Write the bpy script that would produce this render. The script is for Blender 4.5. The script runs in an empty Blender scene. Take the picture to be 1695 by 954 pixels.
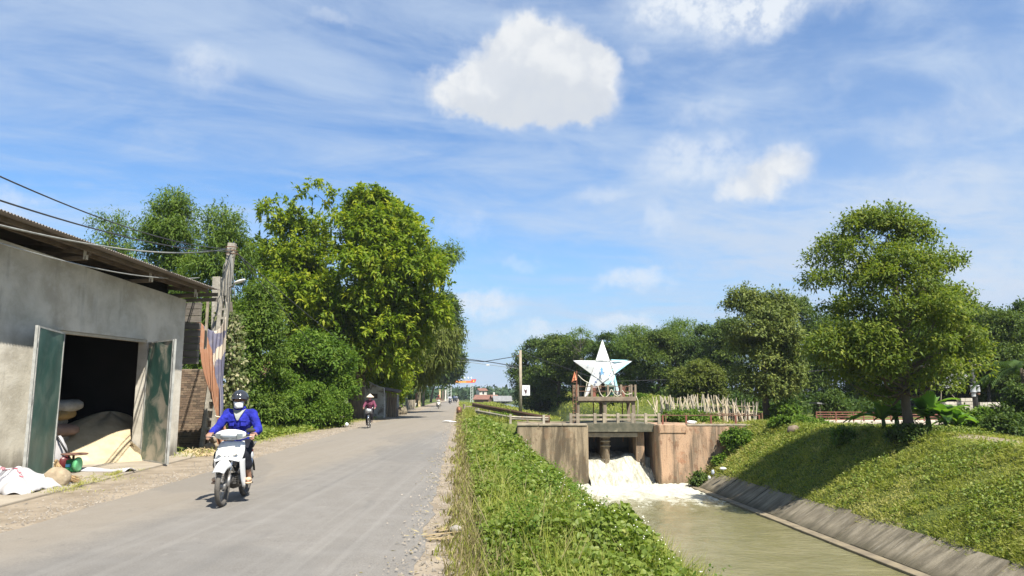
import bpy, bmesh, math, random
import numpy as np
from mathutils import Vector, Matrix
R = math.radians
sc = bpy.context.scene
col = sc.collection
random.seed(7); rng = np.random.default_rng(11)

# ---------------------------------------------------------------- camera
FPX, PITCH, CH = 1224.0, R(8.27), 1.65
cam_d = bpy.data.cameras.new('camera'); cam = bpy.data.objects.new('camera', cam_d); col.objects.link(cam)
cam_d.sensor_width = 36.0; cam_d.lens = FPX / 1695.0 * 36.0; cam_d.clip_start = 0.1; cam_d.clip_end = 9000
cam.location = (0, 0, CH); cam.rotation_euler = (R(90) + PITCH, 0, 0)
sc.camera = cam
# ---------------------------------------------------------------- exposure
sc.view_settings.view_transform = 'Standard'; sc.view_settings.look = 'None'
sc.view_settings.exposure = 1.17; sc.view_settings.gamma = 1.0; sc.view_settings.use_curve_mapping = False
sc.render.engine = 'CYCLES'
try:
    sc.cycles.use_denoising = True
    sc.cycles.max_bounces = 8; sc.cycles.diffuse_bounces = 3; sc.cycles.glossy_bounces = 3
    sc.cycles.transmission_bounces = 4; sc.cycles.transparent_max_bounces = 6
    sc.cycles.sample_clamp_indirect = 6.0
except Exception:
    pass
# ---------------------------------------------------------------- sun
SUN_EL, SUN_AZ = R(56), R(149)          # azimuth clockwise from +Y (north)
to_sun = Vector((math.cos(SUN_EL) * math.sin(SUN_AZ), math.cos(SUN_EL) * math.cos(SUN_AZ), math.sin(SUN_EL)))
sun_d = bpy.data.lights.new('sun', 'SUN'); sun = bpy.data.objects.new('sun', sun_d); col.objects.link(sun)
sun_d.energy = 4.8; sun_d.angle = R(0.55); sun_d.color = (1.0, 0.95, 0.86)
sun.rotation_euler = to_sun.to_track_quat('Z', 'Y').to_euler(); sun.location = (60, -20, 80)

# ---------------------------------------------------------------- sky
def build_world():
    w = bpy.data.worlds.new('World'); sc.world = w; w.use_nodes = True
    nt = w.node_tree; nt.nodes.clear(); N = nt.nodes.new; Lk = nt.links.new
    def math_(op, a, b=None, c=None, clamp=False):
        n = N('ShaderNodeMath'); n.operation = op; n.use_clamp = clamp
        for i, x in enumerate((a, b, c)):
            if x is None: continue
            if isinstance(x, (int, float)): n.inputs[i].default_value = x
            else: Lk(x, n.inputs[i])
        return n.outputs[0]
    def vmath(op, a, b=None):
        n = N('ShaderNodeVectorMath'); n.operation = op
        for i, x in enumerate((a, b)):
            if x is None: continue
            if isinstance(x, (tuple, list, Vector)): n.inputs[i].default_value = x
            else: Lk(x, n.inputs[i])
        return n.outputs['Value'] if op in ('LENGTH', 'DOT_PRODUCT', 'DISTANCE') else n.outputs[0]
    def ramp(x, a, b, lo=0.0, hi=1.0, smooth=True):
        n = N('ShaderNodeMapRange'); n.interpolation_type = 'SMOOTHSTEP' if smooth else 'LINEAR'
        Lk(x, n.inputs[0]); n.inputs[1].default_value = a; n.inputs[2].default_value = b
        n.inputs[3].default_value = lo; n.inputs[4].default_value = hi
        return n.outputs[0]
    def noise(v, scale, detail=6, rough=0.55, dist=0.0):
        n = N('ShaderNodeTexNoise'); Lk(v, n.inputs['Vector']); n.inputs['Scale'].default_value = scale
        n.inputs['Detail'].default_value = detail; n.inputs['Roughness'].default_value = rough; n.inputs['Distortion'].default_value = dist
        return n
    def mix(f, a, b):
        n = N('ShaderNodeMix'); n.data_type = 'RGBA'
        if isinstance(f, (int, float)): n.inputs[0].default_value = f
        else: Lk(f, n.inputs[0])
        for s, x in ((6, a), (7, b)):
            if isinstance(x, tuple): n.inputs[s].default_value = (*x, 1)
            else: Lk(x, n.inputs[s])
        return n.outputs[2]
    tc = N('ShaderNodeTexCoord'); d = vmath('NORMALIZE', tc.outputs['Generated'])
    sep = N('ShaderNodeSeparateXYZ'); Lk(d, sep.inputs[0])
    sky = N('ShaderNodeTexSky'); sky.sky_type = 'NISHITA'; sky.sun_disc = False
    sky.sun_elevation = SUN_EL; sky.sun_rotation = SUN_AZ
    sky.air_density = 1.0; sky.dust_density = 0.15; sky.ozone_density = 5.0; sky.altitude = 0
    # angular coordinates, lon and lat
    lon = math_('ARCTAN2', sep.outputs[0], sep.outputs[1]); lat = math_('ARCSINE', sep.outputs[2])
    # cirrus: noise on a high flat layer
    zz = math_('ADD', math_('MAXIMUM', sep.outputs[2], 0.0), 0.10)
    cx = math_('DIVIDE', sep.outputs[0], zz); cy = math_('DIVIDE', sep.outputs[1], zz)
    comb = N('ShaderNodeCombineXYZ'); Lk(math_('MULTIPLY_ADD', cx, 0.55, math_('MULTIPLY', cy, 0.30)), comb.inputs[0])
    Lk(math_('MULTIPLY_ADD', cy, 0.95, math_('MULTIPLY', cx, -0.35)), comb.inputs[1]); comb.inputs[2].default_value = 3.1
    n1 = noise(comb.outputs[0], 0.95, 8, 0.60, 1.3)
    n2 = noise(comb.outputs[0], 3.2, 8, 0.64, 0.8)
    cir = math_('ADD', math_('MULTIPLY', n1.outputs[0], 0.64), math_('MULTIPLY', n2.outputs[0], 0.36))
    cirm = ramp(cir, 0.36, 0.68, 0.04, 0.78)
    # thin veil growing towards the east, where the photograph's sky is milkier
    veil = ramp(lon, -0.05, 0.70, 0.0, 0.62)
    veil = math_('MULTIPLY', veil, ramp(lat, 0.62, 0.12, 0.25, 1.0))
    cirm = math_('MAXIMUM', cirm, veil) if False else math_('ADD', cirm, math_('MULTIPLY', veil, math_('ADD', n2.outputs[0], 0.3)), clamp=True)
    # cumulus
    def lonlat(px, py):
        u = (px - 847.5) / FPX; v = (477 - py) / FPX
        x, y, z = u, math.cos(PITCH) - v * math.sin(PITCH), math.sin(PITCH) + v * math.cos(PITCH)
        return math.atan2(x, y), math.asin(z / math.sqrt(x * x + y * y + z * z))
    ll = N('ShaderNodeCombineXYZ'); Lk(lon, ll.inputs[0]); Lk(lat, ll.inputs[1])
    wn = noise(ll.outputs[0], 26, 7, 0.6); wn2 = noise(ll.outputs[0], 8, 4, 0.5)
    off = vmath('SCALE', vmath('SUBTRACT', wn.outputs['Color'], (0.5, 0.5, 0.5))); off.node.inputs['Scale'].default_value = 0.050
    off2 = vmath('SCALE', vmath('SUBTRACT', wn2.outputs['Color'], (0.5, 0.5, 0.5))); off2.node.inputs['Scale'].default_value = 0.055
    llp = vmath('ADD', vmath('ADD', ll.outputs[0], off), off2)
    def lobes(lst, shift=0.0):
        acc = None
        for px, py, hw, hh, s in lst:
            lo, la = lonlat(px, py + shift * hh)
            q = vmath('MULTIPLY', vmath('SUBTRACT', llp, (lo, la, 0)), (FPX / hw * .97, FPX / hh * .97, 0.0))
            f = ramp(vmath('LENGTH', q), 1.35, 0.35, 0.0, s)
            acc = f if acc is None else math_('ADD', acc, f)
        return acc
    big = [(770, 145, 85, 38, 1.), (862, 92, 62, 52, .95), (930, 122, 92, 62, 1.), (860, 150, 120, 48, 1.1), (985, 138, 60, 54, 1.), (900, 182, 100, 30, .7), (905, 95, 80, 52, .9), (805, 112, 62, 44, .8),
           (1275, 292, 82, 46, .75), (1312, 276, 48, 40, .4), (1232, 308, 46, 28, .4)]
    soft = [(1200, 0, 160, 52, .75), (1330, 0, 160, 34, .45), (1110, -5, 80, 30, .4), (1150, 258, 85, 38, .62), (350, 122, 55, 40, .32), (325, 105, 30, 22, .2),
            (1092, 358, 28, 30, .4), (1045, 466, 62, 22, .65), (795, 508, 62, 22, .75), (893, 541, 40, 14, .6), (1030, 539, 50, 16, .7), (765, 375, 50, 22, .25),
            (548, 30, 40, 12, .3), (1055, 82, 20, 16, .3), (868, 437, 34, 16, .3), (1640, 455, 100, 40, .45), (1590, 290, 80, 40, .3),
            (840, 560, 70, 14, .35), (1560, 200, 130, 30, .25), (1170, 185, 60, 16, .25), (1450, 330, 130, 40, .2),
            (1000, 318, 45, 16, .3), (10, 335, 40, 26, .5), (640, 470, 120, 30, .15)]
    fb = lobes(big); fs = lobes(soft)
    edge = noise(ll.outputs[0], 40, 6, 0.65)
    puff = noise(ll.outputs[0], 13, 6, 0.6)
    def billow(scale, sm):
        v_ = N('ShaderNodeTexVoronoi'); v_.feature = 'F1'; v_.inputs['Scale'].default_value = scale; Lk(llp, v_.inputs['Vector']); return v_.outputs['Distance']
    bil = math_('SUBTRACT', 0.50, billow(20, 0.6)); bil2 = math_('SUBTRACT', 0.50, billow(47, 0.5))
    mb = ramp(math_('ADD', fb, math_('ADD', math_('ADD', math_('MULTIPLY', math_('SUBTRACT', edge.outputs[0], 0.5), 0.36), math_('MULTIPLY', math_('SUBTRACT', puff.outputs[0], 0.5), 0.8)), math_('MULTIPLY', math_('ADD', bil, math_('MULTIPLY', bil2, 0.6)), 0.28))), 0.02, 1.30, 0.0, 0.97)
    ms = math_('MULTIPLY', fs, ramp(edge.outputs[0], 0.28, 0.62, 0.35, 1.0), clamp=True)
    # fair-weather cumulus over the rest of the sky
    gen = noise(comb.outputs[0], 1.1, 7, 0.55)
    far = math_('MULTIPLY', ramp(gen.outputs[0], 0.60, 0.74, 0.0, 0.8), ramp(sep.outputs[1], 0.45, 0.1, 0.0, 1.0))
    ms = math_('MAXIMUM', ms, far)
    under = lobes(big[:6], 0.85); und = ramp(under, 0.3, 1.9, 0.0, 0.7)
    ccol = mix(und, (4.6, 4.7, 4.8), (3.35, 3.6, 3.95))
    ccol = mix(ramp(math_('ADD', math_('MULTIPLY', puff.outputs[0], 1.0), math_('MULTIPLY', bil2, 0.25)), 0.62, 0.36, 0.0, 0.6), ccol, (3.5, 3.75, 4.15))
    ccol = mix(ramp(fb, 1.2, 0.3, 0.0, 0.45), ccol, (3.9, 4.3, 4.9))
    scol = mix(ramp(lon, 0.3, 0.75, 0.0, 0.55), (4.3, 4.6, 5.0), (3.2, 3.55, 4.1))
    hs = N('ShaderNodeHueSaturation'); hs.inputs['Saturation'].default_value = 1.04; hs.inputs['Value'].default_value = SKY_V; Lk(sky.outputs[0], hs.inputs['Color'])
    tn = N('ShaderNodeMix'); tn.data_type = 'RGBA'; tn.blend_type = 'MULTIPLY'; tn.inputs[0].default_value = 1.0; Lk(hs.outputs[0], tn.inputs[6]); tn.inputs[7].default_value = (0.75, 0.93, 1.04, 1)
    hz = mix(ramp(lat, 0.26, 0.0, 0.0, 0.85), tn.outputs[2], (2.0, 3.0, 4.1))
    c = mix(cirm, hz, (3.0, 3.65, 4.6))
    c = mix(ms, c, scol); c = mix(mb, c, ccol)
    bg = N('ShaderNodeBackground'); Lk(c, bg.inputs[0]); bg.inputs[1].default_value = 0.085
    out = N('ShaderNodeOutputWorld'); Lk(bg.outputs[0], out.inputs[0])
SKY_V = 0.92
build_world()

# ---------------------------------------------------------------- helpers
def ray(px, py):
    u = (px - 847.5) / FPX; v = (477 - py) / FPX
    return Vector((u, math.cos(PITCH) - v * math.sin(PITCH), math.sin(PITCH) + v * math.cos(PITCH)))
def P(px, py, Y):
    d = ray(px, py); return Vector((0, 0, CH)) + d * (Y / d.y)
def G(px, py, z=0.0):
    d = ray(px, py); return Vector((0, 0, CH)) + d * ((z - CH) / d.z)
RC, RS = math.cos(math.atan(.0712)), math.sin(math.atan(.0712))
def uw(u, w, z=0.0):                       # road coordinates: u to the right of the camera, w along the road
    return Vector((u * RC - w * RS, u * RS + w * RC, z))
def to_uw(x, y): return x * RC + y * RS, -x * RS + y * RC

def tag(o, label=None, cat=None, group=None, kind=None):
    if label: o['label'] = label
    if cat: o['category'] = cat
    if group: o['group'] = group
    if kind: o['kind'] = kind
    return o
ORG = {}
def thing(name, label, cat, loc=(0, 0, 0), rz=0.0, group=None, kind=None):
    o = bpy.data.objects.new(name, None); col.objects.link(o); o.empty_display_size = .2
    o.location = loc; o.rotation_euler = (0, 0, rz); ORG[o.name] = Matrix.Translation(Vector(loc)) @ Matrix.Rotation(rz, 4, 'Z')
    return tag(o, label, cat, group, kind)
def copy_tree(o, parent=None):
    c = o.copy(); col.objects.link(c)
    if parent: c.parent = parent
    for ch in list(o.children): copy_tree(ch, c)
    return c
_ico = {}
def ico(sub):
    if sub not in _ico:
        b = bmesh.new(); bmesh.ops.create_icosphere(b, subdivisions=sub, radius=1.0)
        _ico[sub] = ([v.co.copy() for v in b.verts], [tuple(v.index for v in f.verts) for f in b.faces]); b.free()
    return _ico[sub]
def lump(v, s, k=1.0):
    return (math.sin(v.x * 2.1 * k + s) * math.sin(v.y * 2.7 * k + s * 1.7 + 1) + math.sin(v.z * 3.1 * k + s * 2.3) * math.sin(v.x * 4.3 * k + s) * .6 + math.sin(v.y * 5.9 * k + v.z * 4.7 * k + s * 3) * .35) / 1.6
class MB:
    def __init__(s): s.v = []; s.f = []; s.m = []
    def add(s, vs, fs, m=0):
        o = len(s.v); s.v += [Vector(x) for x in vs]; s.f += [tuple(i + o for i in f) for f in fs]; s.m += [m] * len(fs); return s
    def box(s, c, d, Rm=None, m=0, taper=None):
        c = Vector(c); vs = []
        for z in (-1, 1):
            t = taper if (taper is not None and z > 0) else 1.0
            for y in (-1, 1):
                for x in (-1, 1):
                    p = Vector((x * d[0] / 2 * t, y * d[1] / 2 * t, z * d[2] / 2)); vs.append(c + (Rm @ p if Rm else p))
        return s.add(vs, [(0, 2, 3, 1), (4, 5, 7, 6), (0, 1, 5, 4), (2, 6, 7, 3), (0, 4, 6, 2), (1, 3, 7, 5)], m)
    def bar(s, a, b, w, h, m=0, up=(0, 0, 1)):
        a, b = Vector(a), Vector(b); d = (b - a); L = d.length; d.normalize(); sd = d.cross(Vector(up))
        if sd.length < 1e-4: sd = d.cross(Vector((1, 0, 0)))
        sd.normalize(); u2 = sd.cross(d)
        return s.box((a + b) / 2, (L, w, h), Matrix((d, sd, u2)).transposed(), m)
    def tube(s, pts, r, n=8, m=0, cap=True, closed=False):
        pts = [Vector(p) for p in pts]; k = len(pts); rs = r if isinstance(r, (list, tuple)) else [r] * k
        o = len(s.v); ref = None
        for i, p in enumerate(pts):
            t = ((pts[(i + 1) % k] - pts[i - 1]) if closed else (pts[min(i + 1, k - 1)] - pts[max(i - 1, 0)])).normalized()
            if ref is None: ref = t.orthogonal().normalized()
            ref = (ref - t * ref.dot(t)); ref = ref.normalized() if ref.length > 1e-6 else t.orthogonal().normalized()
            b = t.cross(ref)
            for j in range(n):
                a = 2 * math.pi * j / n; s.v.append(p + (ref * math.cos(a) + b * math.sin(a)) * rs[i])
        for i in range(k if closed else k - 1):
            for j in range(n):
                a, b_ = o + i * n + j, o + i * n + (j + 1) % n; i2 = (i + 1) % k
                s.f.append((a, b_, o + i2 * n + (j + 1) % n, o + i2 * n + j)); s.m.append(m)
        if cap and not closed:
            s.f.append(tuple(o + j for j in range(n))[::-1]); s.m.append(m); s.f.append(tuple(o + (k - 1) * n + j for j in range(n))); s.m.append(m)
        return s
    def ring(s, c, axis, Rr, r, n=28, k=8, m=0):
        c = Vector(c); ax = Vector(axis).normalized(); a = ax.orthogonal().normalized(); b = ax.cross(a)
        return s.tube([c + (a * math.cos(2 * math.pi * i / n) + b * math.sin(2 * math.pi * i / n)) * Rr for i in range(n)], r, k, m, closed=True)
    def lathe(s, prof, c=(0, 0, 0), n=16, Rm=None, m=0):
        c = Vector(c); o = len(s.v)
        for (r, z) in prof:
            for j in range(n):
                a = 2 * math.pi * j / n; p = Vector((r * math.cos(a), r * math.sin(a), z)); s.v.append(c + (Rm @ p if Rm else p))
        for i in range(len(prof) - 1):
            for j in range(n):
                s.f.append((o + i * n + j, o + i * n + (j + 1) % n, o + (i + 1) * n + (j + 1) % n, o + (i + 1) * n + j)); s.m.append(m)
        s.f.append(tuple(o + j for j in range(n))[::-1]); s.m.append(m); s.f.append(tuple(o + (len(prof) - 1) * n + j for j in range(n))); s.m.append(m)
        return s
    def limb(s, a, b, ra, rb, n=12, m=0):
        a, b = Vector(a), Vector(b); d = b - a; L = d.length; q = d.to_track_quat('Z', 'Y').to_matrix()
        pr = [(ra * math.cos(t), ra * math.sin(t)) for t in (-1.5, -1.0, -.5, 0)] + [(rb * math.cos(t), L + rb * math.sin(t)) for t in (0, .5, 1.0, 1.5)]
        return s.lathe(pr, a, n, q, m)
    def blob(s, c, r, sub=2, amp=0.0, seed=0.0, k=1.0, Rm=None, m=0, flat=None):
        vs, fs = ico(sub); c = Vector(c); r = Vector((r, r, r)) if isinstance(r, (int, float)) else Vector(r); out = []
        for v in vs:
            q = v * (1 + amp * lump(v, seed, k)) if amp else v
            q = Vector((q.x * r.x, q.y * r.y, q.z * r.z))
            if flat is not None and q.z < flat: q.z = flat
            out.append(c + (Rm @ q if Rm else q))
        return s.add(out, fs, m)
    def grid(s, fn, nu, nv, m=0):
        o = len(s.v)
        for i in range(nu + 1):
            for j in range(nv + 1): s.v.append(Vector(fn(i / nu, j / nv)))
        for i in range(nu):
            for j in range(nv):
                a = o + i * (nv + 1) + j; s.f.append((a, a + nv + 1, a + nv + 2, a + 1)); s.m.append(m)
        return s
    def prism(s, pts, a, b, m=0):              # closed outline pts(list of Vector) swept by offset vectors a..b
        n = len(pts); pa = [Vector(p) + Vector(a) for p in pts]; pb = [Vector(p) + Vector(b) for p in pts]
        return s.add(pa + pb, [tuple(range(n))[::-1], tuple(range(n, 2 * n))] + [(i, (i + 1) % n, (i + 1) % n + n, i + n) for i in range(n)], m)
    def build(s, name, mat, parent=None, smooth=False, world=False, bevel=0.0, solid=0.0, sub=0, fixn=False):
        me = bpy.data.meshes.new(name); vs = s.v
        if world and parent:
            p = parent
            while p.parent: p = p.parent
            inv = ORG[p.name].inverted(); vs = [inv @ v for v in vs]
        me.from_pydata(vs, [], s.f); mats = mat if isinstance(mat, (list, tuple)) else [mat]
        for x in mats: me.materials.append(x)
        me.polygons.foreach_set('material_index', s.m); me.polygons.foreach_set('use_smooth', [bool(smooth)] * len(s.f))
        if fixn:
            b = bmesh.new(); b.from_mesh(me); bmesh.ops.recalc_face_normals(b, faces=b.faces); b.to_mesh(me); b.free()
        me.update(); o = bpy.data.objects.new(name, me); col.objects.link(o)
        if parent: o.parent = parent
        if solid: md = o.modifiers.new('solid', 'SOLIDIFY'); md.thickness = solid; md.offset = 0
        if sub: md = o.modifiers.new('sub', 'SUBSURF'); md.levels = sub; md.render_levels = sub
        if bevel: md = o.modifiers.new('bevel', 'BEVEL'); md.width = bevel; md.segments = 2; md.limit_method = 'ANGLE'; md.angle_limit = R(40)
        return o
def add_part(mesh_o, name, parent, loc=None):   # another object sharing a mesh
    o = bpy.data.objects.new(name, mesh_o.data); col.objects.link(o); o.parent = parent
    if loc is not None: o.location = loc
    return o
def fast_mesh(name, V, T, mat, tint=None, parent=None, smooth=False):
    me = bpy.data.meshes.new(name); V = np.asarray(V, np.float32); T = np.asarray(T, np.int32)
    me.vertices.add(len(V)); me.vertices.foreach_set('co', V.ravel()); k = T.shape[1]
    me.loops.add(T.size); me.loops.foreach_set('vertex_index', T.ravel()); me.polygons.add(len(T))
    me.polygons.foreach_set('loop_start', np.arange(0, T.size, k, dtype=np.int32))
    me.polygons.foreach_set('use_smooth', np.full(len(T), smooth))
    me.update(calc_edges=True)
    if tint is not None:
        a = me.attributes.new('tint', 'FLOAT', 'POINT'); a.data.foreach_set('value', np.asarray(tint, np.float32))
    me.materials.append(mat); o = bpy.data.objects.new(name, me); col.objects.link(o)
    if parent: o.parent = parent
    return o
def nrm(a): return a / np.maximum(np.linalg.norm(a, axis=1, keepdims=True), 1e-9)
def vnoise(x, y, s=0.0):                      # smooth pseudo-noise, about -1..1
    return (np.sin(x * 1.3 + s + 1.7 * np.sin(y * .9 + s)) + np.sin(y * 1.7 - s * 1.3 + 1.3 * np.sin(x * 1.1 + 2 * s)) + .5 * np.sin(x * 3.7 + y * 2.9 + s) + .35 * np.sin(x * 7.1 - y * 6.3 + s * 2)) / 2.85

# ---------------------------------------------------------------- materials
def nodemat(name):
    m = bpy.data.materials.new(name); m.use_nodes = True; nt = m.node_tree; b = nt.nodes['Principled BSDF']; return m, nt, b
class NT:
    def __init__(s, nt): s.nt = nt; s.N = nt.nodes.new; s.L = nt.links.new
    def pos(s, scale=(1, 1, 1), rz=0.0, kind='geo'):
        if kind == 'geo': g = s.N('ShaderNodeNewGeometry').outputs['Position']
        else: g = s.N('ShaderNodeTexCoord').outputs['Object']
        mp = s.N('ShaderNodeMapping'); s.L(g, mp.inputs[0]); mp.inputs['Scale'].default_value = scale; mp.inputs['Rotation'].default_value = (0, 0, rz); return mp.outputs[0]
    def noise(s, v, scale, det=4, rough=.55, dist=0.0):
        n = s.N('ShaderNodeTexNoise'); s.L(v, n.inputs['Vector']); n.inputs['Scale'].default_value = scale; n.inputs['Detail'].default_value = det
        n.inputs['Roughness'].default_value = rough; n.inputs['Distortion'].default_value = dist; return n.outputs[0]
    def ramp(s, x, a, b, lo=0.0, hi=1.0):
        n = s.N('ShaderNodeMapRange'); n.interpolation_type = 'SMOOTHSTEP'; s.L(x, n.inputs[0])
        for i, v in enumerate((a, b, lo, hi)): n.inputs[i + 1].default_value = v
        return n.outputs[0]
    def mix(s, f, a, b, mode='MIX'):
        n = s.N('ShaderNodeMix'); n.data_type = 'RGBA'; n.blend_type = mode
        if isinstance(f, (int, float)): n.inputs[0].default_value = f
        else: s.L(f, n.inputs[0])
        for k, x in ((6, a), (7, b)):
            if isinstance(x, (tuple, list)): n.inputs[k].default_value = (*x[:3], 1)
            else: s.L(x, n.inputs[k])
        return n.outputs[2]
    def math(s, op, a, b=0.0, clamp=False):
        n = s.N('ShaderNodeMath'); n.operation = op; n.use_clamp = clamp
        for i, x in enumerate((a, b)):
            if isinstance(x, (int, float)): n.inputs[i].default_value = x
            else: s.L(x, n.inputs[i])
        return n.outputs[0]
    def sep(s, v):
        n = s.N('ShaderNodeSeparateXYZ'); s.L(v, n.inputs[0]); return n.outputs
    def bump(s, h, strength, dist, b):
        n = s.N('ShaderNodeBump'); n.inputs['Strength'].default_value = strength; n.inputs['Distance'].default_value = dist; s.L(h, n.inputs['Height']); s.L(n.outputs[0], b.inputs['Normal']); return n
def pm(name, c1, c2=None, scale=3.0, rough=.8, bump=0.0, metal=0.0, c3=None, s3=1.0, t3=(.55, .7), stretch=(1, 1, 1), kind='geo', spec=.5, bscale=None, coat=0.0, bdist=.02):
    m, nt, b = nodemat(name); t = NT(nt); c2 = c2 or tuple(x * .75 for x in c1)
    v = t.pos(stretch, kind=kind); n = t.noise(v, scale, 6, .6)
    c = t.mix(t.ramp(n, .3, .7), c1, c2)
    if c3: c = t.mix(t.ramp(t.noise(v, s3, 5, .65), *t3), c, c3)
    t.L(c, b.inputs['Base Color']); b.inputs['Roughness'].default_value = rough; b.inputs['Metallic'].default_value = metal
    b.inputs['Specular IOR Level'].default_value = spec
    if coat: b.inputs['Coat Weight'].default_value = coat; b.inputs['Coat Roughness'].default_value = .08
    if bump: t.bump(t.noise(v, bscale or scale * 4, 5, .6), bump, bdist, b)
    return m
def leafmat(name, dark, mid, light, trans=.35, rough=.55, spec=.18):
    m, nt, b = nodemat(name); t = NT(nt)
    a = t.N('ShaderNodeAttribute'); a.attribute_name = 'tint'; cr = t.N('ShaderNodeValToRGB'); e = cr.color_ramp.elements
    e[0].position = 0.05; e[0].color = (*dark, 1); e[1].position = .95; e[1].color = (*light, 1); x = e.new(.5); x.color = (*mid, 1)
    t.L(a.outputs['Fac'], cr.inputs[0]); t.L(cr.outputs[0], b.inputs['Base Color'])
    b.inputs['Roughness'].default_value = rough; b.inputs['Specular IOR Level'].default_value = spec
    tr = t.N('ShaderNodeBsdfTranslucent'); tc = t.mix(1.0, cr.outputs[0], (1.25, 1.3, .55), 'MULTIPLY'); t.L(tc, tr.inputs[0])
    ms = t.N('ShaderNodeMixShader'); ms.inputs[0].default_value = trans; t.L(b.outputs[0], ms.inputs[1]); t.L(tr.outputs[0], ms.inputs[2])
    t.L(ms.outputs[0], nt.nodes['Material Output'].inputs[0]); return m
# ================================================================ GROUND
WATER_Z, UP_Z, SY = -3.48, -0.45, 44.0        # lower water, upper water, front plane of the sluice (Y)
def crest(w): return np.interp(w, [0, 20, 30, 36, 40, 43.4], [18.3, 18.2, 18.5, 18.5, 18.1, 17.2])
def sst(x, a, b):
    t = np.clip((x - a) / (b - a), 0, 1); return t * t * (3 - 2 * t)
def H(u, w):
    u = np.asarray(u, float); w = np.asarray(w, float); Y = u * RS + w * RC; X = u * RC - w * RS
    left = np.interp(u, [-.3, .5, 1.6, 3.0, 5.0, 6.7, 7.3], [0, .03, -.12, -1.1, -2.7, -3.6, -4.3])
    left = left + np.where((u > .3) & (u < 6), .10 * vnoise(u * 1.3, w * .9, 2.), 0)
    uc = crest(w); t = np.clip((u - 14.45) / np.maximum(uc - 14.45, .5), 0, 1)
    zc = np.interp(w, [0, 20, 26, 30, 37, 43.5], [-.35, -.25, -.08, .02, .0, -.05])
    right = -2.68 + (zc + 2.68) * (t ** .92) + np.where(t >= 1, np.interp(u - uc, [0, 3, 12], [0, .05, -.05]), 0)
    mound = .16 * np.exp(-(((u - 19.4) / 1.3) ** 2 + ((w - 27.0) / 2.6) ** 2)) + .12 * np.exp(-(((u - 18.6) / 1.0) ** 2 + ((w - 30.2) / 1.2) ** 2))
    right = right + mound + .07 * vnoise(u * 1.1, w * .8, 5.) * np.clip((u - 15) / 2, 0, 1)
    chan = np.interp(u, [12.6, 13.3, 14.3, 14.5], [-4.3, -3.66, -2.90, -2.68])
    down = np.where(u < 7.3, left, np.where(u < 14.45, np.minimum(chan, np.where(u < 12.6, -4.3, chan)), right))
    up = np.interp(u, [-3, 0, 3, 5.5, 7.0, 8.2, 12.0, 13.2, 15.5, 19, 26, 60], [0, .0, -.15, -.1, .0, -1.8, -1.8, .05, .45, .5, .15, .1])
    bank = np.interp(Y, [52, 60, 90, 160], [0, .5, 1.5, 1.5]) * np.exp(-((u - 19) / 5.0) ** 2)
    up = up + bank + np.where(u > 15.5, .12 * vnoise(u * .5, w * .4, 1.), 0)
    flat = np.where((X > 4.2) & (X < 8.6), -4.4, -.12)               # under the sluice
    s1 = sst(Y, SY + .5, SY + 1.3); s2 = sst(Y, SY + 6.0, SY + 7.5)
    flat = np.where(X > 15.6, np.maximum(right, -.1) * (1 - s2) + s2 * up, flat); flat = np.where(X < .3, 0.0 * X, flat)
    z = (1 - s1) * down + s1 * ((1 - s2) * flat + s2 * up)
    z = np.where(u < -.3, np.interp(u, [-30, -12, -8, -5.3, -.3], [.25, .12, .02, 0, 0]), z)
    z = np.where(np.abs(u) + np.abs(w) > 400, np.minimum(z, 0) * 0 - .1, z)
    z = np.where((w > 150) & (u > 0), np.interp(w, [150, 220], [0, 1], 0, 1) * (-.6 - z) + z, z)
    return z
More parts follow.
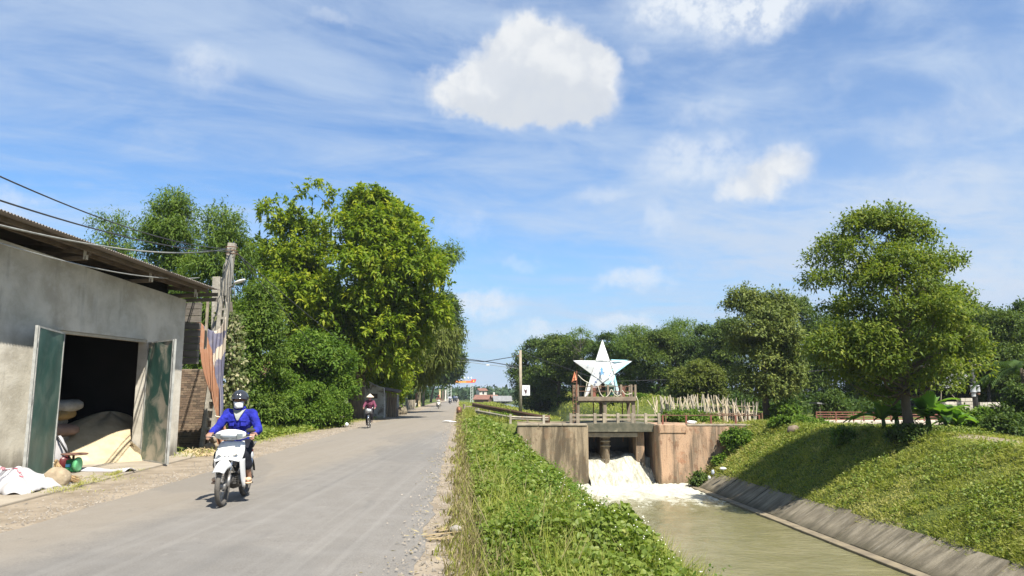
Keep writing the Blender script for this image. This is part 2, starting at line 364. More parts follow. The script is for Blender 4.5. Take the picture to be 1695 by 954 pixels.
def build_ground():
    us = np.unique(np.concatenate([[-4000, -1500, -600, -250, -120, -70, -45, -30, -22, -16], np.arange(-13, -5, .5), [-5.3, -4.5, -2.5, -.9], np.arange(-.3, 8.5, .3), np.arange(8.5, 12.6, 1.0), np.arange(12.6, 27, .35), np.arange(27, 45, 2.5), [50, 60, 80, 120, 250, 600, 1500, 4000]]))
    ws = np.unique(np.concatenate([[-60, -30, -15, -8, -4, -1], np.arange(1, 40, .8), np.arange(40, 54, .3), np.arange(54, 80, 1.5), np.arange(80, 160, 4), [170, 185, 200, 240, 300, 400, 600, 900, 1500, 2500, 4500]]))
    U, W = np.meshgrid(us, ws, indexing='ij'); Z = H(U, W)
    V = np.stack([U * RC - W * RS, U * RS + W * RC, Z], -1).reshape(-1, 3); n, m = U.shape
    i, j = np.meshgrid(np.arange(n - 1), np.arange(m - 1), indexing='ij'); a = (i * m + j).ravel()
    T = np.stack([a, a + m, a + m + 1, a + 1], 1)
    u, w = U.ravel(), W.ravel(); Yv = u * RS + w * RC
    edge = np.interp(w, [0, 12, 24, 36, 60, 90, 140], [-9, -9.5, -7.6, -6.9, -6.6, -6.0, -5.9])
    sand = np.where((u < -.1) & (u > edge), 1.0, 0.0)
    sand = np.maximum(sand, np.where((u >= -.4) & (u < .35), .7 - (u > .0) * .35, 0))
    sand = np.maximum(sand, .95 * np.exp(-(((u - 19.5) / .9) ** 2 + ((w - 26.5) / 3.6) ** 2)))
    sand = np.maximum(sand, np.where((u > 19.0) & (u < 20.3) & (w < 27), .8, 0))
    sand = np.maximum(sand, np.where((Yv > 44.9) & (Yv < 49) & (u > 11) & (u < 40), .9, 0))
    m_, nt, b = nodemat('earth_and_grass'); t = NT(nt); v = t.pos()
    at = t.N('ShaderNodeAttribute'); at.attribute_name = 'sand'
    n1 = t.noise(v, 1.6, 6, .65); n2 = t.noise(v, 9, 6, .7); n3 = t.noise(v, .35, 4, .5)
    g = t.mix(t.ramp(n2, .35, .7), (.05, .072, .014), (.12, .145, .032)); g = t.mix(t.ramp(n3, .5, .75, 0, .6), g, (.16, .16, .05))
    g = t.mix(t.ramp(n1, .62, .75, 0, .45), g, (.17, .12, .06))
    s_ = t.mix(t.ramp(n1, .35, .65), (.19, .155, .112), (.27, .225, .168)); s_ = t.mix(t.ramp(n2, .55, .75, 0, .8), s_, (.17, .125, .08))
    f = t.ramp(t.math('ADD', at.outputs['Fac'], t.math('MULTIPLY', t.math('SUBTRACT', n1, .5), .9)), .38, .60)
    t.L(t.mix(f, g, s_), b.inputs['Base Color']); b.inputs['Roughness'].default_value = .95; b.inputs['Specular IOR Level'].default_value = .15
    t.bump(n2, .5, .05, b)
    o = fast_mesh('ground', V, T, m_, smooth=True)
    a_ = o.data.attributes.new('sand', 'FLOAT', 'POINT'); a_.data.foreach_set('value', sand.astype(np.float32))
    tag(o, 'grassy ground cut by the canal, with sandy road shoulders', kind='structure')
build_ground()

def sheet(name, fl, fr, ws, z, mat, nu=8, jag=0.0, seed=0.0, crown=0.0):
    V = []; n = len(ws)
    for k, w in enumerate(ws):
        a = fl(w) + jag * float(vnoise(w * 1.9, seed, seed)) + jag * .5 * float(vnoise(w * 7.3, seed + 1, 2)); b_ = fr(w) + jag * float(vnoise(w * 2.3, seed + 4, 1)) + jag * .5 * float(vnoise(w * 8.1, seed, 3))
        for j in range(nu + 1):
            s = j / nu; V.append(uw(a + (b_ - a) * s, w, z + crown * (1 - (2 * s - 1) ** 2)))
    T = [(i * (nu + 1) + j, i * (nu + 1) + j + 1, (i + 1) * (nu + 1) + j + 1, (i + 1) * (nu + 1) + j) for i in range(n - 1) for j in range(nu)]
    return fast_mesh(name, [tuple(v) for v in V], T, mat, smooth=True)
def build_road():
    m, nt, b = nodemat('dusty_asphalt'); t = NT(nt); v = t.pos(rz=math.atan(.0712)); s = t.sep(v)
    fine = t.noise(v, 55, 4, .75); med = t.noise(v, 2.2, 6, .6); st = t.noise(t.pos((1.6, .10, 1), math.atan(.0712)), 1.3, 5, .55)
    c = t.mix(t.ramp(fine, .3, .7), (.122, .112, .098), (.192, .177, .156)); c = t.mix(t.ramp(med, .38, .7, 0, .35), c, (.205, .194, .176))
    c = t.mix(t.ramp(st, .5, .72, 0, .45), c, (.115, .109, .10))
    # dust drifted along both edges
    ed = t.math('ABSOLUTE', t.math('ADD', s[0], 2.83)); dm = t.ramp(t.math('ADD', ed, t.math('MULTIPLY', t.math('SUBTRACT', med, .5), 1.3)), 1.95, 3.3)
    c = t.mix(t.math('MULTIPLY', dm, .36), c, (.25, .205, .145))
    tk = t.noise(t.pos((5.5, .05, 1), math.atan(.0712)), 1.0, 4, .6); c = t.mix(t.ramp(tk, .48, .72, 0, .38), c, (.225, .212, .19)); pt = t.noise(t.pos((.35, .12, 1), math.atan(.0712)), 1.0, 2, .4); c = t.mix(t.ramp(pt, .56, .58, 0, .22), c, (.10, .097, .092))
    gr = t.noise(v, 22, 3, .8); c = t.mix(t.ramp(gr, .62, .74, 0, .5), c, (.30, .28, .25)); c = t.mix(t.ramp(gr, .30, .22, 0, .5), c, (.07, .068, .064))
    # hairline cracks, a few dark spots
    vo = t.N('ShaderNodeTexVoronoi'); vo.feature = 'DISTANCE_TO_EDGE'; vo.inputs['Scale'].default_value = .42
    wv = t.N('ShaderNodeVectorMath'); wv.operation = 'ADD'; nn = t.N('ShaderNodeTexNoise'); t.L(v, nn.inputs['Vector']); nn.inputs['Scale'].default_value = 2.0; nn.inputs['Detail'].default_value = 5
    t.L(v, wv.inputs[0]); sc_ = t.N('ShaderNodeVectorMath'); sc_.operation = 'SCALE'; sc_.inputs['Scale'].default_value = .9; t.L(nn.outputs['Color'], sc_.inputs[0]); t.L(sc_.outputs[0], wv.inputs[1]); t.L(wv.outputs[0], vo.inputs['Vector'])
    c = t.mix(t.math('MULTIPLY', t.ramp(vo.outputs['Distance'], .001, .006, .5, 0), t.ramp(t.noise(v, .5, 3), .45, .6)), c, (.08, .075, .07))
    sp = t.noise(v, 6.5, 3, .5); c = t.mix(t.ramp(sp, .70, .76, 0, .6), c, (.085, .08, .075)); sp2 = t.noise(t.pos((1.0, .45, 1), math.atan(.0712)), 1.7, 6, .7); c = t.mix(t.ramp(sp2, .60, .70, 0, .35), c, (.095, .09, .083)); c = t.mix(t.ramp(sp2, .38, .28, 0, .4), c, (.26, .245, .22))
    t.L(c, b.inputs['Base Color']); b.inputs['Roughness'].default_value = .88; b.inputs['Specular IOR Level'].default_value = .3; t.bump(fine, .35, .012, b)
    ws = list(np.arange(-12, 45, .35)) + list(np.arange(45, 140, 1.2)) + [150, 170, 200, 240, 290]
    fl = lambda w: float(np.interp(w, [0, 10, 30, 45, 60, 80, 120, 300], [-5.55, -5.5, -5.3, -5.1, -4.7, -4.2, -3.8, -3.8]))
    tag(sheet('road', fl, lambda w: -.38, ws, .006, m, 12, .07, 2., .05), 'worn grey asphalt road running straight away', kind='structure')
    # concrete apron in front of the warehouse
    mp = pm('pale_concrete', (.30, .26, .20), (.23, .19, .14), 1.5, .9, .3, c3=(.36, .33, .27), s3=.7)
    pad = MB(); A = [Vector((-7.55, 11.2, 0)), Vector((-8.0, 15.5, 0)), Vector((-8.45, 20.2, 0)), Vector((-9.1, 21.6, 0)), Vector((-10.2, 21.4, 0)), Vector((-11.2, 13.0, 0)), Vector((-11.0, 11.0, 0))]
    pad.prism(A, (0, 0, -.1), (0, 0, .055))
    tag(pad.build('pavement', mp, fixn=True, bevel=.02), 'pale concrete apron in front of the warehouse', kind='structure')
build_road()

# ================================================================ WATER
def build_water():
    def wmat(name, c1, c2, foam):
        m, nt, b = nodemat(name); t = NT(nt); v = t.pos((1, 1, 1), math.atan(.0712)); s = t.sep(v)
        n = t.noise(v, .45, 4, .6, .4); c = t.mix(t.ramp(n, .35, .65), c1, c2)
        rip = t.noise(t.pos((1.0, 1.7, 1), math.atan(.0712)), 2.3, 6, .62, .6); big = t.noise(t.pos((.8, 1.2, 1)), .5, 4, .5, 1.0)
        if foam:
            sn = t.noise(t.pos((1.5, .75, 1), math.atan(.0712)), 1.25, 9, .68, 1.2)
            fm = t.ramp(s[1], 29.0, 43.0, -.32, .36); f = t.ramp(t.math('ADD', sn, fm), .47, .88)
            fine = t.noise(v, 7, 4, .7); f = t.math('MULTIPLY', f, t.ramp(fine, .2, .5, .55, 1.0))
            c = t.mix(f, c, (.47, .46, .38)); t.L(t.ramp(f, 0, 1, .05, .75), b.inputs['Roughness'])
        else: b.inputs['Roughness'].default_value = .08
        t.L(c, b.inputs['Base Color']); b.inputs['IOR'].default_value = 1.33; b.inputs['Specular IOR Level'].default_value = .55
        h = t.math('ADD', t.math('MULTIPLY', rip, .6), big); t.bump(h, .42 if foam else .25, .2 if foam else .1, b); return m
    lower = wmat('silty_water', (.145, .133, .060), (.185, .168, .086), True)
    us = np.linspace(5.6, 13.6, 54); ws = np.concatenate([np.arange(-20, 8, 1.5), np.arange(8, 44.6, .3)])
    U, W = np.meshgrid(us, ws, indexing='ij'); g = np.clip((W - 22) / 20, .12, 1)
    Z = WATER_Z + g * (.06 * vnoise(U * 1.8, W * 1.2, 3) + .035 * vnoise(U * 4.5, W * 3.7, 1)) + .16 * np.clip((W - 38.5) / 4, 0, 1) * np.abs(vnoise(U * 3.3, W * 2.7, 7))
    V = np.stack([U * RC - W * RS, U * RS + W * RC, Z], -1).reshape(-1, 3); n, m = U.shape
    i, j = np.meshgrid(np.arange(n - 1), np.arange(m - 1), indexing='ij'); a = (i * m + j).ravel()
    tag(fast_mesh('canal_water', V, np.stack([a, a + m, a + m + 1, a + 1], 1), lower, smooth=True), 'olive brown canal water with foam below the sluice', kind='structure')
    upm = wmat('still_green_water', (.045, .060, .022), (.060, .072, .03), False)
    b = MB(); q = [uw(6.6, 54, UP_Z), uw(14, 54, UP_Z), uw(14, 190, UP_Z), uw(6.6, 190, UP_Z)]
    b.add(q + [Vector((4.46, 49.4, UP_Z)), Vector((8.3, 49.4, UP_Z))], [(0, 1, 2, 3)])
    tag(b.build('reservoir_water', upm), 'dark green water held back behind the sluice', kind='structure')
    # cascade of white water out of the two gates
    fm, nt, bb = nodemat('white_water'); t = NT(nt); v = t.pos((2.6, .45, .55)); n = t.noise(v, 2.2, 9, .68, .8)
    c = t.mix(t.ramp(n, .36, .64), (.27, .26, .19), (.52, .51, .44)); t.L(c, bb.inputs['Base Color']); bb.inputs['Roughness'].default_value = .6
    bb.inputs['Subsurface Weight'].default_value = .0; t.bump(n, .45, .14, bb)
    def casc(s, r):
        x = 4.50 + r * 4.05 ; Y = 49.0 - s * 6.6
        z = float(np.interp(Y, [42.4, 43.2, 44.4, 45.6, 46.6, 48, 49], [WATER_Z - .25, WATER_Z + .12, -2.98, -2.42, -2.16, -2.0, -1.95]))
        z += .09 * float(vnoise(x * 2.6, Y * 1.2, 4)) + .04 * float(vnoise(x * 6.3, Y * 2.2, 2)) + .025 * float(vnoise(x * 14.1, Y * 4.0, 6)) + .25 * math.exp(-((x - 7.2) / .7) ** 2) * math.exp(-((Y - 46.2) / 1.2) ** 2)
        z -= .9 * max(0, x - 7.6 + (44.8 - Y) * .15) * (1 if Y < 46.5 else 0)
        if Y < 44: x = 4.50 + r * (3.95 + (44 - Y) * .55)
        return (x, Y, max(z, WATER_Z - .3))
    tag(MB().grid(casc, 56, 44).build('water_cascade', fm, smooth=True), 'white water rushing out of the sluice gates', kind='structure')
    # spray: many small droplets thrown up over the cascade
    k = 1800; x = rng.uniform(4.7, 8.2, k); Y = 43 + 3.8 * rng.beta(1.6, 1.6, k); base = np.interp(Y, [43, 44.4, 45.6, 46.6], [WATER_Z + .12, -2.95, -2.38, -2.1])
    z = base + rng.exponential(.13, k); c = np.stack([x, Y, z], 1); r = rng.uniform(.006, .022, k)[:, None]
    tet = np.array([[1, 0, -.6], [-.7, .8, -.5], [-.5, -.9, -.5], [0, 0, 1.0]]); V = (c[:, None, :] + tet[None] * r[:, None, :]).reshape(-1, 3)
    T = (np.arange(k)[:, None, None] * 4 + np.array([[0, 1, 3], [1, 2, 3], [2, 0, 3], [0, 2, 1]])[None]).reshape(-1, 3)
    tag(fast_mesh('water_spray', V, T, fm, smooth=True), 'spray drops thrown up above the rushing water', kind='stuff')
build_water()

# ================================================================ CONCRETE LINING OF THE RIGHT BANK
def build_lining():
    m = pm('weathered_slab', (.17, .15, .115), (.095, .083, .062), 1.1, .92, .5, c3=(.27, .24, .18), s3=.9, t3=(.48, .68), stretch=(1, 1, 1), bscale=14)
    m, nt, b_ = nodemat('weathered_slab_face'); t = NT(nt); v = t.pos((.30, 2.6, 1), math.atan(.0712)); s1 = t.noise(v, 1.0, 8, .66); s2 = t.noise(t.pos(), 1.3, 6, .62); s3 = t.noise(t.pos(), 16, 5, .7); s4 = t.noise(t.pos((.5, 6, 1), math.atan(.0712)), 1.6, 6, .6)
    c = t.mix(t.ramp(s1, .34, .66), (.105, .090, .064), (.25, .215, .155)); c = t.mix(t.ramp(s2, .45, .7, 0, .6), c, (.12, .10, .07)); c = t.mix(t.ramp(s4, .58, .74, 0, .6), c, (.34, .31, .25)); c = t.mix(t.ramp(s4, .36, .26, 0, .6), c, (.045, .04, .03)); c = t.mix(t.ramp(s3, .5, .8, 0, .5), c, (.06, .055, .04))
    zz = t.sep(t.pos())[2]; c = t.mix(t.ramp(t.math('ADD', zz, t.math('MULTIPLY', s2, .5)), -3.15, -2.85, .7, 0), c, (.06, .052, .03)); t.L(c, b_.inputs['Base Color']); b_.inputs['Roughness'].default_value = .95; b_.inputs['Specular IOR Level'].default_value = .2; t.bump(s3, .6, .03, b_)
    mf = pm('pale_footing', (.21, .17, .105), (.13, .105, .07), 2.0, .9, .4)
    root = thing('bank_lining', 'sloping grey concrete slab lining along the right canal bank', 'canal lining', uw(13.9, 30, -3))
    w = 10.0; k = 0
    while w < 41.3:
        L = min(1.02 + .22 * math.sin(k * 2.3), 43.2 - w); dz = .016 * math.sin(k * 3.7); j = .007
        def pt(s, u, z, off): return uw(u + off * .55, s, z + off)
        a, e = w + j, w + L - j; ut = 14.5 + .09 * math.sin(k * 1.9) + .05 * math.sin(k * 4.7); zt = -2.64 + .05 * math.sin(k * 1.9)
        b = MB(); nu = 6
        b.grid(lambda r, q: pt(a + (e - a) * r, 13.36 + (ut - 13.36) * q, -3.42 + (zt + 3.42) * q, dz + .05), nu, 5)
        lo = [pt(a, 13.36, -3.42, -.1), pt(e, 13.36, -3.42, -.1), pt(e, ut, zt, -.1), pt(a, ut, zt, -.1)]
        tp = [pt(a, 13.36, -3.42, dz + .05), pt(e, 13.36, -3.42, dz + .05), pt(e, ut, zt, dz + .05), pt(a, ut, zt, dz + .05)]
        b.add(lo + tp, [(0, 1, 5, 4), (1, 2, 6, 5), (2, 3, 7, 6), (3, 0, 4, 7)])
        b.build('slab', m, root, world=True); w += L; k += 1
    f = MB(); A = 8.0
    while A < 42.6:
        B = min(A + 6.0, 43.0)
        f.prism([uw(12.98, A + .01, 0), uw(12.98, B - .01, 0), uw(13.42, B - .01, 0), uw(13.42, A + .01, 0)], (0, 0, -3.9), (0, 0, -3.395)); A = B
    f.build('footing', mf, root, world=True, fixn=True, bevel=.03)
build_lining()
# ================================================================ SLUICE
def streakmat(name, base, dark, light, rust, seed=0.0):
    m, nt, b = nodemat(name); t = NT(nt); v = t.pos((1, 1, 1)); s = t.sep(v)
    st = t.noise(t.pos((1.0, 1.0, .14)), 1.25, 8, .66, .4); st2 = t.noise(t.pos((3.4, 3.4, .22)), 1.6, 6, .65, .6); bl = t.noise(v, 1.1, 6, .65); fi = t.noise(v, 14, 5, .7)
    c = t.mix(t.ramp(st, .40, .58), dark, base); c = t.mix(t.ramp(st2, .5, .75, 0, .5), c, light); c = t.mix(t.ramp(bl, .55, .70, 0, .75), c, rust)
    c = t.mix(t.ramp(st2, .30, .44, .55, 0), c, tuple(x * .45 for x in dark))
    pe = t.noise(t.pos((1, 1, .45)), 3.2, 6, .7); c = t.mix(t.ramp(pe, .57, .61, 0, .55), c, tuple(x * .5 for x in rust))
    low = t.ramp(t.math('ADD', s[2], t.math('MULTIPLY', bl, 1.2)), -3.0, -2.2, .6, 0); c = t.mix(low, c, (.075, .065, .04))
    t.L(t.mix(t.ramp(fi, .45, .75, 0, .35), c, (.05, .045, .035)), b.inputs['Base Color']); b.inputs['Roughness'].default_value = .95; b.inputs['Specular IOR Level'].default_value = .2
    t.bump(fi, .5, .04, b); return m
M_wall_l = streakmat('streaked_concrete', (.30, .235, .155), (.10, .078, .052), (.38, .31, .21), (.21, .14, .085))
M_wall_r = streakmat('ruddy_concrete', (.44, .29, .185), (.17, .125, .085), (.46, .36, .25), (.33, .155, .085))
M_conc = pm('old_concrete', (.33, .28, .20), (.19, .16, .12), 2.2, .92, .4, c3=(.40, .35, .26), s3=1.3)
M_conc_d = pm('mossy_concrete', (.12, .11, .075), (.06, .06, .04), 2.5, .95, .5, c3=(.20, .18, .12), s3=2.0)
M_red = pm('rusty_red_paint', (.21, .065, .04), (.12, .05, .03), 4, .75, .2, c3=(.28, .13, .07), s3=3)
M_rust = pm('brown_rust', (.17, .085, .045), (.09, .05, .03), 5, .8, .3)
M_rope = pm('pale_rope', (.62, .58, .46), (.45, .40, .30), 20, .9)
def abutments():
    L = thing('abutment', 'left sluice abutment, tall brown concrete wall with dark vertical streaks', 'concrete wall', (.3, SY, -4.4))
    b = MB(); b.box((2.38, SY + 3.3, -2.26), (4.16, 6.6, 4.36)); b.build('wall', M_wall_l, L, world=True, bevel=.06)
    for x0, x1 in ((.3, 1.55), (1.57, 2.95), (2.97, 4.40)):
        MB().box(((x0 + x1) / 2, SY + .3, -.045), (x1 - x0, .72, .11)).build('coping', M_conc, L, world=True, bevel=.02)
    Rt = thing('abutment', 'right sluice abutment, ruddy concrete wall beside the grassy bank', 'concrete wall', (11.5, SY, -4.4))
    pr = [Vector((8.54, SY + .12, 0)), Vector((8.66, SY, 0)), Vector((15.4, SY, 0)), Vector((15.4, SY + 6.5, 0)), Vector((8.36, SY + 6.5, 0))]
    MB().prism(pr, (0, 0, -4.5), (0, 0, -.10)).build('wall', M_wall_r, Rt, world=True, bevel=.03, fixn=True)
    pc = [Vector((8.50, SY + .09, 0)), Vector((8.63, SY - .05, 0)), Vector((10.2, SY - .05, 0)), Vector((10.2, SY + .5, 0)), Vector((8.49, SY + .5, 0))]
    MB().prism(pc, (0, 0, -.52), (0, 0, -.05)).build('coping', M_wall_r, Rt, world=True, bevel=.02, fixn=True)
    MB().box((12.7, SY + .22, -.06), (4.9, .5, .10)).build('coping', M_conc, Rt, world=True, bevel=.02)
abutments()
def bridge():
    g = thing('sluice_gate', 'two bay sluice under a mossy bridge slab, rounded pier between the gates', 'sluice', (6.4, SY + 2, -4.4))
    # mossy slab with a slight hump, the paler beam under it
    b = MB(); pts = [Vector((4.20, SY + 1.2, -.52)), Vector((8.62, SY + 1.2, -.52))]
    top = [Vector((8.62 - 4.42 * i / 10, SY + 1.2, -.06 + .08 * math.sin(math.pi * i / 10))) for i in range(11)]
    b.prism(pts + top, (0, 0, 0), (0, 4.6, 0)); b.build('bridge_slab', M_conc_d, g, world=True, fixn=True, bevel=.02)
    MB().box((6.02, SY + 1.55, -.70), (3.12, .28, .26)).build('beam', M_conc, g, world=True, bevel=.03)
    # pier with rounded, ribbed nose
    b = MB(); pl = [Vector((5.72 + .26 * math.cos(a), SY + 2.3 - .5 * math.sin(a), 0)) for a in np.linspace(0, math.pi, 12)] + [Vector((5.46, SY + 6, 0)), Vector((5.98, SY + 6, 0))]
    b.prism(pl, (0, 0, -4.3), (0, 0, -.54)); b.build('pier', M_wall_l, g, world=True, fixn=True)
    for z in (-.90, -1.14, -1.42):
        b = MB(); b.tube([Vector((5.72 + .29 * math.cos(a), SY + 2.3 - .53 * math.sin(a), z + .05 * math.sin(a))) for a in np.linspace(-.1, math.pi + .1, 14)], .045, 6); b.build('pier_rib', M_conc, g, world=True, smooth=True)
    for (x, nm) in ((7.52, 'side_wall'),):
        MB().box((x + .25, SY + 3.2, -2.4), (.5, 3.0, 3.7)).build(nm, M_wall_r, g, world=True, bevel=.03)
    for x0, x1 in ((4.48, 5.44), (6.0, 7.5)):                    # raised steel gate leaves, dark wet
        MB().box(((x0 + x1) / 2, SY + 4.6, -1.0), (x1 - x0, .12, 1.3)).build('gate_leaf', pm('wet_steel', (.03, .03, .028), (.05, .045, .04), 3, .5), g, world=True)
    MB().box((6.4, SY + 6.2, -2.2), (4.0, .2, 4.0)).build('back_wall', M_conc_d, g, world=True)
    # small wires hanging by the pier
bridge()
def fence_line(name, label, cat, pts, post_w, post_h, rails, rail_r, mat, pmat=None, flat=False, hs=None, group=None):
    root = thing(name, label, cat, pts[0], group=group); pmat = pmat or mat
    for k, p in enumerate(pts):
        h = hs[k] if hs else post_h; p = Vector(p)
        MB().box(p + Vector((0, 0, h / 2 - .05)), (post_w, post_w, h + .1)).build('post', pmat, root, world=True, bevel=.008)
    for k in range(len(pts) - 1):
        for z in rails:
            a, b = Vector(pts[k]), Vector(pts[k + 1]); d = (b - a).normalized() * (post_w * .5)
            mb = MB()
            if flat: mb.bar(a + d + Vector((0, 0, z)), b - d + Vector((0, 0, z)), rail_r * 1.2, rail_r * 1.6)
            else: mb.tube([a + Vector((0, 0, z)), b + Vector((0, 0, z))], rail_r, 6)
            mb.build('rail', mat, root, world=True)
    return root
Yr = SY + 1.35
fence_line('balustrade', 'weathered concrete balustrade with two rails over the sluice', 'balustrade',
           [(P(x, 700, Yr).x, Yr, -.03) for x in (945, 956, 985, 1000, 1023, 1047, 1069, 1091)], .17, .62, (.25, .50), .07, M_conc, flat=True)
fence_line('railing', 'thin rusty red railing on the right sluice wall', 'railing', [(P(x, 700, SY + .55).x, SY + .55, -.06) for x in (1097, 1136, 1177, 1218, 1257)], .10, .56, (.54,), .028, M_rust, M_red)
fence_line('railing', 'low brown railing beyond the sandy path', 'railing', [(P(x, 697, SY + 5.8).x, SY + 5.8, -.06) for x in (1102, 1116, 1156, 1197, 1238, 1262)], .08, .55, (.50,), .025, M_rust)

M_plat = pm('brown_concrete', (.23, .18, .125), (.14, .11, .08), 2.2, .92, .4, c3=(.28, .23, .165), s3=1.3)
def platform():
    g = thing('hoist_platform', 'raised concrete hoist platform on slender columns above the sluice', 'platform', (5.5, SY + 3, -.05))
    Y0, Y1 = SY + 2.2, SY + 4.4; S = lambda x: P(x, 680, Y0).x
    zt = P(1000, 657, Y0).z; zb = P(1000, 664, Y0).z
    xl, xr = S(956), S(1053)
    MB().box(((xl + xr) / 2, (Y0 + Y1) / 2, (zt + zb) / 2), (xr - xl, Y1 - Y0 + .3, zt - zb)).build('deck', M_plat, g, world=True, bevel=.02)
    MB().box(((xl + xr) / 2, Y0 + .1, zb - .045), (xr - xl - .1, .22, .10)).build('beam', M_plat, g, world=True)
    for x in (957.5, 1001.5, 1049):
        for Y in (Y0 + .1, Y1 - .1):
            X = S(x); w = .21 if x > 990 else .15
            MB().box((X, Y, (zb - .1 - .1) / 2), (w, .2, zb - .1 + .1)).build('column', M_plat, g, world=True, bevel=.015)
            if Y < Y1 - .2 or True:
                for sx in (-1, 1):
                    if (x < 960 and sx < 0) or (x > 1040 and sx > 0): continue
                    MB().prism([Vector((X + sx * w / 2, Y, zb - .1)), Vector((X + sx * (w / 2 + .09), Y, zb - .1)), Vector((X + sx * w / 2, Y, zb - .20))], (0, -.09, 0), (0, .09, 0)).build('haunch', M_plat, g, world=True, fixn=True)
    hp = P(1000, 637, Y0).z - zt
    for Y in (Y0 + .03, Y1 - .03):
        for x in (950, 957, 980, 1007, 1029, 1046, 1052.5) if Y < Y0 + .5 else (957, 1001, 1052):
            X = S(x); MB().box((X, Y, zt + hp / 2), (.13, .13, hp)).build('guard_post', M_plat, g, world=True, bevel=.01)
    for z in (zt + hp * .45, zt + hp * .86):
        MB().tube([(xl, Y0 + .03, z), (xr, Y0 + .03, z)], .022, 6).build('rail', M_rust, g, world=True)
        MB().tube([(xl, Y1, z), (xr, Y1, z)], .022, 6).build('rail', M_rust, g, world=True)
    # ladder on the left
    lad = thing('steel_ladder', 'rusty steel ladder up the left side of the hoist platform', 'ladder', (xl - .3, Y0, 0))
    for x in (948.5, 953.5): MB().tube([(S(x), Y0 - .1, -.05), (S(x), Y0 - .1, zt + hp)], .028, 6).build('stringer', M_rust, lad, world=True)
    for i in range(11):
        z = .1 + i * .26; MB().tube([(S(948.5), Y0 - .1, z), (S(953.5), Y0 - .1, z)], .018, 6).build('rung', M_rust, lad, world=True)
    # winches and cabinet on the deck
    for x, lab in ((985, 'red gate winch on the platform left of the green cabinet'), (1034, 'red gate winch on the platform at the right guard posts')):
        wz = thing('gate_winch', lab, 'winch', (S(x), Y0 + .9, zt))
        MB().box((S(x), Y0 + .9, zt + .18), (.34, .34, .36), taper=.7).build('pedestal', M_red, wz, world=True, bevel=.02)
        MB().box((S(x), Y0 + .9, zt + .47), (.30, .36, .24)).build('gearbox', M_red, wz, world=True, bevel=.04)
        MB().ring((S(x) + .2, Y0 + .9, zt + .45), (1, 0, 0), .22, .02, 18, 6).build('handwheel', M_rust, wz, world=True, smooth=True)
        MB().tube([(S(x), Y0 + .9, zt + .5), (S(x), Y0 + .9, -1.2)], .035, 8).build('screw_spindle', M_rust, wz, world=True)
    gb = thing('control_cabinet', 'green metal control cabinet at the foot of the star', 'cabinet', (S(1011), Y0 + .55, zt))
    mg = pm('green_paint', (.08, .19, .145), (.06, .14, .11), 3, .55, .1)
    hc = P(1000, 640, Y0).z - zt
    MB().box((S(1012), Y0 + .55, zt + .08 + (hc - .08) / 2), (.50, .42, hc - .08)).build('body', mg, gb, world=True, bevel=.015)
    MB().box((S(1011), Y0 + .35, zt + hc + .03), (.60, .72, .05), Matrix.Rotation(R(8), 3, 'X')).build('lid', pm('dull_green_lid', (.12, .17, .13), (.08, .12, .09), 4, .7), gb, world=True)
    MB().box((S(1012), Y0 + .335, zt + .45 * hc), (.44, .012, hc * .62)).build('door', pm('green_door_paint', (.10, .25, .19), (.08, .20, .15), 5, .5), gb, world=True, bevel=.004)
    # pale rope looped along the front and up to the flag
    for pts, lab in (([(957, 621), (964, 628), (972, 633), (980, 636)], 'pale cord running from the flag pole down to the platform'),
                     ([(990, 640), (994, 652), (1001, 658), (1008, 653), (1012, 645), (1016, 652), (1022, 656), (1028, 653)], 'pale rope hanging in loops over the front edge of the platform'),
                     ([(1030, 646), (1034, 652), (1040, 653), (1046, 651)], 'pale rope sagging between the right guard posts')):
        q = [P(x, y, Y0 - .12) for x, y in pts]; sm = []
        for i in range(len(q) - 1):
            p0, p1, p2, p3 = q[max(i - 1, 0)], q[i], q[i + 1], q[min(i + 2, len(q) - 1)]
            for k in range(5):
                t = k / 5; sm.append(.5 * ((2 * p1) + (p2 - p0) * t + (2 * p0 - 5 * p1 + 4 * p2 - p3) * t * t + (3 * p1 - p0 - 3 * p2 + p3) * t ** 3))
        sm.append(q[-1]); tag(MB().tube(sm, .024, 6).build('rope', M_rope, smooth=True), lab, 'rope')
    # hanging cable on the right column
    q = [P(x, y, Y0 - .05) for x, y in ((1053, 656), (1056, 664), (1056, 675), (1055, 695))]
    tag(MB().tube(q, .02, 6).build('cable', M_rope, smooth=True), 'pale cable hanging down the right column of the platform', 'cable')
    # flag
    fl = thing('flag', 'faded orange triangular flag on a thin pole at the platform corner', 'flag', (S(955), Y0, zt))
    MB().tube([(S(955), Y0 - .05, zt), (S(955), Y0 - .05, P(955, 614, Y0).z)], .035, 6).build('pole', M_red, fl, world=True)
    a, b_, c = P(951, 615, Y0), P(946, 633, Y0), P(954.5, 629, Y0)
    fb = MB(); fb.grid(lambda r, s: a.lerp(b_.lerp(c, s), r) + Vector((0, .08 * math.sin(s * 6) * r - .05, 0)), 8, 8)
    fb.build('pennant', pm('orange_cloth', (.75, .30, .16), (.62, .23, .12), 6, .9), fl, world=True, smooth=True)
    # ---- the star
    st = thing('star_lantern', 'big white five pointed star lantern with blue prints standing on the platform', 'star', (S(1000), Y0 + 1.1, zt))
    ms, nt, b = nodemat('printed_white_film'); t = NT(nt); v = t.pos((1, 1, 1))
    n = t.noise(v, 2.6, 3, .5); k = t.noise(v, 1.1, 2, .5)
    c_ = t.mix(t.ramp(n, .66, .70, 0, .85), (.70, .71, .70), (.42, .55, .70)); c_ = t.mix(t.ramp(k, .66, .8, 0, .35), c_, (.55, .76, .82)); c_ = t.mix(t.ramp(t.noise(v, .8, 2, .5), .62, .78, 0, .4), c_, (.80, .80, .55))
    t.L(c_, b.inputs['Base Color']); b.inputs['Roughness'].default_value = .45
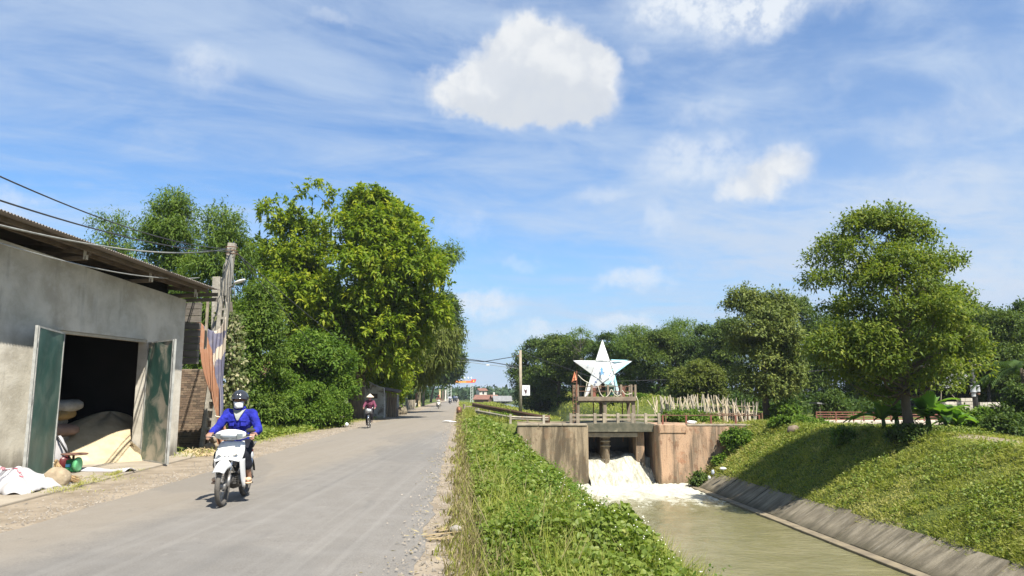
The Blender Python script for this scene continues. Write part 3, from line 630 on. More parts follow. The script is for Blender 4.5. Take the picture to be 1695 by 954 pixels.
    Ys = Y0 + 1.0; cc = P(997.5, 613.5, Ys); Rr = (P(1047, 597, Ys).x - P(949, 597, Ys).x) / 2 / .951; ri = Rr * .382
    out = []
    for i in range(10):
        a = math.pi / 2 + i * math.pi / 5 - .01; r = Rr if i % 2 == 0 else ri; out.append(cc + Vector((r * math.cos(a), 0, r * math.sin(a))))
    out[4].z -= .12; out[6].z -= .12
    for sgn in (-1, 1):
        apex = cc + Vector((0, sgn * .20, 0))
        for i in range(0, 10, 2):
            tip, l, r = out[i], out[(i - 1) % 10], out[(i + 1) % 10]; off = Vector((0, sgn * .10, 0))
            mb = MB(); mb.add([tip, l + off, r + off, (l + r) / 2 + off * 1.9, l, r], [(0, 1, 3), (0, 3, 2), (0, 4, 1), (0, 2, 5)] if sgn < 0 else [(0, 3, 1), (0, 2, 3), (0, 1, 4), (0, 5, 2)]); mb.build('star_point', ms, st, world=True)
        mb = MB(); pen = [out[i] + Vector((0, sgn * .105, 0)) for i in (1, 3, 5, 7, 9)]; mid = [(pen[i] + pen[(i + 1) % 5]) / 2 + Vector((0, sgn * .05, 0)) for i in range(5)]
        vs = [apex]; fs = []
        for i in range(5): vs += [pen[i], mid[i]]
        for i in range(10): fs.append((0, 1 + i, 1 + (i + 1) % 10) if sgn > 0 else (0, 1 + (i + 1) % 10, 1 + i))
        mb.add(vs, fs); mb.build('centre_panel', ms, st, world=True)
    mf = pm('dark_seam', (.20, .20, .19), (.14, .14, .13), 5, .7)
    for i in range(5):
        a, b2 = out[(2 * i + 1) % 10] + Vector((0, -.13, 0)), out[(2 * i + 3) % 10] + Vector((0, -.13, 0)); mm = (a + b2) / 2 + Vector((0, -.06, 0)); MB().tube([a, mm, b2], .013, 5).build('seam', mf, st, world=True)
        MB().tube([out[i * 2], out[(i * 2 + 1) % 10]], .012, 5).build('edge_rod', mf, st, world=True); MB().tube([out[i * 2], out[(i * 2 - 1) % 10]], .012, 5).build('edge_rod', mf, st, world=True)
    # flat printed motifs on the white film: a walking figure and sprigs in blue and cyan
    mbp = pm('blue_print', (.10, .26, .58), (.14, .35, .62), 12, .5); mcp = pm('cyan_print', (.30, .66, .74), (.40, .74, .80), 12, .5); mdp = pm('navy_print', (.05, .09, .22), (.07, .12, .28), 12, .5)
    def motif(px, py, shape, mat, s, yo):
        b = MB(); k = s * Ys / FPX; c0 = P(px, py, Ys) ; c0.y = Ys - yo * .55 - .02
        b.add([c0 + Vector((x * k, 0, z * k)) for x, z in shape], [tuple(range(len(shape)))]); b.build('print', mat, st, world=True)
    fig = [(-.8, -3.2), (.2, -3.2), (.3, -1.5), (1.2, -3), (2, -2.8), (1.1, -.6), (1, 1), (1.9, 2.2), (1.3, 2.5), (.5, 1.9), (.6, 2.7), (.2, 3.3), (-.4, 3), (-.4, 2.2), (-1.2, 1.2), (-1, .9), (-.3, 1.1), (-.5, -.8)]
    spr = [(-1.5, -.5), (-.4, -.2), (.2, -1.2), (.7, -.1), (1.8, .1), (.8, .6), (.5, 1.5), (-.1, .7), (-1.1, .9), (-.7, .2)]
    for a in ((994.5, 615, fig, mbp, 2.0, .55), (1001, 611, spr, mcp, 1.2, .55), (1008, 622, spr, mbp, 1.3, .50), (985, 633, spr, mdp, 1.6, .36), (988, 629, spr, mdp, 1.0, .40), (973, 605, spr, mbp, 1.1, .32),
              (1000, 580, spr, mbp, 1.2, .36), (999, 588, spr, mbp, 1.0, .40), (998, 571, [(-1.6, -.3), (1.6, -.3), (1.6, .3), (-1.6, .3)], mdp, 1.1, .25), (1012, 632, spr, mcp, 1.4, .38), (986, 612, spr, mcp, 1.0, .50), (1012, 613, spr, mcp, 1.3, .45)): motif(*a)
    # cyan edge bands on the right arm and right leg
    for q in (((1010, 595.5), (1041, 596.5), (1017, 600)), ((1018, 618.5), (1046, 598), (1022, 612)), ((1017, 620), (1023, 646), (1021, 648), (1016, 628)), ((1000, 634), (1006, 637), (1014, 628))):
        b = MB(); ps = [P(x, y, Ys) for x, y in q]
        for p in ps: p.y = Ys - .20 + max(0, (abs(p.x - cc.x) / Rr - .38)) * .26
        b.add(ps, [tuple(range(len(ps)))]); b.build('print', mcp, st, world=True)
    for x in (975, 1020):
        MB().tube([P(x, 650, Ys), Vector((S(x), Ys, zt))], .04, 6).build('strut', M_conc, st, world=True)
    MB().tube([P(972, 632, Ys + .1), Vector((S(970.5), Ys + .1, zt)),], .03, 6).build('strut', M_rope, st, world=True)
    for x in (999,): MB().tube([cc + Vector((0, .2, 0)), Vector((cc.x, Ys + .8, zt))], .035, 6).build('strut', M_rust, st, world=True)
platform()
def guard_rails():
    mw = pm('white_rail_paint', (.38, .34, .27), (.26, .23, .18), 3, .7, .1, c3=(.30, .17, .09), s3=2.2, t3=(.58, .66))
    # rusted long beam and white beam in front of it, meeting at the sluice road
    a, b = P(782, 670, 66), P(907, 694, 44.5)
    g = thing('guard_rail', 'rust brown steel guard rail slanting down to the sluice', 'guard rail', (a.x, a.y, 0))
    def wbeam(p, q, h, mat, root):
        pr = [(-.0, -h / 2), (-.05, -h / 4), (0, 0), (-.05, h / 4), (0, h / 2)]; d = (q - p).normalized(); s = d.cross(Vector((0, 0, 1))); mb = MB(); o = []
        for w in (p, q):
            for dx, dz in pr: o.append(w + s * -dx + Vector((0, 0, dz)))
        mb.add(o, [(i, i + 1, i + 6, i + 5) for i in range(4)]); return mb.build('beam', mat, root, world=True, solid=.02)
    wbeam(a, b, .34, M_rust, g); c, d = P(796, 678, 60), P(872, 690, 47.8)
    for k in (0.06, .3, .55, .8): 
        p = a.lerp(b, k); MB().box((p.x, p.y + .08, p.z / 2 - .1), (.12, .12, max(p.z, .1) + .3)).build('post', M_conc, g, world=True)
    MB().tube([b + Vector((-.05, -.05, -.2)), b + Vector((-.05, -.05, .22))], .17, 10).build('end_cap', M_rust, g, world=True, smooth=True)
    g2 = thing('guard_rail', 'white painted steel guard rail with white posts before the sluice', 'guard rail', (P(790, 686, 53).x, 53, 0))
    e, f = P(788, 681, 53.5), P(845, 692, 45.5); h = P(908, 694, 44.2)
    wbeam(e, f, .22, mw, g2); wbeam(f, h, .22, mw, g2)
    for px, Y, top, bot in ((792, 53.0, 676, 690), (845, 45.4, 686, 700), (900, 44.3, 687, 703)):
        p = P(px, bot, Y); q = P(px, top, Y); MB().box(((p.x + q.x) / 2, Y - .07, (p.z + q.z) / 2 - .1), (.14, .12, q.z - p.z + .2)).build('post', mw, g2, world=True, bevel=.01)
guard_rails()
def right_bridge():
    Y = 47.5
    g = fence_line('railing', 'red three rail bridge railing behind the big tree', 'railing', [(P(x, 696, Y).x, Y, .0) for x in (1352, 1384, 1413, 1430, 1447, 1475, 1500, 1530, 1563, 1600, 1632, 1660)], .07, .62, (.14, .30, .45, .60), .030, M_red)
    s = thing('bridge_slab', 'pale concrete deck edge of the small bridge under the red railing', 'bridge', (P(1460, 700, Y).x, Y, -.1))
    x0, x1 = P(1350, 700, Y).x, P(1640, 700, Y).x
    MB().box(((x0 + x1) / 2, Y + 1.5, -.07), (x1 - x0, 3.6, .2)).build('deck', pm('bleached_concrete', (.50, .45, .37), (.38, .34, .27), 1.5, .9, .2), s, world=True, bevel=.02)
    x0, x1 = P(1418, 700, Y).x, P(1452, 700, Y).x
    MB().box(((x0 + x1) / 2, Y + .6, -.75), (x1 - x0, 1.6, 1.14)).build('abutment', M_wall_r, s, world=True, bevel=.03)
right_bridge()
def stick_fence():
    root = thing('bamboo_fence', 'leaning fence of pale bamboo sticks beside the sandy path', 'bamboo fence', (P(1160, 700, 53).x, 53, 0))
    ms = [pm('dry_bamboo', (.62, .54, .38), (.46, .38, .26), 6, .8), pm('grey_bamboo', (.48, .43, .34), (.34, .30, .23), 6, .85)]
    for i in range(110):
        x = 1082 + (1252 - 1082) * (i + random.random()) / 110; Yq = np.interp(x, [1082, 1180, 1252], [54, 51, 49.6]) + random.uniform(-.4, .4)
        top = np.interp(x, [1082, 1150, 1190, 1252], [659, 655, 655, 668]) + random.uniform(-3, 6); base = P(x, 701, Yq); base.z = -.1 if x > 1170 else .1
        t = P(x + random.gauss(-3, 8), top, Yq); MB().tube([base, base.lerp(t, .5) + Vector((random.uniform(-.03, .03), 0, 0)), t], [.046, .038, .026], 6).build('stick', random.choice(ms), root, world=True)
    for y in (684, 672):
        for x0, x1, Ya, Yb in ((1100, 1180, 53.4, 51), (1180, 1250, 51, 49.6)):
            MB().tube([P(x0, y, Ya), P(x1, y + 1, Yb)], .022, 5).build('cross_pole', ms[0], root, world=True)
stick_fence()
# ================================================================ WAREHOUSE
WC = Vector((-9.06, 20.4, 0)); E1 = Vector((-.148, -.989, 0)).normalized(); E2 = Vector((-.989, .148, 0)).normalized()
WR = Matrix((E1, E2, Vector((0, 0, 1)))).transposed()
def WP(s, d, z): return WC + E1 * s + E2 * d + Vector((0, 0, z))
def stucco():
    m, nt, b = nodemat('cement_render'); t = NT(nt); v = t.pos(); s = t.sep(v)
    n1 = t.noise(v, 1.3, 7, .62, .3); n2 = t.noise(v, 5, 6, .65); n3 = t.noise(v, 26, 4, .6); vs = t.noise(t.pos((3, 3, .5)), 1.2, 5, .6)
    c = t.mix(t.ramp(n1, .32, .68), (.37, .34, .28), (.54, .505, .43)); c = t.mix(t.ramp(n2, .5, .72, 0, .55), c, (.52, .50, .45)); c = t.mix(t.ramp(vs, .55, .75, 0, .45), c, (.25, .24, .21))
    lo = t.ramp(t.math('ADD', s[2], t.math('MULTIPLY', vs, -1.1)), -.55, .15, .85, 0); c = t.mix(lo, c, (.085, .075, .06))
    t.L(c, b.inputs['Base Color']); b.inputs['Roughness'].default_value = .95; b.inputs['Specular IOR Level'].default_value = .15
    t.bump(t.math('ADD', n2, t.math('MULTIPLY', n3, .3)), .35, .03, b); return m
M_stucco = stucco()
M_dark = pm('shade_black_plaster', (.014, .012, .011), (.009, .008, .007), 1.5, .95)  # near black: the shade of the interior is put into the colour
M_tin = pm('corrugated_tin', (.20, .175, .15), (.13, .11, .095), 1.2, .6, .15, c3=(.26, .20, .15), s3=2)
M_wood = pm('aged_wood', (.15, .115, .08), (.09, .07, .05), 3, .85, .3, stretch=(1, 1, .2))
def door_paint(name, dust):  # pale blotches: dust, and painted sun dapples where strong
    m, nt, b = nodemat(name); t = NT(nt); v = t.pos(); s = t.sep(v); n1 = t.noise(v, 1.6, 5, .6, .7); n2 = t.noise(v, 6, 5, .6); n3 = t.noise(t.pos((1, 1, .3)), 3, 4, .5)
    c = t.mix(t.ramp(n1, .3, .7), (.028, .078, .062), (.044, .104, .084)); c = t.mix(t.ramp(n1, .44, .66, 0, dust), c, (.38, .34, .27)); c = t.mix(t.ramp(n3, .5, .75, 0, .35), c, (.12, .15, .13))
    t.L(c, b.inputs['Base Color']); b.inputs['Roughness'].default_value = .42; t.bump(n2, .12, .02, b); return m
def warehouse():
    g = thing('warehouse', 'grey cement rendered warehouse with corrugated roof and open green doors', 'warehouse', WC)
    # front wall with the doorway cut out; wall top falls gently to the right
    s0, s1, zt, th = 1.57, 4.55, 3.05, .24
    top = lambda s: 4.28 + .062 * s
    w = MB(); SL = 12.0
    def seg(a, b_, za, zb_a, zb_b): w.add([WP(a, 0, za), WP(b_, 0, za), WP(b_, th, za), WP(a, th, za), WP(a, 0, zb_a), WP(b_, 0, zb_b), WP(b_, th, zb_b), WP(a, th, zb_a)], [(0, 1, 5, 4), (1, 2, 6, 5), (2, 3, 7, 6), (3, 0, 4, 7), (4, 5, 6, 7), (0, 3, 2, 1)])
    seg(0, s0, -.1, top(0), top(s0)); seg(s1, SL, -.1, top(s1), top(SL)); seg(s0, s1, zt, top(s0), top(s1))
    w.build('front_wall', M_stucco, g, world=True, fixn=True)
    b = MB(); b.add([WP(-.002, th, -.1), WP(-.002, 9, -.1), WP(-.002, 9, top(0)), WP(-.002, th, top(0)), WP(.2, th, -.1), WP(.2, 9, -.1), WP(.2, 9, top(0)), WP(.2, th, top(0))], [(0, 1, 2, 3), (4, 7, 6, 5), (0, 4, 5, 1), (3, 2, 6, 7), (0, 3, 7, 4), (1, 5, 6, 2)]); b.build('side_wall', M_stucco, g, world=True, fixn=True)
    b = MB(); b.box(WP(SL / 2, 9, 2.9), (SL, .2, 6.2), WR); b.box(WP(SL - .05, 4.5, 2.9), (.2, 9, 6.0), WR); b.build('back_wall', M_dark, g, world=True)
    MB().box(WP(.32, 4.7, 2.4), (.14, 8.6, 4.9), WR).build('dark_lining', M_dark, g, world=True)  # added near-black slab over the rendered side wall, so the doorway reads dark
    MB().box(WP(.30, .35, 1.5), (.1, .2, 3.0), WR).build('dark_lining', M_dark, g, world=True); MB().box(WP(SL / 2 + .2, .29, 3.9), (SL - .6, .06, 1.5), WR).build('dark_lining', M_dark, g, world=True)  # rest of the added dark lining, behind the front wall
    MB().box(WP(SL / 2, 4.4, .0), (SL, 8.9, .08), WR).build('floor', pm('dusty_floor', (.16, .14, .105), (.10, .09, .065), 2, .9), g, world=True)
    # lintel strip and lighter frame round the doorway
    mfr = pm('pale_frame', (.42, .37, .28), (.32, .28, .21), 4, .8)
    MB().box(WP((s0 + s1) / 2, .09, zt - .035), (s1 - s0, .14, .06), WR).build('door_frame', mfr, g, world=True)
    # leaves of the door: two green steel leaves, each with pale edge rail and hinges
    mdl, mdr = door_paint('green_door_paint', .12), door_paint('dappled_dusty_green_paint', .95); mer = pm('grey_edge_rail', (.36, .36, .33), (.24, .24, .22), 6, .6, .1)  # right leaf: strong pale mix paints in sunlit dapples along with dust
    def leaf(h, e, mat, lab, base=.06, tilt=0):
        h, e = Vector(h), Vector(e); d = (e - h); L = d.length; d.normalize(); n = d.cross(Vector((0, 0, 1))); z0, z1 = .07, 2.97
        Rm = Matrix((d, n, Vector((0, 0, 1)))).transposed()
        o = MB()
        def sh(r, q): return h + d * (r * L) + Vector((0, 0, z0 + (z1 - z0) * q)) + n * (.010 * math.sin(r * 9 + q * 4) * math.sin(q * 7 + r * 2))
        o.grid(lambda r, q: sh(r, q) + n * .016, 14, 24); o.grid(lambda r, q: sh(1 - r, q) - n * .016, 14, 24)
        o = o.build('door', mat, g, world=True, smooth=True); tag(o, lab)
        f = MB()
        for r in (0.0, 1.0): f.box(h + d * (r * L) + Vector((0, 0, (z0 + z1) / 2)), (.035, .06, z1 - z0 + .02), Rm)
        for z in (z0, z1): f.box(h + d * (L / 2) + Vector((0, 0, z)), (L, .05, .035), Rm)
        f.build('frame', mer, o, world=True)
        # folded outer rail of the leaf
        e2 = e + d * .075
        MB().box(e2 + Vector((0, 0, (z0 + z1) / 2)), (.045, .05, z1 - z0 + .04), Rm).build('edge_rail', mer, o, world=True)
        for z in (.35, 1.5, 2.6): MB().tube([e + d * .037 + Vector((0, 0, z)), e + d * .037 + Vector((0, 0, z + .14))], .03, 8).build('hinge', mer, o, world=True, smooth=True)
        return d
    leaf(WP(s1 - .02, -.07, 0), Vector((-9.17, 14.28, 0)), mdl, 'plain dark green left door leaf')
    leaf(WP(s0 + .02, -.07, 0), Vector((-8.12, 17.76, 0)), mdr, 'dusty green right door leaf with sunlit dapples painted in pale')
    # roof: corrugated sheets, the wavy ends hang over the wall
    ov, A, pitch = .98, .016, .076
    def rz(s, d): return 4.54 + .056 * s + .115 * (d + ov)
    def rf(name, sa, sb, lab=None):
        n = int((sb - sa) / pitch * 6); V = []; ds = (-ov, -ov + .5, 1.0, 4.6, 9.3)
        for i in range(n + 1):
            s = sa + (sb - sa) * i / n
            for d in ds: V.append(WP(s, d, rz(s, d) + A * math.cos(2 * math.pi * s / pitch)))
        k = len(ds); F = [(i * k + j, i * k + j + 1, (i + 1) * k + j + 1, (i + 1) * k + j) for i in range(n) for j in range(k - 1)]
        b = MB(); b.add(V, F); return b.build(name, M_tin, g, world=True, smooth=True, solid=.004)
    sa = -.02
    while sa < 11: rf('roof_sheet', sa, min(sa + .95, 12.4)); sa += .912
    # purlins and the brackets that carry the eave
    for d in (-.62, -.05, 1.6, 4):
        b = MB(); p, q = WP(-.01, d, rz(-.01, d) - .07), WP(12, d, rz(12, d) - .07); b.bar(p, q, .06, .09); b.build('purlin', M_wood, g, world=True)
    for s in (.35, 2.32, 4.6, 7.1):
        zt_ = top(s); b = MB(); b.bar(WP(s, .4, zt_ + .03), WP(s, -.52, zt_ + .03), .07, .08); b.build('bracket_arm', M_wood, g, world=True)
        MB().bar(WP(s, -.50, zt_), WP(s, -.50, rz(s, -.5) - .08), .07, .07).build('bracket_post', M_stucco, g, world=True)
        MB().bar(WP(s, -.6, rz(s, -.6) - .13), WP(s, 3, rz(s, 3) - .13), .06, .1).build('rafter', M_wood, g, world=True)
warehouse()

# ---- goods in the doorway
def heap():
    m = pm('golden_grain', (.46, .38, .25), (.37, .30, .19), 3.5, .95, .35, c3=(.51, .435, .30), s3=1.2, bscale=60, bdist=.008, spec=.15)
    def fn(r, q):
        a = q * 2 * math.pi; x0, y0 = 0.75, 1.5
        rad = r * (2.05 + .12 * math.sin(3 * a + 1) + .10 * math.cos(a - 2.2)); s = x0 + rad * math.cos(a) * 1.38; d = y0 + rad * math.sin(a) * (.96 if math.sin(a) < 0 else 1.4)
        s = max(s, .42) if d > .26 else max(s, 1.62); z = .05 + 1.42 * max(0, 1 - math.sqrt(r * r + .045)) ** .95 * (1 + .05 * math.sin(5 * a)) + .03 * math.sin(9 * a + 6 * r) * r * (1 - r)
        return WP(s, d, max(z, .02))
    tag(MB().grid(fn, 26, 64).build('grain_heap', m, smooth=True), 'golden heap of loose grain spilling out of the open doorway', 'grain heap')
heap()
def sack_mb(c, L, W_, Hh, rz=0.0, tilt=0.0, seed=0.0, limp=0.0):
    Rm = Matrix.Rotation(rz, 3, 'Z') @ Matrix.Rotation(tilt, 3, 'Y'); vs, fs = ico(3); out = []
    for v in vs:
        x, y, z = v; ex = abs(x) ** 2.2
        px = math.copysign(abs(x) ** .62, x) * L / 2; py = math.copysign(abs(y) ** .7, y) * W_ / 2 * (1 - .10 * ex); pz = math.copysign(abs(z) ** .8, z) * Hh / 2 * (1 - .22 * ex)
        n = .07 * lump(Vector((x * 2, y * 2, z * 2)), seed, 1.3) + .03 * lump(v * 3, seed + 2, 1.7)
        out.append(Vector(c) + Rm @ (Vector((px, py, pz)) * (1 + n) + Vector((0, 0, -limp * x * x))))
    return MB().add(out, fs)
def sacks():
    mats = {'white': pm('white_woven_sack', (.30, .29, .26), (.20, .19, .17), 4, .8, .25, bscale=90, bdist=.004), 'grey': pm('grey_woven_sack', (.20, .195, .185), (.13, .125, .12), 4, .8, .25), 'yellow': pm('yellow_woven_sack', (.24, .165, .06), (.17, .11, .04), 4, .8, .25), 'pink': pm('pinkish_woven_sack', (.24, .16, .13), (.16, .11, .09), 4, .8, .25)}
    z0 = .12; rows = [('grey', 'lowest sack of the front stack, grey and slumped by the grain heap'), ('grey', 'grey sack second from the bottom of the front stack'), ('white', 'white sack third from the bottom of the front stack'), ('pink', 'pinkish sack in the middle of the front stack'), ('white', 'bright white sack fifth from the bottom of the front stack'), ('yellow', 'yellow brown sack second from the top of the front stack'), ('white', 'frayed white sack on top of the front stack')]
    z = .26
    for i, (c, lab) in enumerate(rows):
        s = 2.72 - .10 * i * .3 + random.uniform(-.06, .06); o = sack_mb(WP(s, 1.6 + random.uniform(-.18, .18), z), .98, .58, .30, math.atan2(E1.y, E1.x) + random.uniform(-.35, .35), random.uniform(-.14, .14), i * 1.7).build('grain_sack', mats[c], smooth=True)
        tag(o, lab, 'sack', 'sacks stacked inside the warehouse'); z += .19
    rows = [('grey', 'bottom grey sack of the rear stack, half behind the grain'), ('white', 'pale sack resting on the bottom one of the rear stack'), ('grey', 'dull grey sack in the middle of the rear stack'), ('grey', 'grey sack below the yellow one of the rear stack'), ('yellow', 'yellow sack near the top of the rear stack'), ('white', 'whitish sack on top of the rear stack')]
    z = .20
    for i, (c, lab) in enumerate(rows):
        o = sack_mb(WP(2.45 + random.uniform(-.12, .12), 2.25 + random.uniform(-.1, .1), z + .25), .95, .6, .27, math.atan2(E1.y, E1.x) + random.uniform(-.35, .35), random.uniform(-.16, .16), i * 2.3 + 5).build('grain_sack', mats[c], smooth=True)
        tag(o, lab, 'sack', 'sacks stacked inside the warehouse'); z += .235
    mw = pm('bright_white_sack', (.44, .425, .42), (.32, .305, .30), 3, .7, .3, bscale=60, bdist=.004)
    # upright white bag by the door
    p = P(93, 760, 16.3)
    tag(MB().blob((p.x, p.y, .38), (.20, .22, .40), 3, .14, 3.0, 1.4).build('grain_sack', mw, smooth=True), 'full white bag standing just inside the left door leaf', 'sack')
    # white sack with red print slumped at the left edge
    t = thing('printed_sack', 'slumped white woven sack with red writing beside the left door leaf', 'sack', (-8.6, 13.1, .055))
    def fn(r, q):
        x = -8.95 + .98 * r; y = 12.45 + 1.35 * q; e = max(0, math.sin(math.pi * q)) ** .6 * (1 - r ** 2.2) ** .75
        z = .06 + .36 * e * (1 + .10 * math.sin(r * 11 + q * 5)) + .022 * math.sin(q * 26 + r * 9) * (1 - r * .5) + .02 * math.sin(r * 23 - q * 8)
        return Vector((x + .05 * math.sin(q * 9), y - .12 * r + .05 * math.sin(r * 14), z + .012 * math.sin(r * 40) * q))
    MB().grid(fn, 34, 34).build('sack_cloth', mw, t, world=True, smooth=True, solid=.006)
    cu = bpy.data.curves.new('red_print', 'FONT'); cu.body = 'Growth'; cu.size = .23; cu.resolution_u = 2; to = bpy.data.objects.new('tmp_text', cu); col.objects.link(to)
    dg = bpy.context.evaluated_depsgraph_get(); me = bpy.data.meshes.new_from_object(to.evaluated_get(dg)); bpy.data.objects.remove(to)
    vs = []; inv = ORG[t.name].inverted()
    bm = bmesh.new(); bm.from_mesh(me); bmesh.ops.triangulate(bm, faces=bm.faces); bmesh.ops.subdivide_edges(bm, edges=bm.edges, cuts=1); bm.to_mesh(me); bm.free()
    for v in me.vertices:                        # lay the lettering upside down on the cloth, as it lies in the place
        r = .74 - (v.co.x) * .80; q = .38 - v.co.y * .80 + v.co.x * .22
        v.co = inv @ (fn(min(max(r, 0), 1), min(max(q, 0), 1)) + Vector((0, -.006, .013)))
    me.materials.append(pm('red_print_ink', (.55, .10, .14), (.45, .07, .10), 9, .8)); o = bpy.data.objects.new('red_print', me); col.objects.link(o); o.parent = t
    # folded white sack lying flat on the apron
    a = G(127, 780, .06); b_ = G(210, 781, .06)
    def fl(r, q):
        p = a.lerp(b_, r); return Vector((p.x + .1 * q, p.y + (.38 - .10 * r) * (q - .35), .065 + .045 * math.sin(math.pi * q) * (1 + .4 * math.sin(r * 8)) + .03 * max(0, .25 - r)))
    tag(MB().grid(fl, 20, 8).build('folded_sack', mw, smooth=True, solid=.02), 'folded white sack lying flat on the apron before the grain', 'sack')
sacks()
def scale_():
    p = P(121, 765, 15.9); p.z = .06; g = thing('weighing_scale', 'green dial weighing scale with flat tray inside the doorway', 'scale', p)
    mg = pm('glossy_green', (.02, .15, .05), (.015, .12, .04), 4, .3); ml = pm('dial_green', (.12, .42, .18), (.10, .36, .15), 4, .4)
    a = .12; Rm = Matrix.Rotation(a, 3, 'Z'); MB().box((0, 0, .14), (.22, .26, .26), Rm, taper=.9).build('body', mg, g, bevel=.03)
    MB().lathe([(.0, -.03), (.135, -.03), (.15, 0), (.15, .03), (.12, .05), (0, .055)], (.10, -.02, .16), 24, Matrix.Rotation(R(90), 3, 'Y')).build('dial', ml, g)
    MB().box((-.02, -.134, .15), (.10, .008, .07), Rm).build('plate', pm('blue_plate', (.03, .13, .22), (.02, .10, .18), 5, .4), g)
    MB().tube([(0, 0, .26), (0, 0, .36)], .025, 8).build('stem', M_rust, g)
    MB().lathe([(0, 0), (.24, 0), (.26, .02), (.25, .03), (0, .012)], (.02, 0, .355), 24).build('tray', pm('rust_tray', (.20, .10, .07), (.13, .07, .05), 5, .6), g, smooth=True)
    q = P(104, 765, 16.3)
    tag(MB().lathe([(.0, 0), (.12, 0), (.14, .08), (.14, .24), (.10, .30), (0, .31)], (q.x, q.y, .06), 20).build('red_tub', pm('dark_red_plastic', (.10, .012, .014), (.07, .009, .01), 4, .4), smooth=True), 'dark red plastic tub behind the green scale', 'tub')
    mh = pm('black_hose_rubber', (.02, .02, .02), (.03, .03, .03), 4, .5)
    tag(MB().tube([P(92, 718, 16.2), P(98, 728, 16.1), P(105, 740, 16.1), P(112, 752, 16.2), P(118, 762, 16.4)], .02, 8).build('hose', mh, smooth=True), 'black hose leaning across the white bag', 'hose')
scale_()
def broom():
    g = thing('broom', 'worn straw broom leaning on the foot of the left door', 'broom', G(100, 790, .06)); m = pm('broom_straw', (.36, .24, .11), (.25, .165, .08), 12, .9); mb = MB()
    a = P(93, 765, 14.7)
    for i in range(150):
        b_ = G(random.uniform(96, 128), random.uniform(797, 801) - random.random() * 5, .07); mid = a.lerp(b_, .5) + Vector((random.uniform(-.05, .02), random.uniform(-.05, .05), -.05 + random.uniform(-.03, .03))); e = b_ + Vector((random.uniform(-.02, .12), random.uniform(-.08, .08), random.uniform(0, .05)))
        mb.tube([a + Vector((random.uniform(-.03, .03), random.uniform(-.03, .03), random.uniform(-.1, .05))), mid, e], [.008, .008, .005], 3, cap=False)
    x = mb.build('bristles', m, g, world=True); x['kind'] = 'stuff'
    mb = MB(); mb.ring(a + Vector((0, 0, -.02)), (.1, 0, 1), .045, .012, 14, 6); mb.build('binding', M_rope, g, world=True)
broom()
def stones():
    ms = pm('brown_boulder', (.36, .29, .19), (.22, .17, .11), 5, .95, .6, c3=(.42, .35, .25), s3=3)
    p = G(80, 806, .05); g = thing('door_stone', 'lumpy brown stone wedging the left door leaf open', 'stone', p)
    mb = MB(); mb.blob((.10, .05, .14), (.24, .18, .19), 3, .16, 1., 1.3).blob((-.20, -.04, .09), (.26, .14, .11), 3, .15, 4., 1.5, Matrix.Rotation(.25, 3, 'Y')); mb.build('stone_body', ms, g, smooth=True)
    ml = pm('lichen_stone', (.34, .28, .19), (.20, .165, .12), 5, .95, .6)
    for i, (x, y, r, lab) in enumerate(((352, 741, .20, 'low flat stone at the foot of the concrete pole'), (363, 738, .17, 'small stone at the right end of the pile by the pole'), (357, 728, .16, 'stone in the middle of the pile by the pole'), (364, 724, .15, 'pale stone on top of the pile by the pole'))):
        q = G(x, y + 4, 0); q = P(x, y, 22.9); tag(MB().blob(q, (r * 1.25, r, r * .85), 3, .16, i * 2.7, 1.3).build('stone', ml, smooth=True), lab, 'stone', 'stones piled by the pole')
    # straw scattered at their foot
    V = MB()
    for i in range(260):
        q = G(random.uniform(310, 372), random.uniform(744, 756), .03); d = Vector((random.uniform(-.22, .22), random.uniform(-.22, .22), random.uniform(-.01, .10))); V.tube([q, q + d], .008, 3, cap=False)
    tag(V.build('straw', pm('dry_straw', (.52, .42, .24), (.42, .32, .17), 9, .9)), 'loose straw scattered below the brick wall', kind='stuff')
stones()

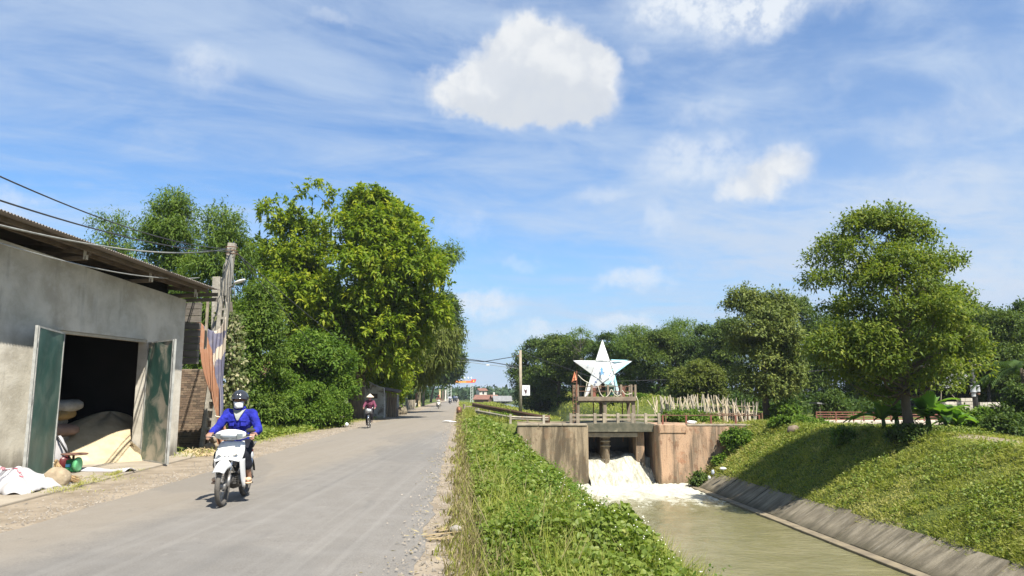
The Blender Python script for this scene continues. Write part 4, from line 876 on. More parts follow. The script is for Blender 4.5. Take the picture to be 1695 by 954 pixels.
# ================================================================ BRICK LEAN-TO BEHIND THE WAREHOUSE
def brick_wall():
    g = thing('brick_wall', 'small old brown brick wall in the gap beside the warehouse', 'brick wall', (-9.6, 21.9, 0))
    a = P(347, 700, 23.95).xy.to_3d(); b = P(285, 700, 24.05).xy.to_3d(); d = (b - a).normalized(); n = Vector((-d.y, d.x, 0)); n = n if n.y < 0 else -n
    a = a - d * .02
    Rm = Matrix((d, n, Vector((0, 0, 1)))).transposed()
    L = 1.12; mm = pm('old_mortar', (.30, .24, .17), (.22, .17, .12), 4, .95, .4)
    MB().box(a + d * (L / 2) + Vector((0, 0, 1.24)), (L - .04, .16, 2.5), Rm).build('mortar', mm, g, world=True)
    mats = [pm('brown_brick', (.21, .145, .095), (.15, .105, .07), 6, .95, .5), pm('pale_brick', (.26, .19, .125), (.20, .145, .095), 6, .95, .5), pm('dark_brick', (.14, .10, .07), (.10, .075, .05), 6, .95, .5)]  # all tones lowered: the shade under the eave is put into the brick colour
    pro = [None] * 3; bw, bh = .225, .074
    for r in range(33):
        k = 0; x = -.11 if r % 2 else 0.0
        while x < L - .05:
            x0, x1 = max(x, 0) + .006, min(x + bw, L) - .006
            if x1 - x0 > .07 and not (r > 29 and x > .9):
                i = random.choice((0, 0, 1, 2))
                if pro[i] is None:
                    o = MB().box((0, 0, 0), (1, .18, bh - .012)).build('brick', mats[i], g); pro[i] = o
                else: o = add_part(pro[i], 'brick', g)
                c = a + d * ((x0 + x1) / 2) + n * random.uniform(.0, .014) + Vector((0, 0, .03 + bh * (r + .5)))
                o.matrix_local = ORG[g.name].inverted() @ Matrix.Translation(c) @ Rm.to_4x4() @ Matrix.Rotation(random.gauss(0, .012), 4, 'Y') @ Matrix.Diagonal((x1 - x0, 1, 1, 1))
            x += bw
    # planked gable of the lean-to over the bricks
    s = thing('lean_to', 'grey plank lean-to under the right end of the warehouse eave', 'shed', (-9.4, 21.7, 2.5))
    mp = pm('grey_plank', (.17, .15, .125), (.10, .09, .075), 3, .9, .4, stretch=(.4, .4, 3))
    for i in range(9): MB().box(WP(-.55, .35 + .0, 2.62 + i * .195), (.10 + .006 * (i % 3), .95, .18), WR).build('plank', mp, s, world=True, bevel=.006)
    for i in range(9): MB().box(WP(-1.15 + .01 * (i % 2), 1.2, 2.62 + i * .195), (1.5, .06, .18), WR).build('plank', mp, s, world=True, bevel=.006)
    MB().bar(WP(-.62, -.28, 2.95), WP(-.62, -.28, 4.35), .06, .06).build('post', M_conc, s, world=True)
    for z in (4.28, 4.42): MB().bar(WP(-.06, -.9, z), WP(-.06, 1.4, z), .03, .10).build('fascia', mp, s, world=True)
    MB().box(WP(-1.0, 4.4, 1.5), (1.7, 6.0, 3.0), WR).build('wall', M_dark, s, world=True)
brick_wall()
def tarp():
    Y = 21.9
    m, nt, b = nodemat('faded_tarp'); t = NT(nt); a = t.N('ShaderNodeAttribute'); a.attribute_name = 'tint'; v = t.pos()
    n = t.noise(v, 5, 5, .6); cr = t.N('ShaderNodeValToRGB'); e = cr.color_ramp.elements; cr.color_ramp.interpolation = 'EASE'
    e[0].position = 0; e[0].color = (.25, .115, .06, 1); e[1].position = 1; e[1].color = (.125, .125, .185, 1)
    for p_, c_ in ((.30, (.24, .12, .065)), (.36, (.11, .105, .15)), (.55, (.10, .10, .15)), (.60, (.42, .36, .28)), (.67, (.43, .37, .29)), (.72, (.11, .11, .165))): x = e.new(p_); x.color = (*c_, 1)
    t.L(t.math('ADD', a.outputs['Fac'], t.math('MULTIPLY', t.math('SUBTRACT', n, .5), .10)), cr.inputs[0]); t.L(t.mix(t.ramp(n, .5, .8, 0, .3), cr.outputs[0], (.42, .36, .28)), b.inputs['Base Color']); b.inputs['Roughness'].default_value = .8
    rows = [(525, 323, 374), (545, 326, 373.5), (570, 330, 372.5), (600, 335, 371), (630, 341, 370.5), (655, 347, 370), (675, 353, 369), (690, 359, 367), (697, 358, 370), (712, 356, 375), (728, 359, 377), (738, 362, 378)]
    ys = [r[0] for r in rows]; V = []; tint = []; nu, nv = 40, 70
    for i in range(nv + 1):
        y = 525 + (736 - 525) * i / nv; l = np.interp(y, ys, [r[1] for r in rows]); r_ = np.interp(y, ys, [r[2] for r in rows]); wdt = (r_ - l)
        for j in range(nu + 1):
            s = j / nu; sag = 22 * math.sin(math.pi * s) ** 1.0 * max(0, 1 - (y - 525) / 60) * (1 if y < 585 else 0)
            fold = .06 * math.sin(s * 11 + 2.0 * math.sin(y * .03)) * min(1, .25 + (y - 525) / 170) + .02 * math.sin(s * 43 + y * .05)
            p = P(l + wdt * s, y + sag, Y); p.y += fold + .25 * math.sin(math.pi * s) * max(0, 1 - (y - 525) / 120); V.append(tuple(p))
            dgl = s - (.20 + .55 * (y - 525) / 160)          # orange border crossing diagonally, cream stripe beyond it
            cre = abs((s - .62) - .0 - (y - 560) / 260 * -.5)
            val = .12 if dgl < .0 or y > 690 else (.63 if (s > .5 and y - 525 < 34 * (s - .35)) or (s > .40 and abs(y - (592 - 46 * (s - .5)) - 3 * math.sin(s * 17)) < 9 + 6 * s) else .86 if s > .84 else .44); tint.append(val); continue
            val = .12 if dgl < .0 or y > 690 else (.64 if (y < 528 + 34 * (1 - abs(s - .55)) and s > .28) or (548 + 60 * s < y < 576 + 62 * s and s > .42) else .88 if s > .8 else .46); tint.append(val)
    T = [(i * (nu + 1) + j, (i + 1) * (nu + 1) + j, (i + 1) * (nu + 1) + j + 1, i * (nu + 1) + j + 1) for i in range(nv) for j in range(nu)]
    o = fast_mesh('tarpaulin', V, T, m, tint, smooth=True); md = o.modifiers.new('solid', 'SOLIDIFY'); md.thickness = .012
    tag(o, 'faded purple and orange striped tarpaulin tied up beside the concrete pole', 'tarpaulin')
    tag(MB().ring(P(364, 690, Y - .05), (.15, 0, 1), .13, .02, 18, 6).build('rope', M_rope, smooth=True), 'pale rope knotted round the hanging tarpaulin', 'rope')
tarp()

# ================================================================ POLES AND WIRES
M_pole = pm('lichened_concrete', (.34, .31, .25), (.22, .20, .16), 4, .92, .5, c3=(.40, .37, .31), s3=6)
def ladder_pole(base, topp, w0, w1, label, n=9, frac=.62, th=.16, group=None, name='utility_pole'):
    base, topp = Vector(base), Vector(topp); g = thing(name, label, 'utility pole', base, group=group); d = topp - base
    def pt(t, s): return base + d * t + Vector((s * (w0 + (w1 - w0) * t) / 2, 0, 0))
    b = MB()
    for s in (-1, 1): b.bar(pt(0, s * .72), pt(frac, s * .62), .28 * w0, th, up=(0, 1, 0))
    b.bar(pt(frac, 0), pt(1, 0), w1, th, up=(0, 1, 0)); b.build('shaft', M_pole, g, world=True, bevel=.01)
    for i in range(n):
        t = frac * (i + .5) / n; b = MB(); b.bar(pt(t, -.62), pt(t, .62), .10 if n < 12 else .07, th * .9, up=(0, 1, 0)); b.build('rung', M_pole, g, world=True)
    return g, pt
PB, PT = P(341, 744, 23.6), P(384.5, 403, 23.6); PB.z = -.1
g, ptf = ladder_pole(PB, PT, .42, .24, 'leaning concrete ladder pole with holes and many cables beside the warehouse', 17, .74)
lamp = MB(); a = P(380, 476, 23.5); b_ = P(390, 469, 23.0); lamp.tube([P(376, 482, 23.6), a, b_], .02, 6); lamp.build('lamp_arm', M_pole, g, world=True)
MB().blob(P(396.5, 466, 22.8), (.20, .10, .05), 2, Rm=Matrix.Rotation(-.35, 3, 'Y')).build('lamp_head', pm('pale_lamp_shell', (.60, .58, .50), (.5, .48, .42), 6, .5), g, world=True, smooth=True)
for z0 in (410, 416, 421): mb = MB(); mb.ring(P(383.5, z0, 23.6), (0, 0, 1), .19, .014, 14, 5); mb.build('band', M_rust, g, world=True)
for k in range(5): mb = MB(); x = 372 + k * 4.2; mb.tube([P(383, 418, 23.45), P(x - 2, 440 + 6 * k, 23.4), P(x - 4 + k, 470 + 5 * k, 23.4), P(x - 1, 500, 23.42)], .012, 5); mb.build('loose_cable', pm('grey_cable', (.16, .16, .15), (.12, .12, .11), 5, .7), g, world=True, smooth=True)
b1, t1 = P(353, 744, 24.1), P(360, 459, 24.1); b1.z = -.1
g1 = thing('utility_pole', 'shorter square concrete pole just left of the ladder pole', 'utility pole', b1)
mb = MB(); mb.bar(b1, t1, .26, .22, up=(0, 1, 0)); mb.build('shaft', M_pole, g1, world=True, bevel=.015)
M_wire = pm('black_wire', (.03, .03, .03), (.05, .05, .05), 5, .6); M_wire2 = pm('grey_wire', (.34, .34, .31), (.24, .24, .22), 5, .6)
def wire(pts, r, lab, mat=M_wire, sag=0.0, ext=False):
    q = [Vector(p) for p in pts]; out = []
    if len(q) == 2:
        for i in range(25): t = i / 24; out.append(q[0].lerp(q[1], t) - Vector((0, 0, 4 * sag * t * (1 - t))))
    else: out = q
    if ext: out.insert(0, out[0] + (out[0] - out[1]) * 40)
    return tag(MB().tube(out, r, 5).build('wire', mat, smooth=True), lab, 'wire')
wt = P(383, 412, 23.5)
wire([P(-60, 265, 9.0), wt], .012, 'black overhead wire highest above the warehouse roof', sag=.28, ext=True)
wire([P(-60, 312, 9.0), P(382, 416, 23.4)], .014, 'black overhead wire second from the top above the roof', sag=.22, ext=True)
wire([P(-60, 358, 9.5), P(382, 411, 23.4)], .016, 'pale grey wire crossing just below the roof edge', M_wire2, sag=.30, ext=True)
wire([P(-60, 384, 9.5), P(330, 460, 21.5)], .012, 'pale thin wire sagging along the top of the cement wall', M_wire2, sag=.22, ext=True)
wire([P(386, 412, 23.6), P(600, 655, 62)], .016, 'black cable running from the ladder pole towards the far trees', sag=.3)
wire([P(386, 414, 23.6), P(700, 632, 95)], .018, 'thin black cable below the first one leaving the ladder pole', sag=1.2)
# ================================================================ VEGETATION
def rdir(n):
    v = rng.normal(size=(n, 3)); return nrm(v)
def leaf_mesh(Pb, D, N, L, W, tint, droop=.15, fold=.12, rich=False):
    n = len(Pb); D = nrm(D); S = nrm(np.cross(D, N)); N = np.cross(S, D); L = np.broadcast_to(np.asarray(L, float), (n,))[:, None]; W = np.broadcast_to(np.asarray(W, float), (n,))[:, None]
    dz = np.zeros((n, 3)); dz[:, 2] = 1; tip = Pb + D * L - dz * droop * L
    if not rich:
        md = Pb + D * L * .45 + N * fold * W
        V = np.stack([Pb, md - S * W * .5, md + S * W * .5, tip], 1).reshape(-1, 3); i = np.arange(n)[:, None] * 4
        T = np.concatenate([i + [[0, 2, 1]], i + [[1, 2, 3]]], 1).reshape(-1, 3); return V, T, np.repeat(tint, 4)
    a = Pb + D * L * .25; b = Pb + D * L * .62 - dz * droop * .3 * L
    V = np.stack([Pb, a - S * W * .46 + N * fold * W, a + S * W * .46 + N * fold * W, b - S * W * .40 + N * fold * W, b + S * W * .40 + N * fold * W, tip, b], 1).reshape(-1, 3); i = np.arange(n)[:, None] * 7
    T = np.concatenate([i + [[0, 6, 1]], i + [[0, 2, 6]], i + [[1, 6, 3]], i + [[2, 4, 6]], i + [[3, 6, 5]], i + [[6, 4, 5]]], 1).reshape(-1, 3); return V, T, np.repeat(tint, 7)
UP = np.array([0, 0, 1.0])
def crown_leaves(C, rad, n, L, W, clus=10, droop=.2, shell=.55, upb=.75, outb=.5, spread=.9, light=.0, flat=.85, ts=.55):
    """C: lobe centres (k,3) ; leaves are set in tufts on the outside of every lobe"""
    k = len(C); area = rad ** 2; pr = area / area.sum(); m = max(1, n // clus); li = rng.choice(k, m, p=pr); d = rdir(m); d[:, 2] = np.where(d[:, 2] < -.35, -d[:, 2] * .5, d[:, 2]); d = nrm(d)
    rr = rad[li] * (shell + (1 - shell) * rng.random(m) ** .5) * (1 + .16 * rng.normal(size=m)); cp = C[li] + d * rr[:, None] * np.array([1, 1, flat])
    ct = rng.normal(.52, .17, m) + light * 0
    cp = np.repeat(cp, clus, 0); dd = np.repeat(d, clus, 0); M = len(cp)
    Pb = cp + rng.normal(size=(M, 3)) * (np.asarray(L).mean() * ts)
    D = nrm(dd * outb + rdir(M) * spread + UP * -.05); N = nrm(UP * upb + dd * .45 + rdir(M) * .55)
    t = np.clip(np.repeat(ct, clus) + rng.normal(0, .13, M), 0, 1)
    return leaf_mesh(Pb, D, N, L * rng.uniform(.65, 1.25, M), W * rng.uniform(.7, 1.25, M), t, droop)
M_bark = pm('brown_bark', (.13, .10, .072), (.07, .055, .042), 6, .95, .7, stretch=(1, 1, .25), bscale=18, bdist=.04)
M_bark_g = pm('grey_bark', (.20, .175, .14), (.12, .10, .08), 5, .95, .6, stretch=(1, 1, .3), bscale=16, bdist=.04)
LF_mango = leafmat('broad_yellow_green_leaf', (.060, .112, .008), (.150, .220, .014), (.310, .335, .026), .46)
LF_acacia = leafmat('fine_mid_green_leaf', (.060, .105, .018), (.105, .170, .026), (.175, .230, .040), .42)
LF_olive = leafmat('olive_leaf', (.065, .105, .016), (.128, .180, .026), (.240, .258, .040), .45)
LF_dark = leafmat('dark_green_leaf', (.026, .052, .010), (.054, .094, .016), (.105, .145, .026), .33)
LF_wood = leafmat('woodland_leaf', (.034, .064, .011), (.074, .116, .018), (.145, .182, .030), .36)
LF_bamboo = leafmat('yellowish_bamboo_leaf', (.060, .085, .015), (.115, .145, .025), (.185, .20, .045), .40)
LF_hedge = leafmat('fresh_hedge_leaf', (.042, .090, .010), (.092, .165, .018), (.165, .235, .030), .40)
LF_ground = leafmat('ground_vine_leaf', (.078, .120, .016), (.165, .225, .036), (.300, .320, .085), .40, .5, .25)
LF_grass = leafmat('grass_blade', (.145, .175, .026), (.265, .295, .055), (.43, .40, .15), .42, .6)
LF_dry = leafmat('dry_grass_blade', (.13, .115, .045), (.24, .20, .095), (.38, .32, .18), .30, .7)
LF_banana = leafmat('banana_leaf', (.055, .13, .018), (.11, .22, .03), (.20, .31, .055), .45, .35, .5)
LF_pale = leafmat('variegated_vine_leaf', (.05, .08, .02), (.12, .15, .05), (.36, .33, .20), .3)

def make_crown_lobes(h, prof, lobes, lr, ecc, zc=0.0, fill=.35, jit=.13):
    t = np.array([p[0] for p in prof]); rl = np.array([p[1] for p in prof]); rr = np.array([p[2] for p in prof]); tt = np.linspace(t[0], t[-1], 60); wgt = np.interp(tt, t, (rl + rr)); wgt = wgt / wgt.sum()
    z = rng.choice(tt, lobes, p=wgt) + rng.normal(0, .012, lobes); th = rng.uniform(0, 2 * np.pi, lobes); c = np.cos(th); s = np.sin(th)
    L, Rr = np.interp(z, t, rl), np.interp(z, t, rr); rx = np.where(c > 0, Rr, L); ry = (L + Rr) / 2 * ecc
    rad = lr * rng.uniform(.65, 1.25, lobes); rad = np.minimum(rad, .55 * np.minimum(rx, ry) / h + .35 * lr)
    k = np.sqrt(rng.uniform(fill, 1, lobes)) * (1 + jit * rng.normal(size=lobes)); X = c * np.maximum(rx - rad * h * .75, .05) * k; Yy = s * np.maximum(ry - rad * h * .75, .05) * k
    zz = np.minimum(z * h, t[-1] * h - rad * h * .8)
    return np.stack([X, Yy, zz + zc], 1), rad * h
def bez(a, b, bend, n=5):
    return [a.lerp(b, i / (n - 1)) + bend * (4 * (i / (n - 1)) * (1 - i / (n - 1))) for i in range(n)]
def tree(name, label, cat, base, h, prof, n, L, W, lf, bark, tr, lobes=36, lr=.13, ecc=.9, group=None, lean=(0, 0), fork=.3, limbs=14, top=.82, clus=10, droop=.2, upb=.75, shell=.55, fill=.35, spread=.9, trunk2=None, flat=.85, zc=0., ts=.55, jit=.13):
    g = thing(name, label, cat, base, group=group); C, rad = make_crown_lobes(h, prof, lobes, lr, ecc, zc, fill, jit); C = C + np.array([lean[0], lean[1], 0]) * (np.clip(C[:, 2:] / (h * top), 0, 1) ** .6 if lean != (0, 0) else 0)
    V, T, t = crown_leaves(C, rad, n, L, W, clus, droop, shell, upb, .5, spread, flat=flat, ts=ts)
    fast_mesh('crown', V, T, lf, t, g)
    mb = MB(); tp = Vector((lean[0], lean[1], h * top)); path = [Vector((lean[0] * (i / 7) ** 1.4 + .06 * tr * 6 * math.sin(i * 1.9 + h), lean[1] * (i / 7) + .05 * tr * 6 * math.cos(i * 2.3 + h), tp.z * i / 7 - (.3 if i == 0 else 0))) for i in range(8)]
    mb.tube(path, [tr * 1.45, tr * 1.05, tr * .92, tr * .8, tr * .62, tr * .45, tr * .28, tr * .12], 10)
    order = rng.permutation(len(C))[:limbs]
    for i in order:
        c = Vector(C[i]); f = max(fork, min(.75, c.z / h - .16 + random.uniform(-.05, .05))); k = min(max(f * h / tp.z, 0), .95) * 7; i0 = int(k); a = path[i0].lerp(path[min(i0 + 1, 7)], k - i0)
        r0 = tr * (.52 - .35 * f) ; q = bez(a, c, Vector((0, 0, -.06 * h * random.random())) + Vector((random.gauss(0, .02) * h, random.gauss(0, .02) * h, 0)), 6); mb.tube(q, [r0, r0 * .8, r0 * .6, r0 * .45, r0 * .3, r0 * .14], 6)
    mb.build('trunk', bark, g, smooth=True)
    return g
def gz(px, py_base, Y):
    p = P(px, py_base, Y); u, w = to_uw(p.x, p.y); return Vector((p.x, p.y, float(H(u, w)) - .05))
def hgt(py, Y, z0): return P(0, py, Y).z - z0
def px2m(px, Y): return px * Y / FPX / .99

# ---- left side
b = gz(592, 690, 52); hh = hgt(313, 52, b.z)
tree('broadleaf_tree', 'tall spreading tree with glossy yellow green leaves towering over the road', 'tree', b, hh, [(.20, px2m(80, 52), px2m(80, 52)), (.30, px2m(150, 52), px2m(115, 52)), (.5, px2m(178, 52), px2m(145, 52)), (.66, px2m(178, 52), px2m(134, 52)), (.8, px2m(180, 52), px2m(100, 52)), (.92, px2m(165, 52), px2m(60, 52)), (1.0, px2m(95, 52), px2m(10, 52))],
     96000, .40, .155, LF_mango, M_bark, .42, lobes=104, lr=.105, ecc=.8, fork=.22, limbs=26, clus=12, droop=.22, shell=.80, fill=.60, upb=.8, flat=.75, ts=.24, jit=.10, spread=1.0)
for i, (x, Y, top, l, r_, n, lab) in enumerate(((160, 40, 338, 62, 58, 20000, 'leftmost feathery green tree rising just above the warehouse roof'), (262, 38, 308, 66, 66, 34000, 'tallest feathery green tree behind the warehouse roof'), (350, 36, 326, 72, 60, 34000, 'feathery green tree right behind the concrete ladder pole'))):
    b = gz(x, 700, Y); b.z = .1; hh = hgt(top, Y, b.z)
    tree('acacia_tree', lab, 'tree', b, hh, [(.25, px2m(l * .9, Y), px2m(r_ * .9, Y)), (.5, px2m(l, Y), px2m(r_, Y)), (.72, px2m(l * .85, Y), px2m(r_ * .85, Y)), (.9, px2m(l * .5, Y), px2m(r_ * .5, Y)), (1., px2m(8, Y), px2m(8, Y))], n, .26, .062, LF_acacia, M_bark_g, .13, lobes=46, lr=.115, ecc=1.1, limbs=18, clus=12, droop=.35, shell=.3, spread=.8, group='feathery trees behind the warehouse', top=.93)
b = gz(425, 700, 33); hh = hgt(468, 33, 0)
tree('thicket_tree', 'dense mid green tree filling the gap between the pole and the big tree', 'tree', b, hh, [(.05, px2m(40, 33), px2m(38, 33)), (.3, px2m(52, 33), px2m(45, 33)), (.7, px2m(55, 33), px2m(36, 33)), (1., px2m(20, 33), px2m(10, 33))], 26000, .20, .07, LF_acacia, M_bark_g, .12, lobes=40, lr=.15, limbs=10, clus=10, shell=.5)
b = gz(522, 700, 42); hh = hgt(553, 42, 0)
tree('bushy_tree', 'round bushy green tree under the big tree, left of the bicycle', 'tree', b, hh, [(.22, px2m(40, 42), px2m(40, 42)), (.45, px2m(74, 42), px2m(74, 42)), (.75, px2m(68, 42), px2m(66, 42)), (1., px2m(30, 42), px2m(30, 42))], 30000, .24, .10, LF_hedge, M_bark, .16, lobes=44, lr=.17, limbs=12, clus=10, shell=.6, fill=.5)
for i, (x, Y, top, hw, n, lab) in enumerate(((404, 33, 610, 42, 16000, 'rounded bush nearest the blue jacketed rider'), (458, 35, 606, 40, 16000, 'tall pointed bush in the middle of the hedge'), (508, 37, 634, 40, 16000, 'wide pale green bush right of the pointed bush'), (548, 39, 640, 30, 9000, 'small reddish green bush at the right end of the hedge'))):
    b = gz(x, 712, Y); hh = hgt(top, Y, 0)
    pr = [(.0, .75, .75), (.35, 1., 1.), (.7, .75, .75), (1., .2, .2)] if i != 2 else [(.0, .9, .9), (.5, 1., 1.), (.8, .85, .85), (1., .4, .4)]
    tree('hedge_bush', lab, 'bush', b, hh, [(a, px2m(hw * l, Y), px2m(hw * r_, Y)) for a, l, r_ in pr], n, .15, .065, LF_hedge, M_bark_g, .05, lobes=40, lr=.17, limbs=8, clus=9, shell=.65, fill=.5, top=.7, group='hedge bushes along the left verge')
b = gz(645, 680, 72); hh = hgt(540, 72, 0)
tree('bamboo_clump', 'yellow green drooping bamboo clump right of the big tree', 'bamboo', b, hh, [(.36, px2m(40, 72), px2m(40, 72)), (.6, px2m(75, 72), px2m(56, 72)), (.8, px2m(60, 72), px2m(58, 72)), (1., px2m(20, 72), px2m(40, 72))], 30000, .55, .12, LF_bamboo, M_bark_g, .10, lobes=46, lr=.15, limbs=16, clus=12, droop=.7, shell=.4, lean=(3.4, 0))
for i, (x, Y, top, l, r_, n, lf, lab) in enumerate(((637, 66, 600, 40, 40, 12000, LF_mango, 'small leafy tree above the roadside shack'), (690, 112, 485, 52, 36, 24000, LF_dark, 'dark tall tree at the far right end of the left row'), (712, 175, 572, 30, 30, 16000, LF_wood, 'farthest roadside tree beside the red banner'), (620, 80, 430, 110, 100, 20000, LF_dark, 'dark tree filling in behind the big tree'))):
    b = gz(x, 680, Y); hh = hgt(top, Y, 0)
    tree('roadside_tree', lab, 'tree', b, hh, [(.34 if i in (1, 2) else .3, px2m(l * .7, Y), px2m(r_ * .7, Y)), (.5, px2m(l, Y), px2m(r_, Y)), (.8, px2m(l * .9, Y), px2m(r_ * .9, Y)), (1., px2m(l * .4, Y), px2m(r_ * .4, Y))], n, .34 * Y / 70, .15 * Y / 70, lf, M_bark, .22, lobes=44, lr=.14, limbs=14, clus=9, shell=.6, fill=.5, group='trees along the left side of the road', lean=[(0, 0), (3.6, 0), (4.2, 0), (0, 0)][i])
b = gz(650, 670, 82); hh = hgt(408, 82, 0)
tree('bamboo_clump', 'thin wispy bamboo plume leaning out above the big tree', 'bamboo', b, hh, [(.80, px2m(12, 82), px2m(12, 82)), (.9, px2m(20, 82), px2m(40, 82)), (.97, px2m(12, 82), px2m(52, 82)), (1., px2m(5, 82), px2m(45, 82))], 2600, .5, .12, LF_acacia, M_bark_g, .08, lobes=18, lr=.028, limbs=14, clus=10, droop=.6, shell=.2, lean=(4.6, 0), top=.97)
# low leaves along the left verge, and a dark thicket floor
def verge():
    n = 26000; w = rng.uniform(25.5, 46, n); e = np.interp(w, [25, 30, 36, 46], [-8.3, -7.3, -7.0, -6.9]); u = e - rng.random(n) ** 1.2 * np.interp(w, [25, 32, 46], [3.4, 3.6, 3.2])
    hv = .12 + .30 * np.clip((e - u) / 1.5, 0, 1) * (.6 + .4 * vnoise(u * 1.8, w * 1.1, 3)); z = H(u, w) + hv * rng.uniform(.3, 1, n)
    V, T, t = leaf_mesh(np.stack([u * RC - w * RS, u * RS + w * RC, z], 1), nrm(rdir(n) + UP * .15), nrm(UP * 1.2 + rdir(n) * .8), rng.uniform(.10, .22, n), rng.uniform(.07, .15, n), np.clip(rng.normal(.55, .2, n), 0, 1))
    tag(fast_mesh('verge_plants', V, T, LF_ground, t), 'low bright green plants along the left road verge', kind='stuff')
    n = 4000; w = np.concatenate([rng.uniform(13.0, 17.0, 1400), rng.uniform(20, 60, 2600)]); u = np.where(w < 17, -6.75 + .35 * rng.normal(size=n) * (.5 + .5 * np.sin(w * 3)) - .12 * (w - 14), np.interp(w, [20, 30, 60], [-7.4, -6.9, -6.2]) + rng.normal(0, .3, n))
    keep = np.abs(vnoise(w * 1.7, u * 2, 4)) > .12; u, w = u[keep], w[keep]; n = len(u); D = nrm(rdir(n) * .8 + UP * .9)
    V, T, t = leaf_mesh(np.stack([u * RC - w * RS, u * RS + w * RC, H(u, w) + .02 + (w < 17) * .02], 1), D, rdir(n), np.where(w < 17.5, rng.uniform(.04, .15, n), rng.uniform(.08, .26, n)), np.where(w < 17.5, .010, .018), np.clip(rng.normal(.5, .25, n) + .3 * (w < 17.5), 0, 1), .3)
    tag(fast_mesh('verge_grass', V, T, LF_grass, t), 'short dusty grass at the edge of the apron and left verge', kind='stuff')
verge()
def vine():
    g = thing('climbing_vine', 'pale variegated vine climbing beside the concrete ladder pole', 'vine', P(385, 740, 24.6) * 1.0)
    n = 3000; y = rng.uniform(520, 745, n); x = np.interp(y, [500, 600, 660, 745], [383, 386, 388, 378]) + rng.normal(0, 1, n) * np.interp(y, [500, 640, 745], [5, 9, 11]); V0 = np.array([P(a, b, 24.8) for a, b in zip(x, y)]); V0[:, 1] += rng.normal(0, .3, n); o = np.array(g.location)
    V, T, t = leaf_mesh(V0 - o, nrm(rdir(n) + UP * -.4), nrm(rdir(n) + np.array([.3, -.8, .5])), rng.uniform(.10, .2, n), rng.uniform(.07, .13, n), np.clip(rng.normal(.55, .28, n), 0, 1)); fast_mesh('foliage', V, T, LF_pale, t, g)
    mb = MB()
    for k in range(4): mb.tube([P(380 + 3 * k, 742, 24.8), P(384 + 2 * k, 660, 24.9), P(382 + 2 * k, 580, 24.8), P(380 + k, 500, 24.7)], .03, 5)
    mb.build('stem', M_bark_g, g, world=True)
vine()
for i, (x, Y, top, hw, n, lf, lab) in enumerate(((578, 57, 606, 34, 9000, LF_hedge, 'leafy tree hanging over the low brick wall'), (610, 61, 598, 44, 12000, LF_mango, 'yellowish leafy tree hanging over the ruined white wall'), (688, 121, 630, 22, 6000, LF_hedge, 'bushy green tree beside the round concrete pole'))):
    b = gz(x, 690, Y); hh = hgt(top, Y, 0); tree('roadside_tree', lab, 'tree', b, hh, [(.42 if i < 2 else .05, px2m(hw, Y), px2m(hw * .9, Y)), (.7, px2m(hw * 1.1, Y), px2m(hw, Y)), (1., px2m(hw * .5, Y), px2m(hw * .5, Y))], n, .26, .11, lf, M_bark, .12, lobes=34, lr=.16, limbs=10, clus=10, shell=.5, fill=.4, lean=[(0, 0), (1.2, 0), (0, 0)][i], group='trees along the left side of the road')

# ---- right bank trees
b = gz(1507, 720, 31.4); b.z -= .05; hh = hgt(343, 31.4, b.z); q = lambda a: px2m(a * .93, 31.4)
tree('shade_tree', 'large domed olive green tree standing alone on the right canal bank', 'tree', b, hh, [(.16, q(70), q(60)), (.22, q(140), q(110)), (.34, q(185), q(150)), (.48, q(165), q(155)), (.62, q(170), q(135)), (.74, q(155), q(95)), (.85, q(115), q(70)), (.95, q(95), q(45)), (1., q(70), q(20))],
     64000, .20, .078, LF_olive, M_bark, .17, lobes=125, lr=.076, ecc=.9, fork=.2, limbs=44, clus=9, droop=.2, shell=.45, fill=.38, lean=(-.15, .2), top=.88, ts=.6, jit=.08, flat=.7)
b = gz(1270, 700, 51); hh = hgt(474, 51, b.z); q = lambda a: px2m(a, 51)
tree('shade_tree', 'smaller grey green tree with dark trunk at the end of the sluice wall', 'tree', b, hh, [(.15, q(45), q(45)), (.28, q(60), q(65)), (.5, q(58), q(65)), (.7, q(72), q(56)), (.9, q(50), q(40)), (1., q(25), q(15))], 36000, .28, .11, leafmat('grey_green_leaf', (.066, .095, .022), (.125, .160, .036), (.205, .225, .055), .3), M_bark, .2, lobes=54, lr=.105, fork=.22, limbs=22, clus=9, shell=.6, fill=.5)
woods = [(884, 108, 562, 40, 0), (925, 100, 556, 44, 1), (968, 97, 562, 38, 3), (1012, 92, 552, 42, 0), (1050, 88, 540, 44, 2), (1092, 86, 548, 44, 1), (1132, 90, 530, 44, 2), (1172, 84, 538, 44, 0), (1212, 80, 530, 42, 1), (1322, 76, 492, 50, 3), (1385, 74, 520, 50, 2), (1450, 72, 530, 50, 0), (1520, 68, 520, 55, 1), (1585, 64, 515, 55, 2), (1650, 60, 522, 50, 3), (1705, 56, 500, 50, 0), (1625, 57, 505, 62, 1), (1680, 54, 515, 55, 3)]
wl = ['broad dark tree at the left end of the woods, behind the roadside pole', 'dense dark tree second from the left end of the woods', 'dark tree between the roadside pole and the white star', 'dark tree rising directly behind the white star', 'tall light green tree just right of the star tip', 'dark tree behind the left end of the bamboo fence', 'tallest feathery tree in the middle of the woods', 'dark tree behind the yellow green bush', 'dark tree left of the small grey green shade tree', 'tall tree between the two shade trees', 'dark tree behind the left of the big shade tree', 'dark tree hidden behind the trunk of the big shade tree', 'bushy tree behind the right half of the big shade tree', 'bright tree right of the big shade tree', 'dark tree behind the block wall at the right edge', 'tree at the right edge of the picture', 'broad tree above the white awning right of the big shade tree', 'dark tree above the palm at the right edge']
protos = []
